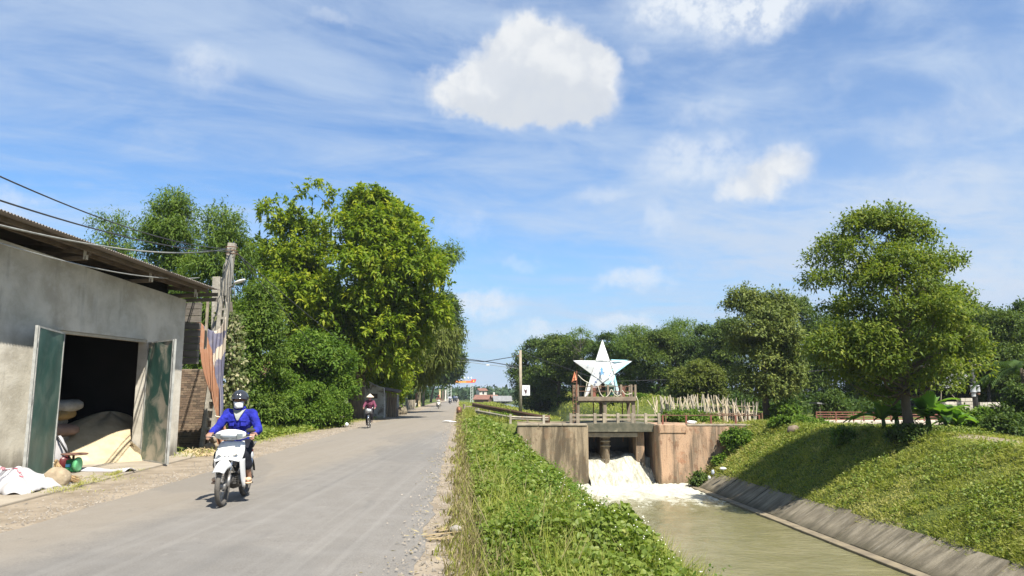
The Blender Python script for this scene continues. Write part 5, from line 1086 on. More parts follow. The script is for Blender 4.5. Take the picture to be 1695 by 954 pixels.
for i, (x, Y, top, hw, k) in enumerate(woods):
    bz = gz(x, 680, Y); hh = hgt(top, Y, bz.z); lf = [LF_dark, LF_wood, LF_acacia, LF_wood][k]
    if len(protos) <= k or protos[k] is None:
        while len(protos) <= k: protos.append(None)
        protos[k] = True
    key = ('w', k)
    if key not in globals().setdefault('WP_', {}):
        g = tree('woodland_tree', wl[i], 'tree', bz, 10.0, [(.06, 2.4, 2.4), (.3, 3.5, 3.5), (.6, 3.6, 3.6), (.85, 2.6, 2.6), (1., .9, .9)], 24000, [.36, .34, .40, .32][k], [.16, .15, .09, .14][k], lf, M_bark, .2, lobes=56, lr=.125, limbs=12, clus=9, shell=.6, fill=.5, group='trees of the woods on the right bank', droop=[.2, .25, .5, .2][k]); WP_[key] = g
    else:
        g = copy_tree(WP_[key]); g.location = bz; g['label'] = wl[i]
    f = px2m(hw, Y) / 3.6 * 1.12; g.scale = (f, f, hh / 10.0); g.rotation_euler[2] = i * 1.3
    if i in (0,): pass
# light green bush and other shrubs on the right side
b = gz(1158, 690, 62); hh = hgt(598, 62, b.z); q = lambda a: px2m(a, 62)
tree('leafy_bush', 'yellow green rounded bush tree behind the bamboo fence', 'bush', b, hh, [(.05, q(48), q(45)), (.4, q(52), q(48)), (.75, q(40), q(40)), (1., q(12), q(14))], 18000, .26, .12, LF_bamboo, M_bark, .1, lobes=40, lr=.16, limbs=10, clus=9, shell=.6, fill=.5)
b = gz(962, 650, 94); hh = hgt(543, 94, b.z)
tree('sparse_tree', 'thin nearly bare pale tree showing above the woods', 'tree', b, hh, [(.55, 1.2, 1.2), (.85, 2.6, 2.4), (1., 1.2, 1.4)], 1500, .30, .12, LF_acacia, M_bark_g, .12, lobes=40, lr=.06, limbs=36, clus=6, shell=.2, top=.9)
sh = [(1140, 50.3, 684, 46, 'wide low bush in front of the left bamboo sticks', LF_hedge, 14000), (1040, 72, 678, 40, 'low bright bush seen between the platform columns', LF_hedge, 7000), (1300, 50, 668, 24, 'leafy bush right of the small shade tree', LF_hedge, 5000), (1380, 51, 648, 34, 'dark leafy shrub behind the red railing', LF_dark, 7000),
      (1503, 30.6, 716, 36, 'dark shrub round the foot of the big shade tree', LF_dark, 9000), (1612, 34, 678, 44, 'tangled green shrub right of the banana plants', LF_hedge, 9000), (1668, 30, 690, 44, 'dark green shrub at the right edge by the dirt path', LF_dark, 9000), (1692, 33, 640, 44, 'tall dark shrub below the block wall at the right edge', LF_dark, 8000), (1395, 34.5, 714, 18, 'small weedy shrub in the grass left of the tree shadow', LF_hedge, 2600), (1318, 42, 694, 40, 'weedy green shrub on the bank above the sluice wall end', LF_hedge, 8000), (1222, 43.2, 712, 26, 'leafy shrub on the bank against the ruddy wall', LF_hedge, 5000), (1192, 43.0, 762, 12, 'little shrub where the bank meets the sluice wall', LF_hedge, 1500), (1153, 42.8, 782, 11, 'small dark plant at the water beside the wall corner', LF_dark, 1500),
      (826, 50.5, 688, 22, 'green weed clump in front of the guard rails', LF_hedge, 3000)]
for x, Y, top, hw, lab, lf, n in sh:
    p = P(x, 700, Y); u, w = to_uw(p.x, p.y); b = Vector((p.x, p.y, float(H(u, w)) - .05)); hh = max(hgt(top, Y, b.z), .4); q = px2m(hw, Y)
    tree('shrub', lab, 'shrub', b, hh, [(.0, q * .8, q * .8), (.4, q, q), (.75, q * .75, q * .75), (1., q * .3, q * .3)], n, .10 + .0022 * Y, .05 + .0011 * Y, lf, M_bark_g, .03, lobes=30, lr=min(.22, .3 * q / hh + .06), limbs=6, clus=8, shell=.5, fill=.4, top=.6, group='shrubs on the right side of the canal')
def banana(base, n, s, lab, seed):
    r = random.Random(seed); g = thing('banana_plant', lab, 'banana plant', base, group='banana plants behind the big tree')
    mb = MB(); mb.tube([(0, 0, -.1), (.03, 0, .35 * s), (.0, 0, .7 * s)], [.10 * s, .08 * s, .05 * s], 8); mb.build('stem', LF_banana, g, smooth=True)
    for i in range(n):
        a = i * 2.4 + r.random(); el = r.uniform(.6, 1.35); L = s * r.uniform(1.1, 1.7); W_ = .20 * s; V = []; t = []; d = Vector((math.cos(a), math.sin(a), 0)); sd = Vector((-d.y, d.x, 0)); k = 9
        for j in range(k + 1):
            f = j / k; c = d * (L * f * math.cos(el) + .1 * f * f * L) + Vector((0, 0, .5 * s + L * f * math.sin(el) - .75 * L * f * f * (.55 + .4 * math.cos(el)))); wv = W_ * (math.sin(math.pi * min(1, f * .93 + .07)) ** .6) * (.12 if j == 0 else 1) * (.35 if j == k else 1)
            V += [c - sd * wv + Vector((0, 0, .10 * wv + .02 * math.sin(j * 5))), c - Vector((0, 0, .05)), c + sd * wv + Vector((0, 0, .10 * wv))]
        T = [(3 * j + e, 3 * j + 3 + e, 3 * j + 4 + e, 3 * j + 1 + e) for j in range(k) for e in (0, 1)]
        fast_mesh('leaf', [tuple(v) for v in V], T, LF_banana, [min(1, max(0, r.gauss(.55, .2)))] * len(V), g, True)
for i, (x, Y, s, n, lab) in enumerate(((1462, 33.5, 1.15, 15, 'banana plant left of the big tree trunk, with upright leaves'), (1484, 34, 1.3, 15, 'banana plant just left of the trunk, overlapping its neighbour'), (1536, 33.5, 1.45, 16, 'tallest banana plant, right of the big tree trunk'), (1566, 33, 1.15, 15, 'banana plant with low spreading leaves right of the tallest one'), (1588, 32.5, .85, 10, 'small banana plant beside the tangled shrub'))):
    p = P(x, 705, Y); p.z = float(H(*to_uw(p.x, p.y))) - .05; banana(p, n, s, lab, i + 3)
def palm():
    b = P(1700, 690, 37); b.z = .0; g = thing('palm', 'dark palm with drooping feathery fronds at the right edge', 'palm', b); r = random.Random(5)
    MB().tube([(0, 0, -.1), (.05, 0, 1.6), (.0, 0, 3.0)], [.16, .13, .11], 10).build('trunk', M_bark, g, smooth=True)
    for i in range(15):
        a = i * 2.4; L = r.uniform(1.7, 2.3); el = r.uniform(.1, 1.0); d = Vector((math.cos(a), math.sin(a), 0)); Pb = []; D = []
        for j in range(44):
            f = .15 + .85 * (j // 2) / 22; c = d * (L * f * math.cos(el * (1 - .4 * f))) + Vector((0, 0, 3.0 + L * f * math.sin(el) - .9 * L * f * f * .8)); sd = Vector((-d.y, d.x, 0)) * (1 if j % 2 else -1); Pb.append(c); D.append(sd + d * .6 + Vector((0, 0, -.35)))
        V, T, t = leaf_mesh(np.array(Pb), np.array(D), np.tile(UP, (44, 1)), .55, .06, np.full(44, r.uniform(.1, .5)), .25); fast_mesh('frond', V, T, LF_dark, t, g)
palm()

# ---- ground cover
def scatter(n, w0, w1, u0, u1, pw=1.6):
    # density falls off with distance so that leaves keep a similar size in the picture
    f = rng.random(n); w = (w0 ** (1 - pw) + f * (w1 ** (1 - pw) - w0 ** (1 - pw))) ** (1 / (1 - pw)); a, b = u0(w), u1(w); return a + (b - a) * rng.random(n), w
def left_bank():
    bulge = lambda u, w: .14 + .30 * np.clip((u - .25) / 1.2, 0, 1) * (1 + 1.05 * vnoise(u * .9, w * .55, 8)) + .10 * vnoise(u * 2.6, w * 2.1, 5) - .22 * np.clip((u - 1.6) / 1.2, 0, 1)
    n = 116000; u, w = scatter(n, 3.4, 43.3, lambda w: .25 + 0 * w, lambda w: 4.6 + 0 * w)
    hv = np.maximum(bulge(u, w), .05); dense = vnoise(u * .8 + 2, w * .5, 4) > -.62; u, w, hv = u[dense], w[dense], hv[dense]; n = len(u)
    z = H(u, w) + hv * (1 - rng.random(n) ** 2.2 * .75); sz = np.clip(.027 + .0029 * w, .038, .15) * rng.uniform(.6, 1.35, n)
    patch = vnoise(u * 1.1, w * .8, 9); tint = np.clip(.5 + .16 * patch + rng.normal(0, .17, n), 0, 1)
    Pb = np.stack([u * RC - w * RS, u * RS + w * RC, z], 1); D = nrm(rdir(n) + UP * .1 + np.array([.2, -.1, 0])); N = nrm(UP * 1.25 + rdir(n) * .85)
    near = w < 10
    V, T, t = leaf_mesh(Pb[near], D[near], N[near], sz[near] * 1.25, sz[near], tint[near], .2, .14, True); tag(fast_mesh('vine_groundcover', V, T, LF_ground, t), 'bright broad leaved creeper covering the near left bank', kind='stuff')
    V, T, t = leaf_mesh(Pb[~near], D[~near], N[~near], sz[~near] * 1.3, sz[~near], tint[~near], .2, .14); tag(fast_mesh('vine_groundcover', V, T, LF_ground, t), 'creeper and weeds covering the far left bank', kind='stuff')
    # grass: everywhere on the bank crest, long by the camera, drier against the road
    n = 62000; u, w = scatter(n, 3.2, 95, lambda w: -.20 + .22 * vnoise(w * 1.3, 0, 3) + .12 * vnoise(w * 4.1, 1, 5), lambda w: np.interp(w, [3, 40, 46, 95], [4.8, 4.2, 3.3, 5.0]), 1.5)
    k = (vnoise(u * .9, w * .6, 1) > -.10) | (u < .75) | (w > 40) | ((w < 8.2) & (u > .9)); u, w = u[k], w[k]; n = len(u); ln = np.where((w < 8.6) & (u > .7), rng.uniform(.30, .62, n), rng.uniform(.18, .5, n)) * np.clip(.34 + .75 * (u + .15), .28, 1)
    Pb = np.stack([u * RC - w * RS, u * RS + w * RC, H(u, w) + np.where(u < .6, 0, .05)], 1); D = nrm(rdir(n) * .42 + UP + np.array([.15, -.1, 0]))
    dry = (u < .34 + .22 * vnoise(w * .7, 0, 3)) & (rng.random(n) < .72); wd = np.clip(.006 + .0009 * w, .01, .06)
    for m_, lf, nm, lab in ((~dry, LF_grass, 'tall_grass', 'tall green grass mixed into the left bank'), (dry, LF_dry, 'dry_grass', 'dry straw coloured grass along the right road edge')):
        c = int(m_.sum()); md = Pb[m_] + D[m_] * ln[m_][:, None] * .55; tipd = nrm(D[m_] + rdir(c) * .45 - UP * .25); S = nrm(np.cross(D[m_], rdir(c))) * wd[m_][:, None]
        V = np.stack([Pb[m_] - S * .5, Pb[m_] + S * .5, md - S * .42, md + S * .42, md + tipd * ln[m_][:, None] * .5], 1).reshape(-1, 3); i = np.arange(c)[:, None] * 5
        T = np.concatenate([i + [[0, 1, 3]], i + [[0, 3, 2]], i + [[2, 3, 4]]], 1).reshape(-1, 3); tag(fast_mesh(nm, V, T, lf, np.repeat(np.clip(rng.normal(.5, .2, c), 0, 1), 5)), lab, kind='stuff')
    # small white flower heads on the water side
    n = 600; u, w = scatter(n, 6, 34, lambda w: 1.3 + 0 * w, lambda w: 2.7 + 0 * w); z = H(u, w) + np.maximum(bulge(u, w), .05) * rng.uniform(.8, 1.25, n); r = np.clip(.004 + .00045 * w, .006, .014)
    c = np.stack([u * RC - w * RS, u * RS + w * RC, z], 1); tet = np.array([[1, 0, -.5], [-.6, .9, -.5], [-.6, -.9, -.5], [0, 0, .8]]); V = (c[:, None] + tet[None] * r[:, None, None]).reshape(-1, 3); T = (np.arange(n)[:, None, None] * 4 + np.array([[0, 1, 3], [1, 2, 3], [2, 0, 3], [0, 2, 1]])[None]).reshape(-1, 3)
    tag(fast_mesh('white_flowers', V, T, pm('white_petal', (.70, .68, .62), (.6, .58, .5), 9, .8)), 'tiny white flower heads dotted over the water side of the bank', kind='stuff')
    # taller weeds: leafy stems that stand up out of the creeper in clumps
    m = 2600; u, w = scatter(m, 5.6, 40, lambda w: .5 + 0 * w, lambda w: 3.9 + 0 * w, 1.5); k = vnoise(u * 1.2 + 3, w * .75, 12) + rng.normal(0, .25, m) > .12; u, w = u[k], w[k]; m = len(u); st = rng.uniform(.18, .55, m) * np.interp(u, [.5, 1.6, 3.9], [.8, 1.1, .6]); q = 15
    base = np.stack([u * RC - w * RS, u * RS + w * RC, H(u, w) + .5 * np.maximum(bulge(u, w), .05)], 1); ln_ = nrm(rdir(m) * .35 + UP + np.array([.12, -.1, 0])); f = np.tile((np.arange(q) + .5) / q, m); B = np.repeat(base, q, 0) + np.repeat(ln_ * st[:, None], q, 0) * f[:, None]; c = len(B); sz = np.repeat(np.clip(.035 + .0026 * w, .05, .13), q) * (1.25 - .6 * f) * rng.uniform(.7, 1.2, c)
    V, T, t = leaf_mesh(B, nrm(rdir(c) * np.array([1, 1, .3]) + UP * .25), nrm(UP + rdir(c) * .5), sz * 1.5, sz * .55, np.clip(np.repeat(rng.normal(.5, .2, m), q) + rng.normal(0, .1, c), 0, 1), .35); tag(fast_mesh('tall_weeds', V, T, LF_hedge, t), 'clumps of upright leafy weeds standing out of the creeper', kind='stuff')
    # bare twigs and dead stems
    m = 320; u, w = scatter(m, 5.6, 40, lambda w: .1 + 0 * w, lambda w: 3.8 + 0 * w, 1.5); Pb = np.stack([u * RC - w * RS, u * RS + w * RC, H(u, w) + .12], 1); D = nrm(rdir(m) * .5 + UP); V, T, t = leaf_mesh(Pb, D, rdir(m), rng.uniform(.3, .75, m), .006 + .0006 * w, np.clip(rng.normal(.6, .25, m), 0, 1), .1); tag(fast_mesh('dead_stems', V, T, LF_dry, t), 'thin dead stems poking out of the left bank', kind='stuff')
    # grit and pebbles along both road edges
    m = 5200; w = 7 + 40 * rng.random(m) ** 1.5; right = rng.random(m) < .35; u = np.where(right, -.28 + rng.normal(0, .20, m), np.interp(w, [7, 30, 47], [-5.75, -5.5, -5.3]) - np.abs(rng.normal(0, .55, m)) + .25); r = rng.uniform(.006, .022, m) * np.interp(w, [7, 47], [1, 1.8]); c = np.stack([u * RC - w * RS, u * RS + w * RC, H(u, w) + .010 + .03 * (u > -5.2) * (u < -.4)], 1); tet = np.array([[1, .1, -.3], [-.6, .9, -.3], [-.6, -.9, -.3], [.1, 0, .7]]); a = rng.uniform(0, 6.28, m); ca, sa = np.cos(a)[:, None], np.sin(a)[:, None]; X = tet[None, :, 0] * ca - tet[None, :, 1] * sa; Y = tet[None, :, 0] * sa + tet[None, :, 1] * ca
    V = (c[:, None] + np.stack([X, Y, np.broadcast_to(tet[None, :, 2], X.shape)], -1) * r[:, None, None]).reshape(-1, 3); T = (np.arange(m)[:, None, None] * 4 + np.array([[0, 1, 3], [1, 2, 3], [2, 0, 3], [0, 2, 1]])[None]).reshape(-1, 3); tag(fast_mesh('gravel', V, T, pm('road_grit', (.30, .26, .21), (.16, .14, .115), 9, .95)), 'loose grit and pebbles along both road edges', kind='stuff')
    # fallen dry leaves and litter on the road edge
    n = 300; w = rng.uniform(5, 22, n) ; u = -.25 + rng.normal(0, .22, n); D = nrm(rdir(n) * np.array([1, 1, .25])); V, T, t = leaf_mesh(np.stack([u * RC - w * RS, u * RS + w * RC, H(u, w) + .015 + rng.random(n) * .03], 1), D, nrm(UP + rdir(n) * .5), rng.uniform(.04, .13, n), rng.uniform(.012, .035, n), np.clip(rng.normal(.6, .3, n), 0, 1), .0)
    tag(fast_mesh('leaf_litter', V, T, LF_dry, t), 'dry leaves and husks lying along the road edge', kind='stuff')
left_bank()
def right_bank():
    n = 120000; u, w = scatter(n, 13, 44.5, lambda w: 14.28 + 0 * w, lambda w: np.minimum(crest(w) + 3.0, .76 * w + 3), 1.25); X = u * RC - w * RS; Y = u * RS + w * RC; k = (X / Y < .74) & (vnoise(u * 1.3, w * 1.1, 6) > -.75); bare = np.exp(-(((u - 19.6) / .9) ** 2 + ((w - 26.3) / 3.4) ** 2)); k &= rng.random(n) > bare * .95; u, w = u[k], w[k]; n = len(u)
    tall = np.clip((w - 38) / 4, 0, 1) * .35 + .10 * np.clip(vnoise(u * 1.6, w * 1.3, 2), 0, 1); ln = rng.uniform(.08, .20, n) * (1 + .7 * np.clip(vnoise(u * 2.3, w * 2.0, 9), -.6, 1)) + .12 * np.clip(vnoise(u * .9, w * .8, 13), 0, 1) + tall * rng.uniform(.3, 1, n); wd = .010 + .0007 * w
    Pb = np.stack([u * RC - w * RS, u * RS + w * RC, H(u, w) - .02], 1); D = nrm(rdir(n) * .75 + UP + np.array([-.25, -.15, 0])); tint = np.clip(.5 + .17 * vnoise(u * .7, w * .6, 3) + rng.normal(0, .16, n), 0, 1)
    V, T, t = leaf_mesh(Pb, D, rdir(n), ln, wd, tint, .25); dp = (vnoise(u * .55, w * .5, 11) + .5 * vnoise(u * 2.1, w * 1.7, 4) > .42); dv = np.repeat(dp, 4); t = np.where(dv, np.clip(t + .35, 0, 1), t)
    tag(fast_mesh('bank_grass', V, T, LF_grass, t), 'short sunlit grass on the right canal bank', kind='stuff')
    n = 34000; u, w = scatter(n, 14, 44, lambda w: 14.5 + 0 * w, lambda w: crest(w) + 2, 1.2); k = (vnoise(u * 1.2, w * 1.0, 7) > .05) | ((w > 37) & (u < 18.5)); u, w = u[k], w[k]; n = len(u)
    z = H(u, w) + rng.uniform(.03, .22, n) * (1 + .8 * np.clip(vnoise(u * 1.4, w * 1.2, 3), 0, 1)); V, T, t = leaf_mesh(np.stack([u * RC - w * RS, u * RS + w * RC, z], 1), nrm(rdir(n) + UP * .2), nrm(UP + rdir(n) * .8), rng.uniform(.06, .16, n), rng.uniform(.04, .09, n), np.clip(rng.normal(.5, .2, n), 0, 1), .2)
    tag(fast_mesh('bank_weeds', V, T, LF_ground, t), 'leafy weeds scattered over the right canal bank', kind='stuff')
    m = 1500; u, w = scatter(m, 13, 43, lambda w: 14.6 + 0 * w, lambda w: np.minimum(crest(w) + 1.5, .76 * w + 3), 1.25); k = (vnoise(u * .8, w * .7, 21) + rng.normal(0, .3, m) > .15) & (rng.random(m) > np.exp(-(((u - 19.6) / .9) ** 2 + ((w - 26.3) / 3.4) ** 2))); u, w = u[k], w[k]; m = len(u); q = 16; hgt_ = np.repeat(rng.uniform(.22, .55, m), q); uu, ww = np.repeat(u, q) + rng.normal(0, .07, m * q), np.repeat(w, q) + rng.normal(0, .07, m * q); c = m * q
    Pb = np.stack([uu * RC - ww * RS, uu * RS + ww * RC, H(uu, ww) - .02], 1); V, T, t = leaf_mesh(Pb, nrm(rdir(c) * .7 + UP + np.array([-.2, -.1, 0])), rdir(c), hgt_ * rng.uniform(.6, 1.1, c), .012 + .0007 * ww, np.clip(np.repeat(rng.normal(.5, .22, m), q) + rng.normal(0, .1, c), 0, 1), .4); tag(fast_mesh('grass_tufts', V, T, LF_grass, t), 'longer ragged grass tufts on the right canal bank', kind='stuff')
    # upstream banks and the field behind the guard rails
    n = 26000; w = 46 + 110 * rng.random(n) ** 1.6; side = rng.random(n); u = np.where(side < .55, rng.uniform(.2, 8.0, n), rng.uniform(12.6, 22, n)); Y = u * RS + w * RC; k = ((Y > 51.5) | (u < 3.2)); u, w = u[k], w[k]; n = len(u); ln = rng.uniform(.2, .6, n) * np.interp(w, [46, 150], [.8, 1.6]) * np.where((u > 12) & (w < 60), .38, 1)
    V, T, t = leaf_mesh(np.stack([u * RC - w * RS, u * RS + w * RC, H(u, w) - .03], 1), nrm(rdir(n) * .6 + UP), rdir(n), ln, .02 + .0009 * w, np.clip(rng.normal(.5, .2, n), 0, 1), .3); tag(fast_mesh('field_grass', V, T, LF_grass, t), 'rough green grass on the banks above the sluice', kind='stuff')
right_bank()
def undergrowth():
    n = 26000; w = rng.uniform(56, 96, n); u = np.interp(w, [56, 96], [24, 20]) + rng.uniform(0, 1, n) ** 1.3 * np.interp(w, [56, 96], [40, 50]); hv = 1.2 + .9 * vnoise(u * .5, w * .4, 4); z = H(u, w) + hv * rng.random(n)
    V, T, t = leaf_mesh(np.stack([u * RC - w * RS, u * RS + w * RC, z], 1), nrm(rdir(n)), nrm(UP + rdir(n) * .8), rng.uniform(.3, .55, n), rng.uniform(.15, .26, n), np.clip(rng.normal(.4, .2, n), 0, 1), .2); tag(fast_mesh('undergrowth', V, T, LF_dark, t), 'dark undergrowth below the woods on the right', kind='stuff')
undergrowth()
def far_land():
    mh = leafmat('far_wood_leaf', (.030, .062, .030), (.048, .085, .036), (.085, .12, .045), .25)
    n = 30000; Yd = rng.uniform(330, 620, n); x = rng.uniform(-190, 150, n) * Yd / 500; ridge = 4.5 + 6.5 * np.clip(.5 + .5 * vnoise(x * .035, Yd * .012, 3), 0, 1) * np.interp(Yd, [330, 620], [.4, 1.35]); lob = .55 + .45 * np.abs(vnoise(x * .30, Yd * .16, 5)); z = ridge * lob * rng.random(n) ** .45
    V, T, t = leaf_mesh(np.stack([x, Yd, z - .5], 1), nrm(rdir(n)), nrm(UP + rdir(n) * .7), rng.uniform(1.6, 3.2, n), rng.uniform(1.2, 2.2, n), np.clip(.45 + .22 * vnoise(x * .2, Yd * .1, 2) + rng.normal(0, .13, n), 0, 1), .1); tag(fast_mesh('far_wood', V, T, mh, t), 'low wooded rise closing off the far end of the road', kind='stuff')
    m = pm('hill_green', (.05, .085, .045), (.035, .065, .035), .02, .95); b = MB()
    b.grid(lambda r, q: ((r - .5) * 3400, 1500 + q * 700, -2 + (math.sin(math.pi * q) ** 1.2) * (16 + 10 * float(vnoise(r * 17, q * 2, 2)) + 6 * float(vnoise(r * 47, q * 5, 4)))), 150, 12); tag(b.build('hills', m, smooth=True), 'low distant hills on the horizon', kind='structure')
far_land()
# ================================================================ PEOPLE AND TWO-WHEELERS
M_skin = pm('tanned_skin', (.30, .165, .105), (.24, .13, .085), 9, .55, .1)
M_black = pm('black_rubber', (.022, .022, .021), (.035, .034, .032), 8, .75, .2)
M_tyre = pm('dusty_tyre', (.055, .05, .044), (.10, .09, .075), 7, .9, .3)
M_chrome = pm('chromed_steel', (.62, .62, .62), (.5, .5, .5), 5, .18, 0, 1.0)
M_alu = pm('dull_alloy', (.34, .33, .31), (.22, .21, .20), 6, .45, .1, .7)
M_white = pm('white_bodywork', (.68, .68, .67), (.62, .62, .61), 3, .28, 0, coat=.5)
M_eng = pm('oily_engine', (.10, .095, .088), (.05, .048, .045), 9, .55, .3, .4)
def cloth(name, a, b=None): return pm(name, a, b or tuple(x * .6 for x in a), 7, .9, .5, bscale=11, bdist=.03, spec=.2)
def remesh(o, vox, it=5, f=.5):
    m = o.modifiers.new('remesh', 'REMESH'); m.mode = 'VOXEL'; m.voxel_size = vox; m.use_smooth_shade = True
    s = o.modifiers.new('smooth', 'SMOOTH'); s.iterations = it; s.factor = f
    return o
_tx = bpy.data.textures.new('cloth_folds', 'CLOUDS'); _tx.noise_scale = .07; _tx.noise_depth = 2
def wrinkle(o, k):
    m = o.modifiers.new('folds', 'DISPLACE'); m.texture = _tx; m.strength = k; m.mid_level = .5; m.texture_coords = 'LOCAL'
def lerp3(a, b, t): return Vector(a).lerp(Vector(b), t)
def hand(mb, wrist, fwd, palm_n, curl, side, s=1.0, grip=None):
    """palm, four bent fingers of unequal length and a thumb leaving the side of the palm"""
    w = Vector(wrist); f = Vector(fwd).normalized(); n = Vector(palm_n).normalized(); n = (n - f * n.dot(f)).normalized(); sd = f.cross(n) * side
    for k in (-1.2, 0, 1.2): mb.limb(w + sd * (.018 * k * s), w + f * .085 * s + sd * (.024 * k * s), .019 * s, .016 * s, 8)
    for i, (o, L) in enumerate(((1.5, .068), (.5, .078), (-.5, .073), (-1.5, .058))):
        p = w + f * .088 * s + sd * (.021 * o * s); d = f; a = curl
        for j, fr in enumerate((.45, .32, .25)):
            d = (d * math.cos(a) + n * math.sin(a)).normalized(); q = p + d * (L * fr * s * 1.25); mb.limb(p, q, (.0100 - .0008 * j) * s, (.0094 - .001 * j) * s, 7); p = q
            n2 = n; 
    p = w + f * .025 * s + sd * .028 * s; q = p + (sd * .8 + f * .55 + n * .35).normalized() * .038 * s; mb.limb(p, q, .0125 * s, .0105 * s, 7); r_ = q + (f * .7 + n * .7 + sd * .05).normalized() * .034 * s; mb.limb(q, r_, .0105 * s, .0088 * s, 7)
def figure(name, label, loc, rz, J, colours, vox=.009, group=None, hat=None, mask=True, scarf=None, sc_=1.0, hand_n=(0, 0, -1), long_trousers=True):
    """J: joints in local metres, x forward. One continuous body; clothes, hat and mask are its children."""
    root = thing(name, label, 'person', loc, rz, group=group); root.scale = (sc_,) * 3
    pel, che, nek, hed = [Vector(J[k]) for k in ('pelvis', 'chest', 'neck', 'head')]
    b = MB(); up = (hed - nek).normalized()
    b.blob(pel, (.12, .16, .12), 2).blob(che, (.11, .165, .16), 2).limb(pel, che, .11, .12).limb(che, nek, .09, .055).limb(nek - up * .03, hed - up * .05, .052, .054)
    # head: skull, jaw, nose, ears, brow
    b.blob(hed + Vector((-.008, 0, .02)), (.096, .076, .105), 3).blob(hed + Vector((.028, 0, -.055)), (.058, .054, .058), 2).limb(hed + Vector((.086, 0, .012)), hed + Vector((.104, 0, -.020)), .010, .014, 8)
    for s in (-1, 1):
        b.blob(hed + Vector((-.005, s * .078, -.008)), (.018, .010, .03), 2); b.limb(hed + Vector((.078, s * .012, .028)), hed + Vector((.07, s * .05, .028)), .010, .009, 8); b.limb(hed + Vector((.078, s * .014, -.058)), hed + Vector((.080, 0, -.060)), .008, .009, 8)
        sh, el, wr = Vector(J['sh' + 'RL'[s > 0]]), Vector(J['el' + 'RL'[s > 0]]), Vector(J['wr' + 'RL'[s > 0]]); hp, kn, an, toe = [Vector(J[k + 'RL'[s > 0]]) for k in ('hip', 'kn', 'an', 'toe')]
        b.limb(che + Vector((0, s * .06, .07)), sh, .075, .058).limb(sh, el, .052, .041).limb(el, lerp3(el, wr, .4), .040, .038).limb(lerp3(el, wr, .4), wr, .038, .026)
        f = (wr - el).normalized(); hand(b, wr, J.get('handf', f), hand_n, .62, s)
        b.limb(pel + Vector((0, s * .05, 0)), hp, .10, .09).limb(hp, kn, .088, .058).limb(kn, lerp3(kn, an, .35), .054, .056).limb(lerp3(kn, an, .35), an, .056, .036)
        b.limb(an + Vector((-.03, 0, -.045)), toe, .034, .022).limb(an, an + Vector((-.02, 0, -.04)), .036, .034)
    remesh(b.build('body', M_skin, root), vox, 4)
    # jacket or shirt
    j = MB(); k = 1.0
    j.blob(che + Vector((0, 0, .0)), (.150, .205, .19), 2).blob(pel + Vector((.0, 0, .06)), (.155, .195, .15), 2).limb(pel + Vector((0, 0, .02)), che, .145, .15).limb(che + Vector((-.01, 0, .09)), nek + Vector((-.01, 0, -.02)), .12, .076)
    j.blob(pel + Vector((-.01, 0, -.02)), (.165, .20, .09), 2)
    for s in (-1, 1):
        sh, el, wr = Vector(J['sh' + 'RL'[s > 0]]), Vector(J['el' + 'RL'[s > 0]]), Vector(J['wr' + 'RL'[s > 0]])
        j.limb(che + Vector((0, s * .08, .09)), sh, .092, .076).limb(sh, el, .074, .066).limb(el, lerp3(el, wr, .45), .068, .062).limb(lerp3(el, wr, .45), lerp3(el, wr, .93), .060, .048)
        j.limb(el + Vector((-.01, 0, -.015)), lerp3(el, wr, .3) + Vector((0, 0, -.025)), .060, .055)
        # lapel collar
        j.limb(nek + Vector((.02, s * .065, .02)), che + Vector((.135, s * .035, .02)), .020, .014).limb(nek + Vector((-.05, s * .05, .015)), nek + Vector((.04, s * .075, .015)), .028, .026)
    m_j = cloth(name + '_jacket_cloth', colours['jacket']); jo = j.build('jacket', m_j, root); remesh(jo, vox * 1.15, 3, .4); wrinkle(jo, .026)
    if 'shirt' in colours:
        b = MB(); b.grid(lambda r, q: Vector((lerp3(nek + Vector((.045, 0, -.005)), che + Vector((.160, 0, .005)), q).x + .028 * math.sin(math.pi * q) - .10 * abs((r - .5) * 2 * (.088 * (1 - q) + .008)), (r - .5) * 2 * (.088 * (1 - q) + .008), lerp3(nek + Vector((.03, 0, -.01)), che + Vector((.150, 0, .005)), q).z)), 10, 12); b.build('shirt', cloth(name + '_shirt_cloth', colours['shirt']), root, smooth=True, solid=.012)
        for s in (-1, 1):            # breast pockets and seams stand proud of the cloth
            Rm = Matrix.Rotation(R(-8), 3, 'Y') @ Matrix.Rotation(s * R(28), 3, 'Z'); MB().box(che + Vector((.143, s * .088, -.03)), (.016, .085, .095), Rm).build('pocket', m_j, jo, bevel=.006); MB().box(che + Vector((.152, s * .088, .01)), (.014, .09, .03), Rm).build('pocket_flap', m_j, jo, bevel=.005)
    # trousers
    t = MB(); t.blob(pel + Vector((0, 0, -.03)), (.15, .185, .13), 2)
    for s in (-1, 1):
        hp, kn, an = [Vector(J[k + 'RL'[s > 0]]) for k in ('hip', 'kn', 'an')]; t.limb(pel + Vector((0, s * .06, -.02)), hp, .12, .115).limb(hp, kn, .112, .085); e = lerp3(kn, an, .93 if long_trousers else .42); t.limb(kn, lerp3(kn, e, .5), .085, .080).limb(lerp3(kn, e, .5), e, .080, .066 if long_trousers else .088)
    remesh(t.build('trousers', cloth(name + '_trouser_cloth', colours['trousers']), root), vox * 1.3, 3, .4)
    ms = pm(name + '_shoe', colours.get('shoe', (.35, .25, .16)), None, 9, .7)
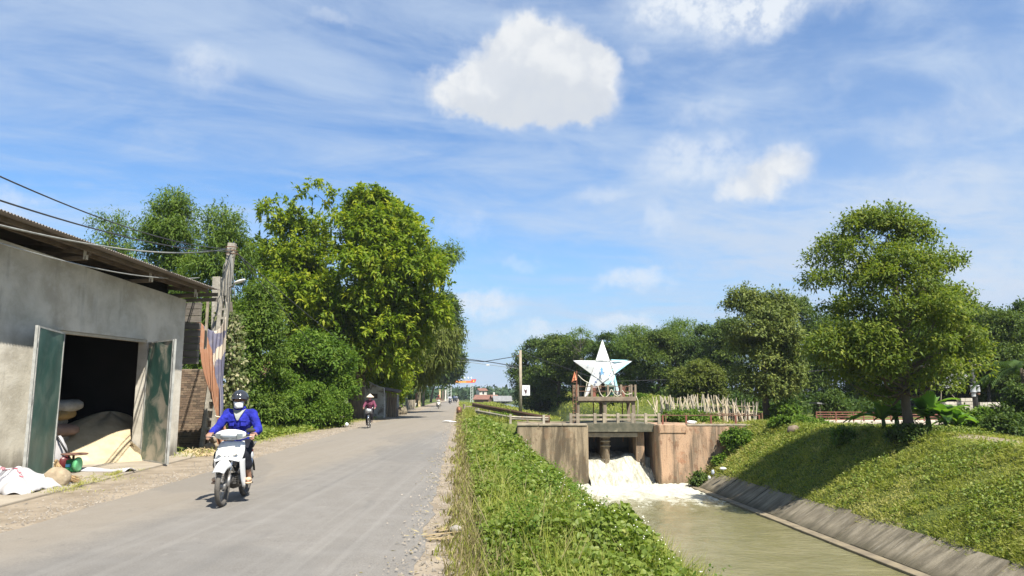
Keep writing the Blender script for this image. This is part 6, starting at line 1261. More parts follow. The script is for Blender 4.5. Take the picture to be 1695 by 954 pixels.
    for s in (-1, 1):
        an, toe = Vector(J['an' + 'RL'[s > 0]]), Vector(J['toe' + 'RL'[s > 0]]); d = (toe - an); d.z = 0; d.normalize(); c = lerp3(an + Vector((-.04, 0, 0)), toe, .55); c.z = toe.z - .024; a = math.atan2(d.y, d.x); Rm = Matrix.Rotation(a, 3, 'Z')
        o = MB().blob(c, (.135, .05, .020), 2, Rm=Rm); o.blob(lerp3(an, toe, .72) + Vector((0, 0, .012)), (.055, .048, .035), 2, Rm=Rm); o.build('sandal', ms, root, smooth=True)
    # eyes
    for s in (-1, 1): MB().blob(hed + Vector((.084, s * .031, .008)), (.010, .014, .007), 2).build('eye', pm('dark_eye', (.02, .015, .012), None, 5, .2), root, smooth=True)
    if mask:
        mm = MB()
        def fm(r, q): a = (r - .5) * 2.3; z = -.016 - .095 * q; bul = 1 + .16 * math.sin(math.pi * q) * math.cos(a); return hed + Vector((.018 + .090 * math.cos(a) * bul - .02 * q * (abs(a) / 1.25), .083 * math.sin(a) * (1 - .18 * q), z - .006 * math.cos(a * 2)))
        mm.grid(fm, 16, 8); mm.build('face_mask', pm('white_mask_cloth', colours.get('mask', (.80, .80, .79)), None, 12, .85, .25), root, smooth=True, solid=.006)
    if hat == 'helmet':
        mh = pm(name + '_helmet_shell', colours.get('helmet', (.030, .031, .036)), None, 4, .16, coat=.6); hb = MB()
        def fh(r, q): a = 2 * math.pi * r; e = math.pi / 2 * (1 - q) - (.22 + .12 * math.cos(a)) * q * -1.0 * (-1); e = math.pi / 2 - q * (math.pi / 2 + .30 - .28 * max(0, math.cos(a))); return hed + Vector((-.012 + .138 * math.cos(e) * math.cos(a), .122 * math.cos(e) * math.sin(a), .035 + .125 * math.sin(e)))
        hb.grid(fh, 32, 12); ho = hb.build('helmet', mh, root, smooth=True, solid=.014)
        pk = MB(); pk.grid(lambda r, q: hed + Vector((.110 * math.cos((r - .5) * 2.3) + .048 * q * math.cos((r - .5) * 2.0) - .004, (.118 + .012 * q) * math.sin((r - .5) * 2.3), .052 - .022 * q)), 16, 4); pk.build('peak', mh, ho, smooth=True, solid=.006)
        for s in (-1, 1): MB().tube([hed + Vector((.0, s * .102, .01)), hed + Vector((.012, s * .088, -.06)), hed + Vector((.03, s * .04, -.115))], .009, 6).build('strap', M_black, ho, smooth=True)
    elif hat == 'cone':
        mc = pm('palm_leaf_hat', (.62, .52, .38), (.50, .41, .29), 12, .8, .3); cb = MB()
        cb.lathe([(.005, .185), (.05, .145), (.13, .075), (.20, .01), (.205, 0), (.196, -.002), (.12, .06), (.04, .128)], hed + Vector((0, 0, .035)), 28); cb.build('conical_hat', mc, root, smooth=True)
        MB().tube([hed + Vector((.0, .09, .05)), hed + Vector((.02, .07, -.06)), hed + Vector((.03, 0, -.125)), hed + Vector((.02, -.07, -.06)), hed + Vector((0, -.09, .05))], .008, 6).build('chin_strap', cloth('chin_ribbon', (.35, .12, .15)), root, smooth=True)
    elif hat == 'cap':
        MB().blob(hed + Vector((-.01, 0, .055)), (.112, .095, .085), 2).build('cap', cloth(name + '_cap_cloth', colours.get('cap', (.5, .5, .5))), root, smooth=True)
    if not hat: MB().blob(hed + Vector((-.022, 0, .045)), (.10, .088, .09), 2).build('hair', M_black, root, smooth=True)
    return root
def wheel(root, x, z, Rr, tr, rim_r, spokes, name='wheel', ty=M_tyre):
    h = MB(); h.tube([(x, -.05, z), (x, .05, z)], .045 if tr > .02 else .022, 12); h = h.build(name, M_alu, root, smooth=True)
    MB().ring((x, 0, z), (0, 1, 0), Rr - tr, tr, 40, 10).build('tyre', ty, h, smooth=True)
    MB().ring((x, 0, z), (0, 1, 0), rim_r, .013, 40, 6).build('rim', M_chrome, h, smooth=True)
    mb = MB()
    for i in range(spokes):
        a = 2 * math.pi * i / spokes; s = 1 if i % 2 else -1; a2 = a + .35 * (1 if i % 4 < 2 else -1); mb.tube([(x + .035 * math.cos(a2), s * .04, z + .035 * math.sin(a2)), (x + rim_r * math.cos(a), 0, z + rim_r * math.sin(a))], .0022 if tr > .02 else .002, 4, cap=False)
    mb.build('spokes', M_chrome, h); return h
def motorbike(label, loc, rz, group=None, white=M_white):
    g = thing('motorbike', label, 'motorbike', loc, rz, group=group); X1, X2, rw = .62, -.60, .287
    fw = wheel(g, X1, rw, rw, .036, .232, 36); rwh = wheel(g, X2, rw, rw, .040, .228, 36)
    MB().lathe([(.10, -.006), (.10, .006)], (X1, -.055, rw), 20, Matrix.Rotation(R(90), 3, 'X')).build('brake_disc', M_chrome, fw)
    MB().lathe([(.085, -.05), (.085, .05)], (X2, 0, rw), 20, Matrix.Rotation(R(90), 3, 'X')).build('brake_drum', M_alu, rwh)
    # fork
    for s in (-1, 1):
        MB().tube([(X1, s * .075, rw), (X1 - .05, s * .078, rw + .16)], .026, 10).build('fork_slider', M_alu, g, smooth=True); MB().tube([(X1 - .05, s * .078, rw + .16), (X1 - .135, s * .08, rw + .36)], .017, 10).build('fork_leg', M_chrome, g, smooth=True)
    # front fender: arched shell with side skirts over the wheel
    def ff(r, q):
        a = R(38) + R(112) * r; y = (q - .5) * 2; w_ = .105 - .020 * abs(2 * r - 1); rr = rw + .075 - .055 * max(0, abs(y) - .35) ** 1.3 * 1.6; rr -= .05 * (abs(y) ** 3) * math.sin(math.pi * r)
        return Vector((X1 + rr * math.cos(a) * 1.02, w_ * y, rw + .01 + rr * math.sin(a)))
    MB().grid(ff, 26, 10).build('front_fender', white, g, smooth=True, solid=.006)
    # leg shield: rounded nose and two swept wings that run down beside the engine
    def nose(r, q):
        a = (r - .5) * 2; z = .61 + .30 * q; w_ = .185 + .025 * math.sin(math.pi * q * .9) - .03 * q ** 4; x = .52 - .40 * (q - .15) * .55 - .115 * abs(a) ** 2.2 - .02 * (1 - q) - .05 * q ** 5
        if q < .3: x -= .05 * (1 - q / .3) * (1 - abs(a)) ; z += .045 * (1 - q / .3) * (1 - abs(a) ** 2)
        return Vector((x, a * w_, z))
    MB().grid(nose, 24, 16).build('front_cover', white, g, smooth=True, solid=.008)
    for s in (-1, 1):
        def wing(r, q):
            z = .66 - .42 * q; fx = .455 - .20 * q + .02 * math.sin(q * 3); w_ = .125 - .02 * q; pinch = (1 - max(0, q - .72) / .28 * .75); x = fx - w_ * 1.9 * r * pinch - .10 * max(0, q - .8); y = .150 + .070 * math.sin(math.pi * min(1, r * .75 + .12)) * (1 - .25 * q) + .012 * q
            return Vector((x, s * y, z))
        MB().grid(wing, 10, 16).build('leg_shield', white, g, smooth=True, solid=.008)
        MB().blob((.455, s * .115, .735), (.03, .05, .018), 2, Rm=Matrix.Rotation(s * .5, 3, 'X')).build('turn_signal', pm('amber_lens', (.75, .74, .70), (.7, .66, .58), 4, .15), g, smooth=True)
        def side(r, q):
            x = .10 - .78 * r; z = .40 + .16 * r + (.20 - .06 * r) * q; y = .105 + .035 * math.sin(math.pi * q) * (1 - .4 * r) - .03 * r
            if r < .2: z -= .10 * (1 - r / .2) * (1 - q) * 0
            return Vector((x, s * y, z))
        MB().grid(side, 18, 6).build('side_panel', white, g, smooth=True, solid=.007)
        MB().prism([Vector((.22, s * .165, .60)), Vector((.02, s * .17, .52)), Vector((-.02, s * .17, .44)), Vector((.24, s * .165, .47))], (0, -.008, 0), (0, .008, 0)).build('leg_shield_tip', white, g, fixn=True, bevel=.004)
    for s in (-1, 1): MB().box((.475, s * .028, .705), (.012, .026, .010), Matrix.Rotation(s * .3, 3, 'X')).build('vent', M_black, g)
    # handlebar cowl with clear headlamp
    cw = MB()
    def cowl(r, q): a = (r - .5) * 2; th = math.pi * (q - .5); k = (1 - abs(a) ** 2.6 * .62); return Vector((.345 + .105 * math.cos(th) * k - .06 * abs(a) ** 1.5, a * .232, 1.0 + .078 * math.sin(th) * k + .012 * (1 - a * a)))
    cw.grid(cowl, 26, 14); cw = cw.build('handlebar_cowl', white, g, smooth=True, solid=.006)
    lm, nt, bb = nodemat('clear_headlamp'); bb.inputs['Base Color'].default_value = (.22, .24, .25, 1); bb.inputs['Roughness'].default_value = .08; bb.inputs['Metallic'].default_value = .35
    MB().grid(lambda r, q: Vector((.352 + .106 * math.cos((q - .5) * 1.5) * (1 - abs((r - .5) * 1.15) ** 2.4) - .03 * abs(r - .5), (r - .5) * .25, .985 + .062 * math.sin((q - .5) * 1.5))), 14, 8).build('headlamp', lm, cw, smooth=True, solid=.004)
    for s in (-1, 1):
        MB().prism([Vector((.445, s * .115, 1.03)), Vector((.40, s * .195, 1.03)), Vector((.405, s * .19, .965)), Vector((.44, s * .12, .955))], (0, 0, 0), (.006, 0, 0)).build('indicator', lm, cw, fixn=True)
        MB().tube([(.33, s * .20, 1.005), (.30, s * .35, 1.0)], .017, 10).build('grip', M_black, g, smooth=True)
        MB().tube([(.34, s * .19, .99), (.37, s * .26, .985), (.36, s * .35, .98)], .006, 6).build('lever', M_alu, g, smooth=True)
    mr = MB(); mr.tube([(.32, .22, 1.03), (.34, .26, 1.06)], .008, 6); mr = mr.build('mirror', M_black, g, smooth=True); MB().blob((.335, .29, 1.075), (.02, .075, .034), 2).build('mirror_shell', M_black, mr, smooth=True)
    # engine, frame, floor, seat, exhaust, rear
    mb = MB(); mb.limb((.28, 0, .36), (.02, 0, .33), .085, .10).limb((.05, 0, .30), (-.14, 0, .29), .11, .10).box((.20, 0, .35), (.14, .17, .13)); mb.build('engine', M_eng, g, smooth=False)
    for z in (.30, .33, .36, .39): MB().box((.24, 0, z + .0), (.13, .20, .010)).build('cooling_fin', M_alu, g)
    mb = MB(); mb.tube([(.40, 0, .80), (.18, 0, .52), (-.05, 0, .46), (-.45, 0, .62)], .03, 8); mb.build('frame', M_black, g, smooth=True)
    MB().tube([(.26, -.06, .30), (.12, -.13, .18), (-.15, -.15, .20), (-.35, -.16, .26)], .022, 8).build('exhaust_pipe', M_chrome, g, smooth=True); MB().limb((-.28, -.16, .25), (-.78, -.17, .36), .040, .046).build('muffler', M_alu, g, smooth=True)
    MB().grid(lambda r, q: Vector((.06 - .74 * r, (q - .5) * .24 * (1 - .12 * r), .745 + .03 * r + .028 * math.sin(math.pi * q) + .03 * (r > .5) * (r - .5) - .07 * max(0, .12 - r) * 8 * .5)), 20, 8).build('seat', M_black, g, smooth=True, solid=.06)
    MB().tube([(.08, .26, .275), (.08, -.26, .275)], .012, 8).build('foot_peg_bar', M_eng, g); 
    for s in (-1, 1): MB().box((.08, s * .24, .285), (.055, .10, .022)).build('foot_peg', M_black, g, bevel=.006); MB().tube([(X2 + .05, s * .11, .30), (X2 + .18, s * .12, .60)], .028, 10).build('shock_absorber', M_chrome, g, smooth=True)
    def rf(r, q): a = R(60) + R(105) * r; y = (q - .5) * 2; rr = rw + .055 - .03 * abs(y) ** 2; return Vector((X2 + rr * math.cos(a), .075 * y, rw + rr * math.sin(a)))
    MB().grid(rf, 14, 6).build('rear_fender', M_black, g, smooth=True, solid=.006)
    MB().tube([(-.62, .10, .80), (-.78, .10, .84), (-.78, -.10, .84), (-.62, -.10, .80)], .012, 8).build('grab_rail', M_alu, g, smooth=True); MB().box((-.70, 0, .70), (.07, .16, .07)).build('tail_lamp', pm('red_lens', (.45, .02, .02), None, 4, .2), g, bevel=.015)
    MB().tube([(-.05, .13, .30), (-.60, .10, .30)], .035, 8).build('chain_case', M_eng, g, smooth=True)
    MB().tube([(.02, .10, .22), (.02, .20, .10), (.0, .23, .12)], .010, 6).build('side_stand', M_eng, g)
    return g
def rider_joints(): return dict(pelvis=(-.22, 0, .88), chest=(-.14, 0, 1.20), neck=(-.10, 0, 1.395), head=(-.055, 0, 1.515), shR=(-.12, -.185, 1.315), shL=(-.12, .185, 1.315), elR=(-.02, -.315, 1.08), elL=(-.02, .315, 1.08),
    wrR=(.235, -.315, 1.03), wrL=(.235, .315, 1.03), handf=(1, 0, -.15), hipR=(-.18, -.10, .84), hipL=(-.18, .10, .84), knR=(.20, -.19, .70), knL=(.20, .19, .70), anR=(.07, -.235, .36), anL=(.07, .235, .36), toeR=(.20, -.25, .315), toeL=(.20, .25, .315))
BL, BR = (-4.255, 11.65, .055), math.atan2(-1.0, .085)
motorbike('white motorbike ridden towards the camera by the person in blue', BL, BR)
figure('person', 'person in blue jacket, dark helmet and white face mask riding the white motorbike', BL, BR, rider_joints(), dict(jacket=(.022, .028, .30), shirt=(.30, .31, .28), trousers=(.016, .017, .024), shoe=(.62, .42, .26)), .009, hat='helmet', long_trousers=False)

def bicycle(label, loc, rz):
    g = thing('bicycle', label, 'bicycle', loc, rz); rw = .325; X1, X2 = .53, -.53; mf = pm('dark_bicycle_paint', (.07, .08, .085), None, 5, .4)
    wheel(g, X1, rw, rw, .018, .30, 28); wheel(g, X2, rw, rw, .018, .30, 28)
    mb = MB(); hd = (.36, 0, .80); bb = (-.10, 0, .30); st = (-.24, 0, .72)
    for a, b in ((hd, bb), (bb, st), ((-.22, 0, .62), (.37, 0, .70)), (bb, (X2, .05, rw)), (bb, (X2, -.05, rw)), (st, (X2, .05, rw)), (st, (X2, -.05, rw))): mb.tube([a, b], .015, 8)
    mb.build('frame', mf, g, smooth=True)
    mb = MB(); mb.tube([hd, (.43, .045, .60), (X1, .045, rw)], .012, 8).tube([hd, (.43, -.045, .60), (X1, -.045, rw)], .012, 8); mb.build('fork', mf, g, smooth=True)
    MB().tube([(.22, .28, .98), (.34, .24, 1.0), (.34, .08, .93), (.35, 0, .90), (.34, -.08, .93), (.34, -.24, 1.0), (.22, -.28, .98)], .012, 8).build('handlebar', M_chrome, g, smooth=True); MB().tube([hd, (.35, 0, .92)], .014, 8).build('stem', M_chrome, g)
    MB().blob((-.27, 0, .77), (.13, .09, .035), 2).build('saddle', M_black, g, smooth=True); MB().tube([st, (-.26, 0, .76)], .013, 8).build('seat_post', M_chrome, g)
    for s in (-1, 1): MB().tube([(-.10, s * .05, .30), (-.10 + s * .16, s * .06, .30 - s * .02)], .010, 6).build('crank', M_alu, g); MB().box((-.10 + s * .16, s * .12, .30 - s * .02), (.09, .10, .022)).build('pedal', M_black, g)
    mb = MB(); w = (.17, .12, .11)
    for z in (.74, .83, .92): mb.tube([(.40, -.15, z), (.62, -.15, z), (.62, .15, z), (.40, .15, z)], .005, 5, closed=True)
    for i in range(9): y = -.15 + .3 * i / 8; mb.tube([(.62, y, .92), (.60, y, .74), (.41, y, .74)], .004, 4)
    for i in range(6): x = .41 + .2 * i / 5; mb.tube([(x, -.15, .92), (x, -.15, .74), (x, .15, .74), (x, .15, .92)], .004, 4)
    mb.build('basket', M_alu, g)
    for x, nm in ((X1, 'front_mudguard'), (X2, 'rear_mudguard')):
        MB().grid(lambda r, q: Vector((x + (rw + .02) * math.cos(R(25) + R(150) * r), (q - .5) * .055, rw + (rw + .02) * math.sin(R(25) + R(150) * r))), 20, 3).build(nm, M_chrome, g, smooth=True, solid=.003)
    return g
cp = G(611, 708, .05); CR = math.atan2(-1, .10)
bicycle('dark bicycle with wire basket ridden along the road edge', cp, CR)
tag(MB().blob((0, 0, 0), (.13, .11, .10), 2, .12, 2., 1.5).build('bag', pm('pale_plastic_bag', (.60, .62, .62), (.45, .47, .48), 9, .5, .4), smooth=True), 'pale plastic bag lying in the bicycle basket', 'bag').location = Vector(cp) + Matrix.Rotation(CR, 3, 'Z') @ Vector((.51, 0, .85))
figure('person', 'person in conical hat and plum checked shirt riding the bicycle', cp, CR, dict(pelvis=(-.26, 0, .88), chest=(-.16, 0, 1.18), neck=(-.10, 0, 1.36), head=(-.06, 0, 1.475), shR=(-.12, -.175, 1.28), shL=(-.12, .175, 1.28), elR=(.0, -.28, 1.08), elL=(.0, .28, 1.08), wrR=(.16, -.27, 1.0), wrL=(.16, .27, 1.0), handf=(1, 0, -.2),
    hipR=(-.22, -.10, .83), hipL=(-.22, .10, .83), knR=(.12, -.12, .64), knL=(.16, .12, .68), anR=(-.10, -.12, .22), anL=(.05, .12, .36), toeR=(.04, -.13, .155), toeL=(.19, .13, .31)), dict(jacket=(.17, .05, .085), trousers=(.025, .022, .025), mask=(.50, .22, .22), shoe=(.10, .08, .07)), .014, hat='cone')
far = [(726, 677, 'brownish', (.20, .10, .08), (.03, .03, .03), 'person in maroon top riding a pale motorbike near the roadside bush', 'pale motorbike ridden past the roadside bush, nearest of the far group', 'helmet', (.30, .05, .04)),
       (745, 669.5, 'white', (.50, .50, .56), (.02, .022, .05), 'person in white shirt riding the middle one of the far motorbikes', 'dark motorbike in the middle of the far group', None, None),
       (751.5, 666, 'blue', (.20, .26, .42), (.02, .02, .03), 'person in pale blue shirt and white cap at the back of the far group', 'motorbike at the back left of the far group', 'cap', (.7, .7, .7)),
       (755.5, 666, 'grey', (.32, .36, .46), (.03, .03, .04), 'person in grey blue shirt at the back right of the far group', 'motorbike at the back right of the far group', None, None)]
mdk = pm('dark_blue_bodywork', (.03, .035, .06), None, 4, .3)
proto = None
for i, (x, y, nm, jc, tc, lab, blab, ht, hc) in enumerate(far):
    p = G(x, y, .03); c = dict(jacket=jc, trousers=tc, shoe=(.08, .07, .06))
    if hc: c['helmet'] = hc; c['cap'] = hc
    rz = math.atan2(-1, .08 + .02 * i)
    if i == 0: b0 = motorbike(blab, p, rz, 'motorbikes far down the road', pm('cream_bodywork', (.70, .66, .56), None, 4, .35))
    elif i == 1: proto = motorbike(blab, p, rz, 'motorbikes far down the road', mdk)
    else: b = copy_tree(proto); b.location = p; b.rotation_euler[2] = rz; b['label'] = blab
    figure('person', lab, p, rz, rider_joints(), c, .022, hat=ht, mask=False, group='riders far down the road')
# ================================================================ THINGS ALONG THE ROAD AND FAR OFF
M_lime = pm('flaking_limewash', (.62, .59, .53), (.46, .42, .36), 2.0, .95, .4, c3=(.22, .18, .14), s3=1.1, t3=(.52, .62))
M_oldwall = pm('dark_old_brick', (.17, .12, .09), (.10, .075, .06), 2, .95, .5)
def roadside():
    # milestone
    p = G(565, 700, .0); m1 = pm('white_milestone', (.62, .56, .46), (.48, .42, .33), 4, .9, .3); m2 = pm('red_milestone_cap', (.42, .12, .085), (.30, .09, .06), 4, .85, .3)
    g = thing('milestone', 'small milestone with red top on the left verge', 'milestone', p); MB().box((0, 0, .18), (.30, .20, .44)).build('shaft', m1, g, bevel=.02)
    mb = MB(); mb.prism([Vector((-.16, -.11, .40)), Vector((.16, -.11, .40))] + [Vector((.16 * math.cos(a), -.11, .40 + .10 * math.sin(a))) for a in np.linspace(.1, math.pi - .1, 8)], (0, 0, 0), (0, .22, 0)); mb.build('cap', m2, g, fixn=True)
    # rusty bollard at the right edge
    p = G(760, 686, -.02); g = thing('bollard', 'rust brown rounded marker post at the right road edge', 'bollard', p); MB().lathe([(.24, 0), (.25, .45), (.24, .60), (.17, .72), (.0, .76)], (0, 0, -.05), 16).build('post', M_rust, g, smooth=True); MB().box((.02, -.25, .50), (.12, .03, .24)).build('plate', pm('orange_plate', (.55, .24, .12), None, 5, .7), g)
    g = thing('concrete_stub', 'pale concrete stub with short rails just beyond the marker post', 'post', G(768, 681, -.02)); MB().box((0, 0, .35), (.28, .28, .8)).build('post', M_conc, g, bevel=.03)
    for z in (.22, .5): MB().bar((.1, 0, z), (1.1, .2, z), .08, .13).build('rail', M_conc, g)
    # ruined whitewashed wall and the plank shack behind the bicycle
    Y = 56.5; w = thing('ruined_wall', 'ruined whitewashed wall with a sloping broken top behind the bicycle', 'wall', P(620, 690, Y)); pts = [P(x, y, Y) for x, y in ((603, 692), (636, 692), (636, 642), (628, 640), (618, 636), (608, 630), (603, 634))]; MB().prism(pts, (0, 0, 0), (0, .3, 0)).build('wall', M_lime, w, world=True, fixn=True, bevel=.03)
    MB().prism([P(x, y, Y) for x, y in ((614, 652), (625, 652), (625, 660), (614, 660))], (0, -.02, 0), (0, -.005, 0)).build('niche', M_oldwall, w, world=True, fixn=True)
    lw = thing('low_brick_wall', 'low dark brick wall in deep shade left of the ruined wall', 'wall', P(585, 694, 54)); m = [pm('dull_dark_brick', (.16, .10, .075), (.11, .07, .055), 5, .95, .4)]  # bricks in one dull dark brown
    a, b = P(556, 668, 54), P(606, 668, 54); MB().box(((a.x + b.x) / 2, 54.1, .45), (b.x - a.x, .2, 1.1)).build('core', M_oldwall, lw, world=True)
    pr = None; x0, W_ = a.x, .23
    for r in range(12):
        k = -.11 if r % 2 else 0.0
        while k < b.x - x0 - .1:
            c = Vector((x0 + max(k, 0) + W_ / 2, 53.985 - random.random() * .02, .06 + r * .085))
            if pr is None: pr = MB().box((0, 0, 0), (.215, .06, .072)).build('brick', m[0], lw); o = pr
            else: o = add_part(pr, 'brick', lw)
            o.location = c - Vector(lw.location); k += W_
    s = thing('shack', 'narrow plank shack with a slab roof beside the ruined wall', 'shack', P(646, 690, 58)); mw = pm('sun_bleached_plank', (.40, .31, .21), (.26, .19, .13), 5, .9, .4, stretch=(3, 3, .4)); Y = 57.8
    for i, (x0_, x1_) in enumerate(((636, 640), (640, 644), (644, 647.5))): a, b = P(x0_, 690, Y), P(x1_, 650, Y); MB().box(((a.x + b.x) / 2, Y + .03 * (i % 2), b.z / 2), (b.x - a.x - .02, .08, b.z)).build('plank', M_lime if i == 0 else mw, s, world=True)
    for i, (x0_, x1_) in enumerate(((647.5, 650.5), (650.5, 653.5), (653.5, 656.5))): a, b = P(x0_, 690, Y), P(x1_, 652, Y); MB().box(((a.x + b.x) / 2, Y - .1 + .03 * (i % 2), b.z / 2), (b.x - a.x - .015, .06, b.z)).build('door_plank', mw, s, world=True)
    a, b = P(633, 644, Y), P(660, 649, Y); MB().prism([a, b, b + Vector((0, 0, -.10)), a + Vector((0, 0, -.10))], (0, -.5, 0), (0, 1.5, .15)).build('roof', M_oldwall, s, world=True, fixn=True); MB().box((P(648, 670, Y).x, Y + .8, .75), (.7, 1.2, 1.5)).build('wall', M_oldwall, s, world=True)
    a = P(657, 660, Y - .1); mb = MB(); mb.grid(lambda r, q: Vector((a.x + .16 * r, a.y - .03 * math.sin(r * 9), a.z + .3 - 1.0 * q)), 8, 8); tag(mb.build('cloth', pm('white_cloth', (.66, .64, .60), None, 6, .9), smooth=True, solid=.01), 'white cloth hanging at the corner of the plank shack', 'cloth')
    p = P(661, 686, 66); th = MB(); th.blob((p.x, p.y, .25), (.72, .6, .62), 3, .22, 2., 2.3); tag(th.build('straw_stack', pm('grey_straw', (.20, .165, .11), (.12, .10, .07), 8, .95, .6), smooth=True), 'small grey straw stack right of the plank shack', 'straw stack')
    # ladder poles under the trees
    ladder_pole(P(597.5, 694, 53).xy.to_3d() + Vector((0, 0, -.1)), P(600, 622, 53), .62, .4, 'dark ladder pole in the tree shade left of the bicycle', 14, .85, name='utility_pole')
    g_, _ = ladder_pole(P(669, 682, 76).xy.to_3d() + Vector((0, 0, -.1)), P(670.6, 624, 76), .80, .36, 'ladder pole carrying two grey meter boxes by the straw stack', 14, .85)
    mbx = pm('grey_meter_box', (.42, .42, .39), (.32, .32, .30), 5, .6); MB().box(P(669.5, 649, 75.8), (.42, .25, .48)).build('meter_box', mbx, g_, world=True, bevel=.02); MB().box(P(672, 661, 75.8), (.24, .22, .46)).build('meter_box', mbx, g_, world=True, bevel=.02)
    Y = 116; p = P(700.5, 672, Y); g = thing('utility_pole', 'round pale concrete pole beside the yellow gate pillar', 'utility pole', (p.x, Y, -.1)); MB().tube([(p.x, Y, -.1), (p.x + .05, Y, P(700, 600, Y).z)], [.22, .15], 10).build('shaft', M_conc, g, world=True, smooth=True); MB().box((p.x + .1, Y - .2, P(700, 633, Y).z), (.35, .3, .3)).build('box', mbx, g, world=True)
    # yellow gate pillar with a red gate and the low wall
    Y = 112; g = thing('gate_pillar', 'yellow gate pillar with a flat cap beside a red gate', 'gate pillar', P(694, 672, Y)); my = pm('yellow_ochre_render', (.62, .50, .28), (.50, .39, .21), 3, .9, .2); a, b = P(691.5, 674, Y), P(696.5, 650, Y)
    MB().box(((a.x + b.x) / 2, Y, b.z / 2), (b.x - a.x, .35, b.z)).build('shaft', my, g, world=True, bevel=.02); MB().box(((a.x + b.x) / 2, Y, b.z + .06), (b.x - a.x + .2, .5, .14)).build('cap', my, g, world=True)
    c, d = P(687.5, 668, Y), P(691, 652, Y); MB().box(((c.x + d.x) / 2, Y + .05, d.z / 2 + .15), (d.x - c.x, .06, d.z - .2)).build('gate_panel', M_red, g, world=True); MB().box(((c.x + d.x) / 2 - .1, Y - .1, .25), (d.x - c.x + .2, .3, .55)).build('base', M_lime, g, world=True)
    fw = thing('picket_fence', 'grey concrete picket fence in the shade before the yellow pillar', 'fence', P(680, 676, 92)); 
    for i in range(9): q = P(673 + i * 1.7, 676, 92 + i * .4); MB().box((q.x, q.y, .5), (.13, .10, 1.2)).build('picket', M_conc, fw, world=True)
    # white gate posts further along
    for i, (x, Y, top, c, lab) in enumerate(((728, 205, 646, my, 'ochre gate post beyond the maroon topped rider'), (733, 222, 646, M_oldwall, 'brown gate post next to the ochre one'), (737.5, 240, 646, M_lime, 'white gate post right of the brown one'))):
        q = P(x, 668, Y); z = P(x, top, Y).z; g = thing('gate_post', lab, 'gate post', (q.x, Y, 0), group='gate posts far along the left side'); MB().box((q.x, Y, z / 2), (.42, .4, z)).build('shaft', c, g, world=True); MB().box((q.x, Y, z + .06), (.6, .55, .16)).build('cap', c, g, world=True)
    # white sheet and other litter on the road
    for x, y, w_, lab in ((744, 696, .55, 'flat white paper sheet lying on the right side of the road'),):
        q = G(x, y + 2, .05); mb = MB(); mb.grid(lambda r, s_: q + Vector(((r - .5) * w_ * 1.5, (s_ - .5) * 1.0, .03 * math.sin(r * 5) + .02)), 8, 4); tag(mb.build('paper_sheet', pm('white_paper', (.78, .78, .76), None, 5, .8), smooth=True, solid=.01), lab, 'paper')
    q = G(574, 707, .1); q = P(574, 703, 37.0); tag(MB().blob(q, (.09, .08, .10), 2, .15, 1., 2.).build('plastic_bag', pm('white_plastic', (.72, .74, .76), None, 5, .4), smooth=True), 'small white plastic bag on the left verge', 'bag')
    q = P(1145, 696.5, 46.3); q.z = .0; tag(MB().blob(q, (.30, .18, .13), 3, .14, 4., 1.6).build('plastic_sack', pm('white_sack_film', (.74, .74, .72), None, 5, .6), smooth=True), 'white sack lying on the sandy path behind the railing', 'sack')
    for i, (x, y, lab) in enumerate(((1197, 776, 'crumpled white wrapper at the upper end of the concrete lining'), (1180, 782, 'grey plastic bottle caught at the end of the concrete lining'), (1174, 791, 'torn white plastic strip hanging over the concrete lining'))):
        Y = 40.5 - i * .5; q = P(x, y, Y); tag(MB().blob(q, ((.20, .10, .08), (.08, .08, .14), (.07, .16, .10))[i], 2, .25, i + 1., 2.).build('litter', pm('litter_plastic_' + 'abc'[i], ((.72, .72, .70), (.42, .45, .50), (.70, .70, .68))[i], None, 9, .5), smooth=True), lab, 'litter', 'litter on the canal lining')
    q = P(1314, 714, 40); u, w_ = to_uw(q.x, q.y); tag(MB().blob((q.x, q.y, float(H(u, w_)) + .1), (.34, .25, .26), 3, .15, 3., 1.3).build('boulder', pm('brown_rock', (.20, .15, .11), (.13, .10, .07), 5, .95, .6), smooth=True), 'brown boulder half hidden in the grass above the lining', 'boulder')
    q = G(734, 871, .1); tag(MB().blob((q.x + .15, q.y, .06), (.08, .07, .05), 3, .14, 2., 1.3).build('stone', pm('pale_road_stone', (.30, .27, .225), None, 6, .95, .5), smooth=True), 'pale stone half buried in the dry grass at the road edge', 'stone')
    mb = MB(); r = random.Random(3); m = pm('split_cane', (.36, .28, .15), (.26, .19, .10), 8, .85)
    for i in range(16): q = G(r.uniform(716, 744), r.uniform(874, 892), .04); a = r.gauss(.5, .3); d = Vector((math.cos(a), math.sin(a), r.uniform(0, .12))) * r.uniform(.08, .2); mb.bar(q - d, q + d, .018, .005)
    tag(mb.build('cane_husks', m), 'heap of yellow split cane husks at the right road edge', 'husks')
    mb = MB(); q = P(480, 725, 34); mb.tube([P(447, 692, 34.5), P(473, 712, 34)], .035, 6); tag(mb.build('bamboo_pole', pm('pale_bamboo', (.50, .43, .30), None, 5, .8), smooth=True), 'pale bamboo pole leaning out of the hedge', 'pole')
    mb = MB(); a = P(452, 715, 34.6); mb.grid(lambda r_, s_: P(447 + 16 * r_, 700 + 22 * s_ + 6 * r_, 34.6) + Vector((0, .12 * math.sin(r_ * 7), 0)), 8, 8); tag(mb.build('plastic_sheet', pm('grey_plastic_film', (.30, .31, .32), None, 4, .5), smooth=True, solid=.01), 'torn grey plastic sheet under the hedge bushes', 'sheet')
roadside()
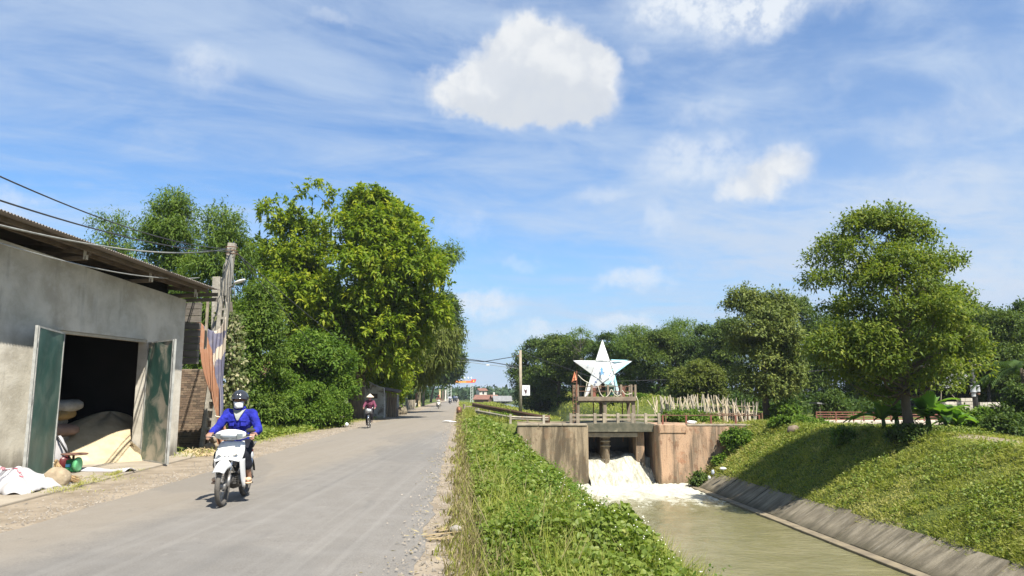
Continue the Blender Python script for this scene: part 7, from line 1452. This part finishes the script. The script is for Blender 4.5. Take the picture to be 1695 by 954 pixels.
def tiled_house(name, label, px, Y, w, d, h, rise, wallm, roofm, rz=0.0, base=None, chimney=False, windows=0):
    p = P(px, 660, Y); z = 0.0 if base is None else base; g = thing(name, label, 'house', (p.x, Y, z), rz)
    MB().box((0, 0, h / 2 - .3), (w, d, h + .6)).build('wall', wallm, g)
    for s in (-1, 1):
        mb = MB(); mb.add([(-w / 2 - .4, s * (d / 2 + .45), h - .15), (w / 2 + .4, s * (d / 2 + .45), h - .15), (w / 2 + .4, 0, h + rise), (-w / 2 - .4, 0, h + rise)], [(0, 1, 2, 3)]); mb.build('roof', roofm, g, solid=.12)
    for s in (-1, 1): MB().prism([Vector((s * (w / 2 - .05), -d / 2, h - .02)), Vector((s * (w / 2 - .05), d / 2, h - .02)), Vector((s * (w / 2 - .05), 0, h + rise - .1))], (-.05, 0, 0), (.05, 0, 0)).build('gable', wallm, g, fixn=True)
    md = pm('dark_window', (.03, .035, .04), None, 4, .3)
    for i in range(windows): MB().box((-w / 2 + w * (i + .7) / (windows + .4), -d / 2 - .02, h * .55), (.9, .08, 1.1)).build('window', md, g)
    if chimney: MB().box((w * .3, 0, h + rise + .2), (.5, .5, 1.2)).build('chimney', M_lime, g)
    return g
M_tile = pm('red_clay_tile', (.20, .095, .065), (.135, .065, .045), 3, .9, .4, c3=(.25, .14, .10), s3=1)
M_gtile = pm('grey_fibre_sheet', (.20, .20, .195), (.14, .14, .135), 2, .85, .2)
def far_things():
    tiled_house('tiled_house', 'red tiled house half hidden in the trees behind the hedge', 446, 49, 3.4, 5, 2.7, 1.6, pm('pale_house_wall', (.45, .38, .28), None, 3, .9), M_tile, .2, 0.0)
    tiled_house('farmhouse', 'far low house with grey sheet roof in the field', 831, 205, 4.4, 4.0, 1.4, 1.3, M_lime, M_gtile, .15, -1.2, windows=3)
    tiled_house('farmhouse', 'far house with red tiled roof left of the grey roofed one', 811, 225, 4, 3.6, 1.7, 1.4, M_lime, M_tile, .3, -1.3, True, 2)
    tiled_house('farmhouse', 'small brick coloured far house behind the grass crest', 799, 220, 4, 4, 1.6, 1.2, M_tile, M_tile, -.2, -1.0)
    tiled_house('farmhouse', 'distant white house with red roof on the wooded rise', 797, 330, 3.6, 3.4, 2.2, 1.0, M_lime, M_tile, .5, 1.6, windows=1)
    # banner over the road
    Y = 250; mp = pm('grey_lattice_post', (.48, .50, .46), None, 3, .6); mr, nt, b = nodemat('orange_banner_cloth'); b.inputs['Base Color'].default_value = (.75, .16, .03, 1); b.inputs['Roughness'].default_value = .8
    g = thing('banner', 'orange banner with yellow lettering and red end strung over the far road', 'banner', P(770, 655, Y))
    a, c = P(740, 631, Y), P(781, 630.5, Y); e, f = P(740, 634.5, Y), P(781, 634, Y); mb = MB(); mb.add([e, f, c, a], [(0, 1, 2, 3)]); mb.build('banner_cloth', mr, g, world=True, solid=.05)
    a2, c2, e2, f2 = P(780.2, 628.5, Y - .1), P(788.5, 628, Y - .1), P(780.2, 634, Y - .1), P(786.5, 633.5, Y - .1); mb = MB(); mb.add([e2, f2, c2, a2], [(0, 1, 2, 3)]); mb.build('banner_end', pm('red_banner_cloth', (.70, .05, .03), None, 4, .8), g, world=True, solid=.05)
    my = pm('yellow_lettering', (.95, .72, .16), None, 4, .8)
    x = 742.0
    for wd in (3.2, 2.6, 4.4, 2.2, 3.6, 3.0, 4.8):
        if x + wd > 779.6: break
        k = x
        while k < x + wd - .3:
            p, q = P(k, 633.8, Y - .12), P(k + .62, 631.5, Y - .12); MB().box(((p.x + q.x) / 2, Y - .14, (p.z + q.z) / 2), (q.x - p.x, .02, (q.z - p.z) * random.choice((1, .8)))).build('letter', my, g, world=True); k += .95
        x += wd + 1.0
    p = P(784, 631.2, Y - .2); MB().box(p, (.5, .02, .45)).build('emblem', my, g, world=True)
    def lattice(px0, px1, top, lab):
        x0, x1 = P(px0, 660, Y).x, P(px1, 660, Y).x; zt = P(px0, top, Y).z; t = thing('lattice_post', lab, 'post', ((x0 + x1) / 2, Y, 0))
        for x in (x0, x1): MB().bar((x, Y + .2, -.6), (x, Y + .2, zt), .22, .22, up=(0, 1, 0)).build('leg', mp, t, world=True)
        n = 6
        for i in range(n): z = zt * (i + .5) / n; MB().bar((x0, Y + .2, z - .3), (x1, Y + .2, z + .3), .10, .10).build('brace', mp, t, world=True)
    lattice(779.2, 782.6, 636, 'pale lattice post holding the right end of the banner'); lattice(741.3, 746.6, 637, 'pale lattice post holding the left end of the banner')
    for i, x in enumerate((769, 775, 780)): q = P(x, 626, Y); tag(MB().blob(q, (.25, .12, .40), 2, .1, i * 1.).build('pennant', pm('white_pennant_cloth', (.75, .78, .80), None, 4, .8), smooth=True), ('white pennant farthest left above the banner', 'white pennant in the middle above the banner', 'white pennant above the red end of the banner')[i], 'pennant', 'white pennants above the banner')
    # pole with a picture board right of the road
    Y = 68; p = P(861.5, 684, Y); zt = P(861, 580, Y).z; g = thing('utility_pole', 'slender pale concrete pole carrying the white picture board', 'utility pole', (p.x, Y, -.3)); MB().tube([(p.x, Y, -.4), (p.x, Y, zt)], [.17, .12], 10).build('shaft', M_conc, g, world=True, smooth=True); MB().bar((p.x - .3, Y, zt - .5), (p.x + .1, Y, zt - .5), .08, .10).build('crossarm', M_rust, g, world=True)
    a, c = P(864.3, 655, Y), P(877, 638, Y); s = thing('picture_board', 'white board with a dark bird like print fixed to the pole', 'sign', ((a.x + c.x) / 2, Y, (a.z + c.z) / 2)); MB().box(((a.x + c.x) / 2, Y - .12, (a.z + c.z) / 2), (c.x - a.x, .04, c.z - a.z)).build('board', pm('white_board', (.80, .80, .80), None, 4, .6), s, world=True)
    W_, H_ = c.x - a.x, c.z - a.z; B = lambda x, z: Vector((a.x + W_ * x, Y - .146, a.z + H_ * z)); md = pm('dark_print', (.06, .025, .035), None, 4, .7)
    for q in ([(.18, .78), (.30, .60), (.42, .52), (.52, .55), (.60, .66), (.62, .46), (.58, .26), (.52, .16), (.44, .14), (.40, .24), (.30, .40)], [(.40, .10), (.60, .10), (.58, .05), (.44, .05)]): mb = MB(); mb.add([B(*v) for v in q], [tuple(range(len(q)))]); mb.build('print', md, s, world=True)
    mb = MB(); mb.add([B(*v) for v in ((.66, .86), (.78, .86), (.76, .72), (.70, .70))], [(0, 1, 2, 3)]); mb.build('print', pm('grey_print', (.42, .40, .44), None, 4, .7), s, world=True)
    MB().bar((p.x, Y - .08, c.z - .1), (c.x, Y - .08, c.z - .1), .04, .04).build('bracket', M_rust, s, world=True)
    top = Vector((p.x, Y, zt - .5))
    wire([P(690, 580, 95), P(775, 597, 80), P(800, 599, 76), top], .035, 'black wire crossing from the left trees to the pole, rising to its top')
    wire([P(690, 585, 90), P(770, 594, 80), P(820, 601, 74), P(855, 607, 68)], .04, 'black wire sloping down from the left trees to the pole')
    wire([P(690, 598, 90), P(770, 599, 84), P(855, 610, 70)], .022, 'thin lowest wire between the left trees and the pole', M_wire2)
    q = P(807.5, 604.5, 76); tag(MB().box(q, (.32, .1, .14)).build('spacer', pm('white_spacer', (.72, .72, .70), None, 4, .6), bevel=.02), 'small white spacer hanging on the wires over the road', 'spacer')
    wire([P(862, 583, 68), P(1000, 632, 66), P(1130, 628, 64), P(1420, 610, 60)], .022, 'thin dark wire running along the woods behind the star')
    # block wall, awning and transformer pole at the right edge
    Y = 50; mbk = pm('grey_block', (.50, .46, .38), (.36, .33, .27), 2.2, .9, .4, c3=(.22, .20, .16), s3=1.4); g = thing('block_wall', 'pale block wall with a stepped top under the dark shelter', 'wall', P(1600, 690, Y))
    def row(x0, x1, y0, y1, n, k):
        a, c = P(x0, y1, Y), P(x1, y0, Y); hh = (c.z - a.z) / n
        for r in range(n):
            m = k + (r % 2) * .5; ww = (c.x - a.x) / k; i = -.5 * (r % 2)
            while i < k - .01: l, rr_ = max(i, 0), min(i + 1, k); MB().box((a.x + (l + rr_) / 2 * ww, Y + random.uniform(0, .02), a.z + hh * (r + .5)), ((rr_ - l) * ww - .02, .25, hh - .015)).build('block', mbk, g, world=True); i += 1
    row(1563, 1615, 665, 690, 5, 6); row(1588, 1612, 659, 664.6, 1, 3); row(1622, 1662, 666, 688, 4, 5)
    Yb = 53; s = thing('dark_shelter', 'dark open shelter behind the block wall at the right edge', 'shed', P(1610, 690, Yb + 3)); a, c = P(1540, 690, Yb), P(1720, 600, Yb); MB().box(((a.x + c.x) / 2, Yb + 4, 1.7), (c.x - a.x, .2, 4.2)).build('back_wall', M_dark, s, world=True)
    for x in (1545, 1640, 1715): MB().box((P(x, 690, Yb).x, Yb, 1.6), (.16, .16, 3.4)).build('post', M_dark, s, world=True)
    MB().box(((a.x + c.x) / 2, Yb + 2, 3.55), (c.x - a.x + .6, 5.0, .10), Matrix.Rotation(R(-6), 3, 'X')).build('roof', M_tin, s, world=True)
    q = [P(1565, 643, Y - .6), P(1585, 637, Y - .6), P(1603, 622, Y - .3)]; mb = MB(); mb.grid(lambda r, t_: (q[0].lerp(q[1], r * 2) if r < .5 else q[1].lerp(q[2], r * 2 - 1)) + Vector((0, 1.6 * t_, .5 * t_ - .08 * math.sin(math.pi * r))), 12, 5); tag(mb.build('awning', pm('white_awning_film', (.20, .20, .195), None, 4, .6), smooth=True, solid=.012), 'white sagging awning sheet in front of the dark shelter', 'awning')
    for p0, p1, lab in (((1568, 645), (1586, 665), 'slanting thin white pole holding the awning'), ((1558, 648), (1557, 680), 'upright thin pole at the left end of the awning')): tag(MB().tube([P(*p0, Y - .5), P(*p1, Y - .5)], .022, 6).build('awning_pole', M_conc), lab, 'pole')
    Yp = 49; p = P(1617, 690, Yp); t = thing('transformer_pole', 'dark pole with two grey transformer cans at the right edge', 'utility pole', (p.x, Yp, 0)); MB().tube([(p.x, Yp, -.1), (p.x - .05, Yp, P(1615, 590, Yp).z)], [.17, .13], 10).build('shaft', M_black, t, world=True, smooth=True)
    mt = pm('grey_transformer', (.40, .41, .41), (.30, .31, .31), 4, .5, .1); 
    for x, y0, y1, r_ in ((1611.5, 638, 650, .17), (1619.5, 638, 649, .11), (1612, 651, 657, .12)): a, c = P(x, y1, Yp - .25), P(x, y0, Yp - .25); mb = MB(); mb.lathe([(0, 0), (r_, 0), (r_ * 1.04, .04), (r_, .05), (r_, c.z - a.z - .06), (r_ * 1.06, c.z - a.z - .05), (r_ * .9, c.z - a.z), (0, c.z - a.z)], a, 16); mb.build('transformer_can', mt, t, world=True, smooth=True)
    MB().bar(P(1605, 652, Yp - .1), P(1622, 652, Yp - .1), .08, .10).build('crossarm', M_rust, t, world=True)
    p = P(1372, 676, 50.5); g = thing('ridge_shelter', 'low grey shelter roof behind the left end of the red railing', 'shed', (p.x, 50.5, 0)); MB().box((p.x - .1, 51, 1.05), (1.5, 1.4, .10), Matrix.Rotation(R(8), 3, 'Y')).build('roof', M_gtile, g, world=True)
    for dx in (-.6, .4): MB().box((p.x + dx, 50.5, .5), (.08, .08, 1.1)).build('post', M_conc, g, world=True)
far_things()
# ================================================================ HAZE
def haze():
    m = bpy.data.materials.new('pale_haze'); m.use_nodes = True; nt = m.node_tree; nt.nodes.clear()
    v = nt.nodes.new('ShaderNodeVolumePrincipled'); v.inputs['Color'].default_value = (.80, .88, 1.0, 1); v.inputs['Density'].default_value = .00022; v.inputs['Anisotropy'].default_value = .2
    o = nt.nodes.new('ShaderNodeOutputMaterial'); nt.links.new(v.outputs[0], o.inputs['Volume'])
    b = MB().box((0, 2200, 20), (9400, 5400, 52)).build('haze', m); b['kind'] = 'stuff'; b['label'] = 'thin pale haze over the whole place'
haze()
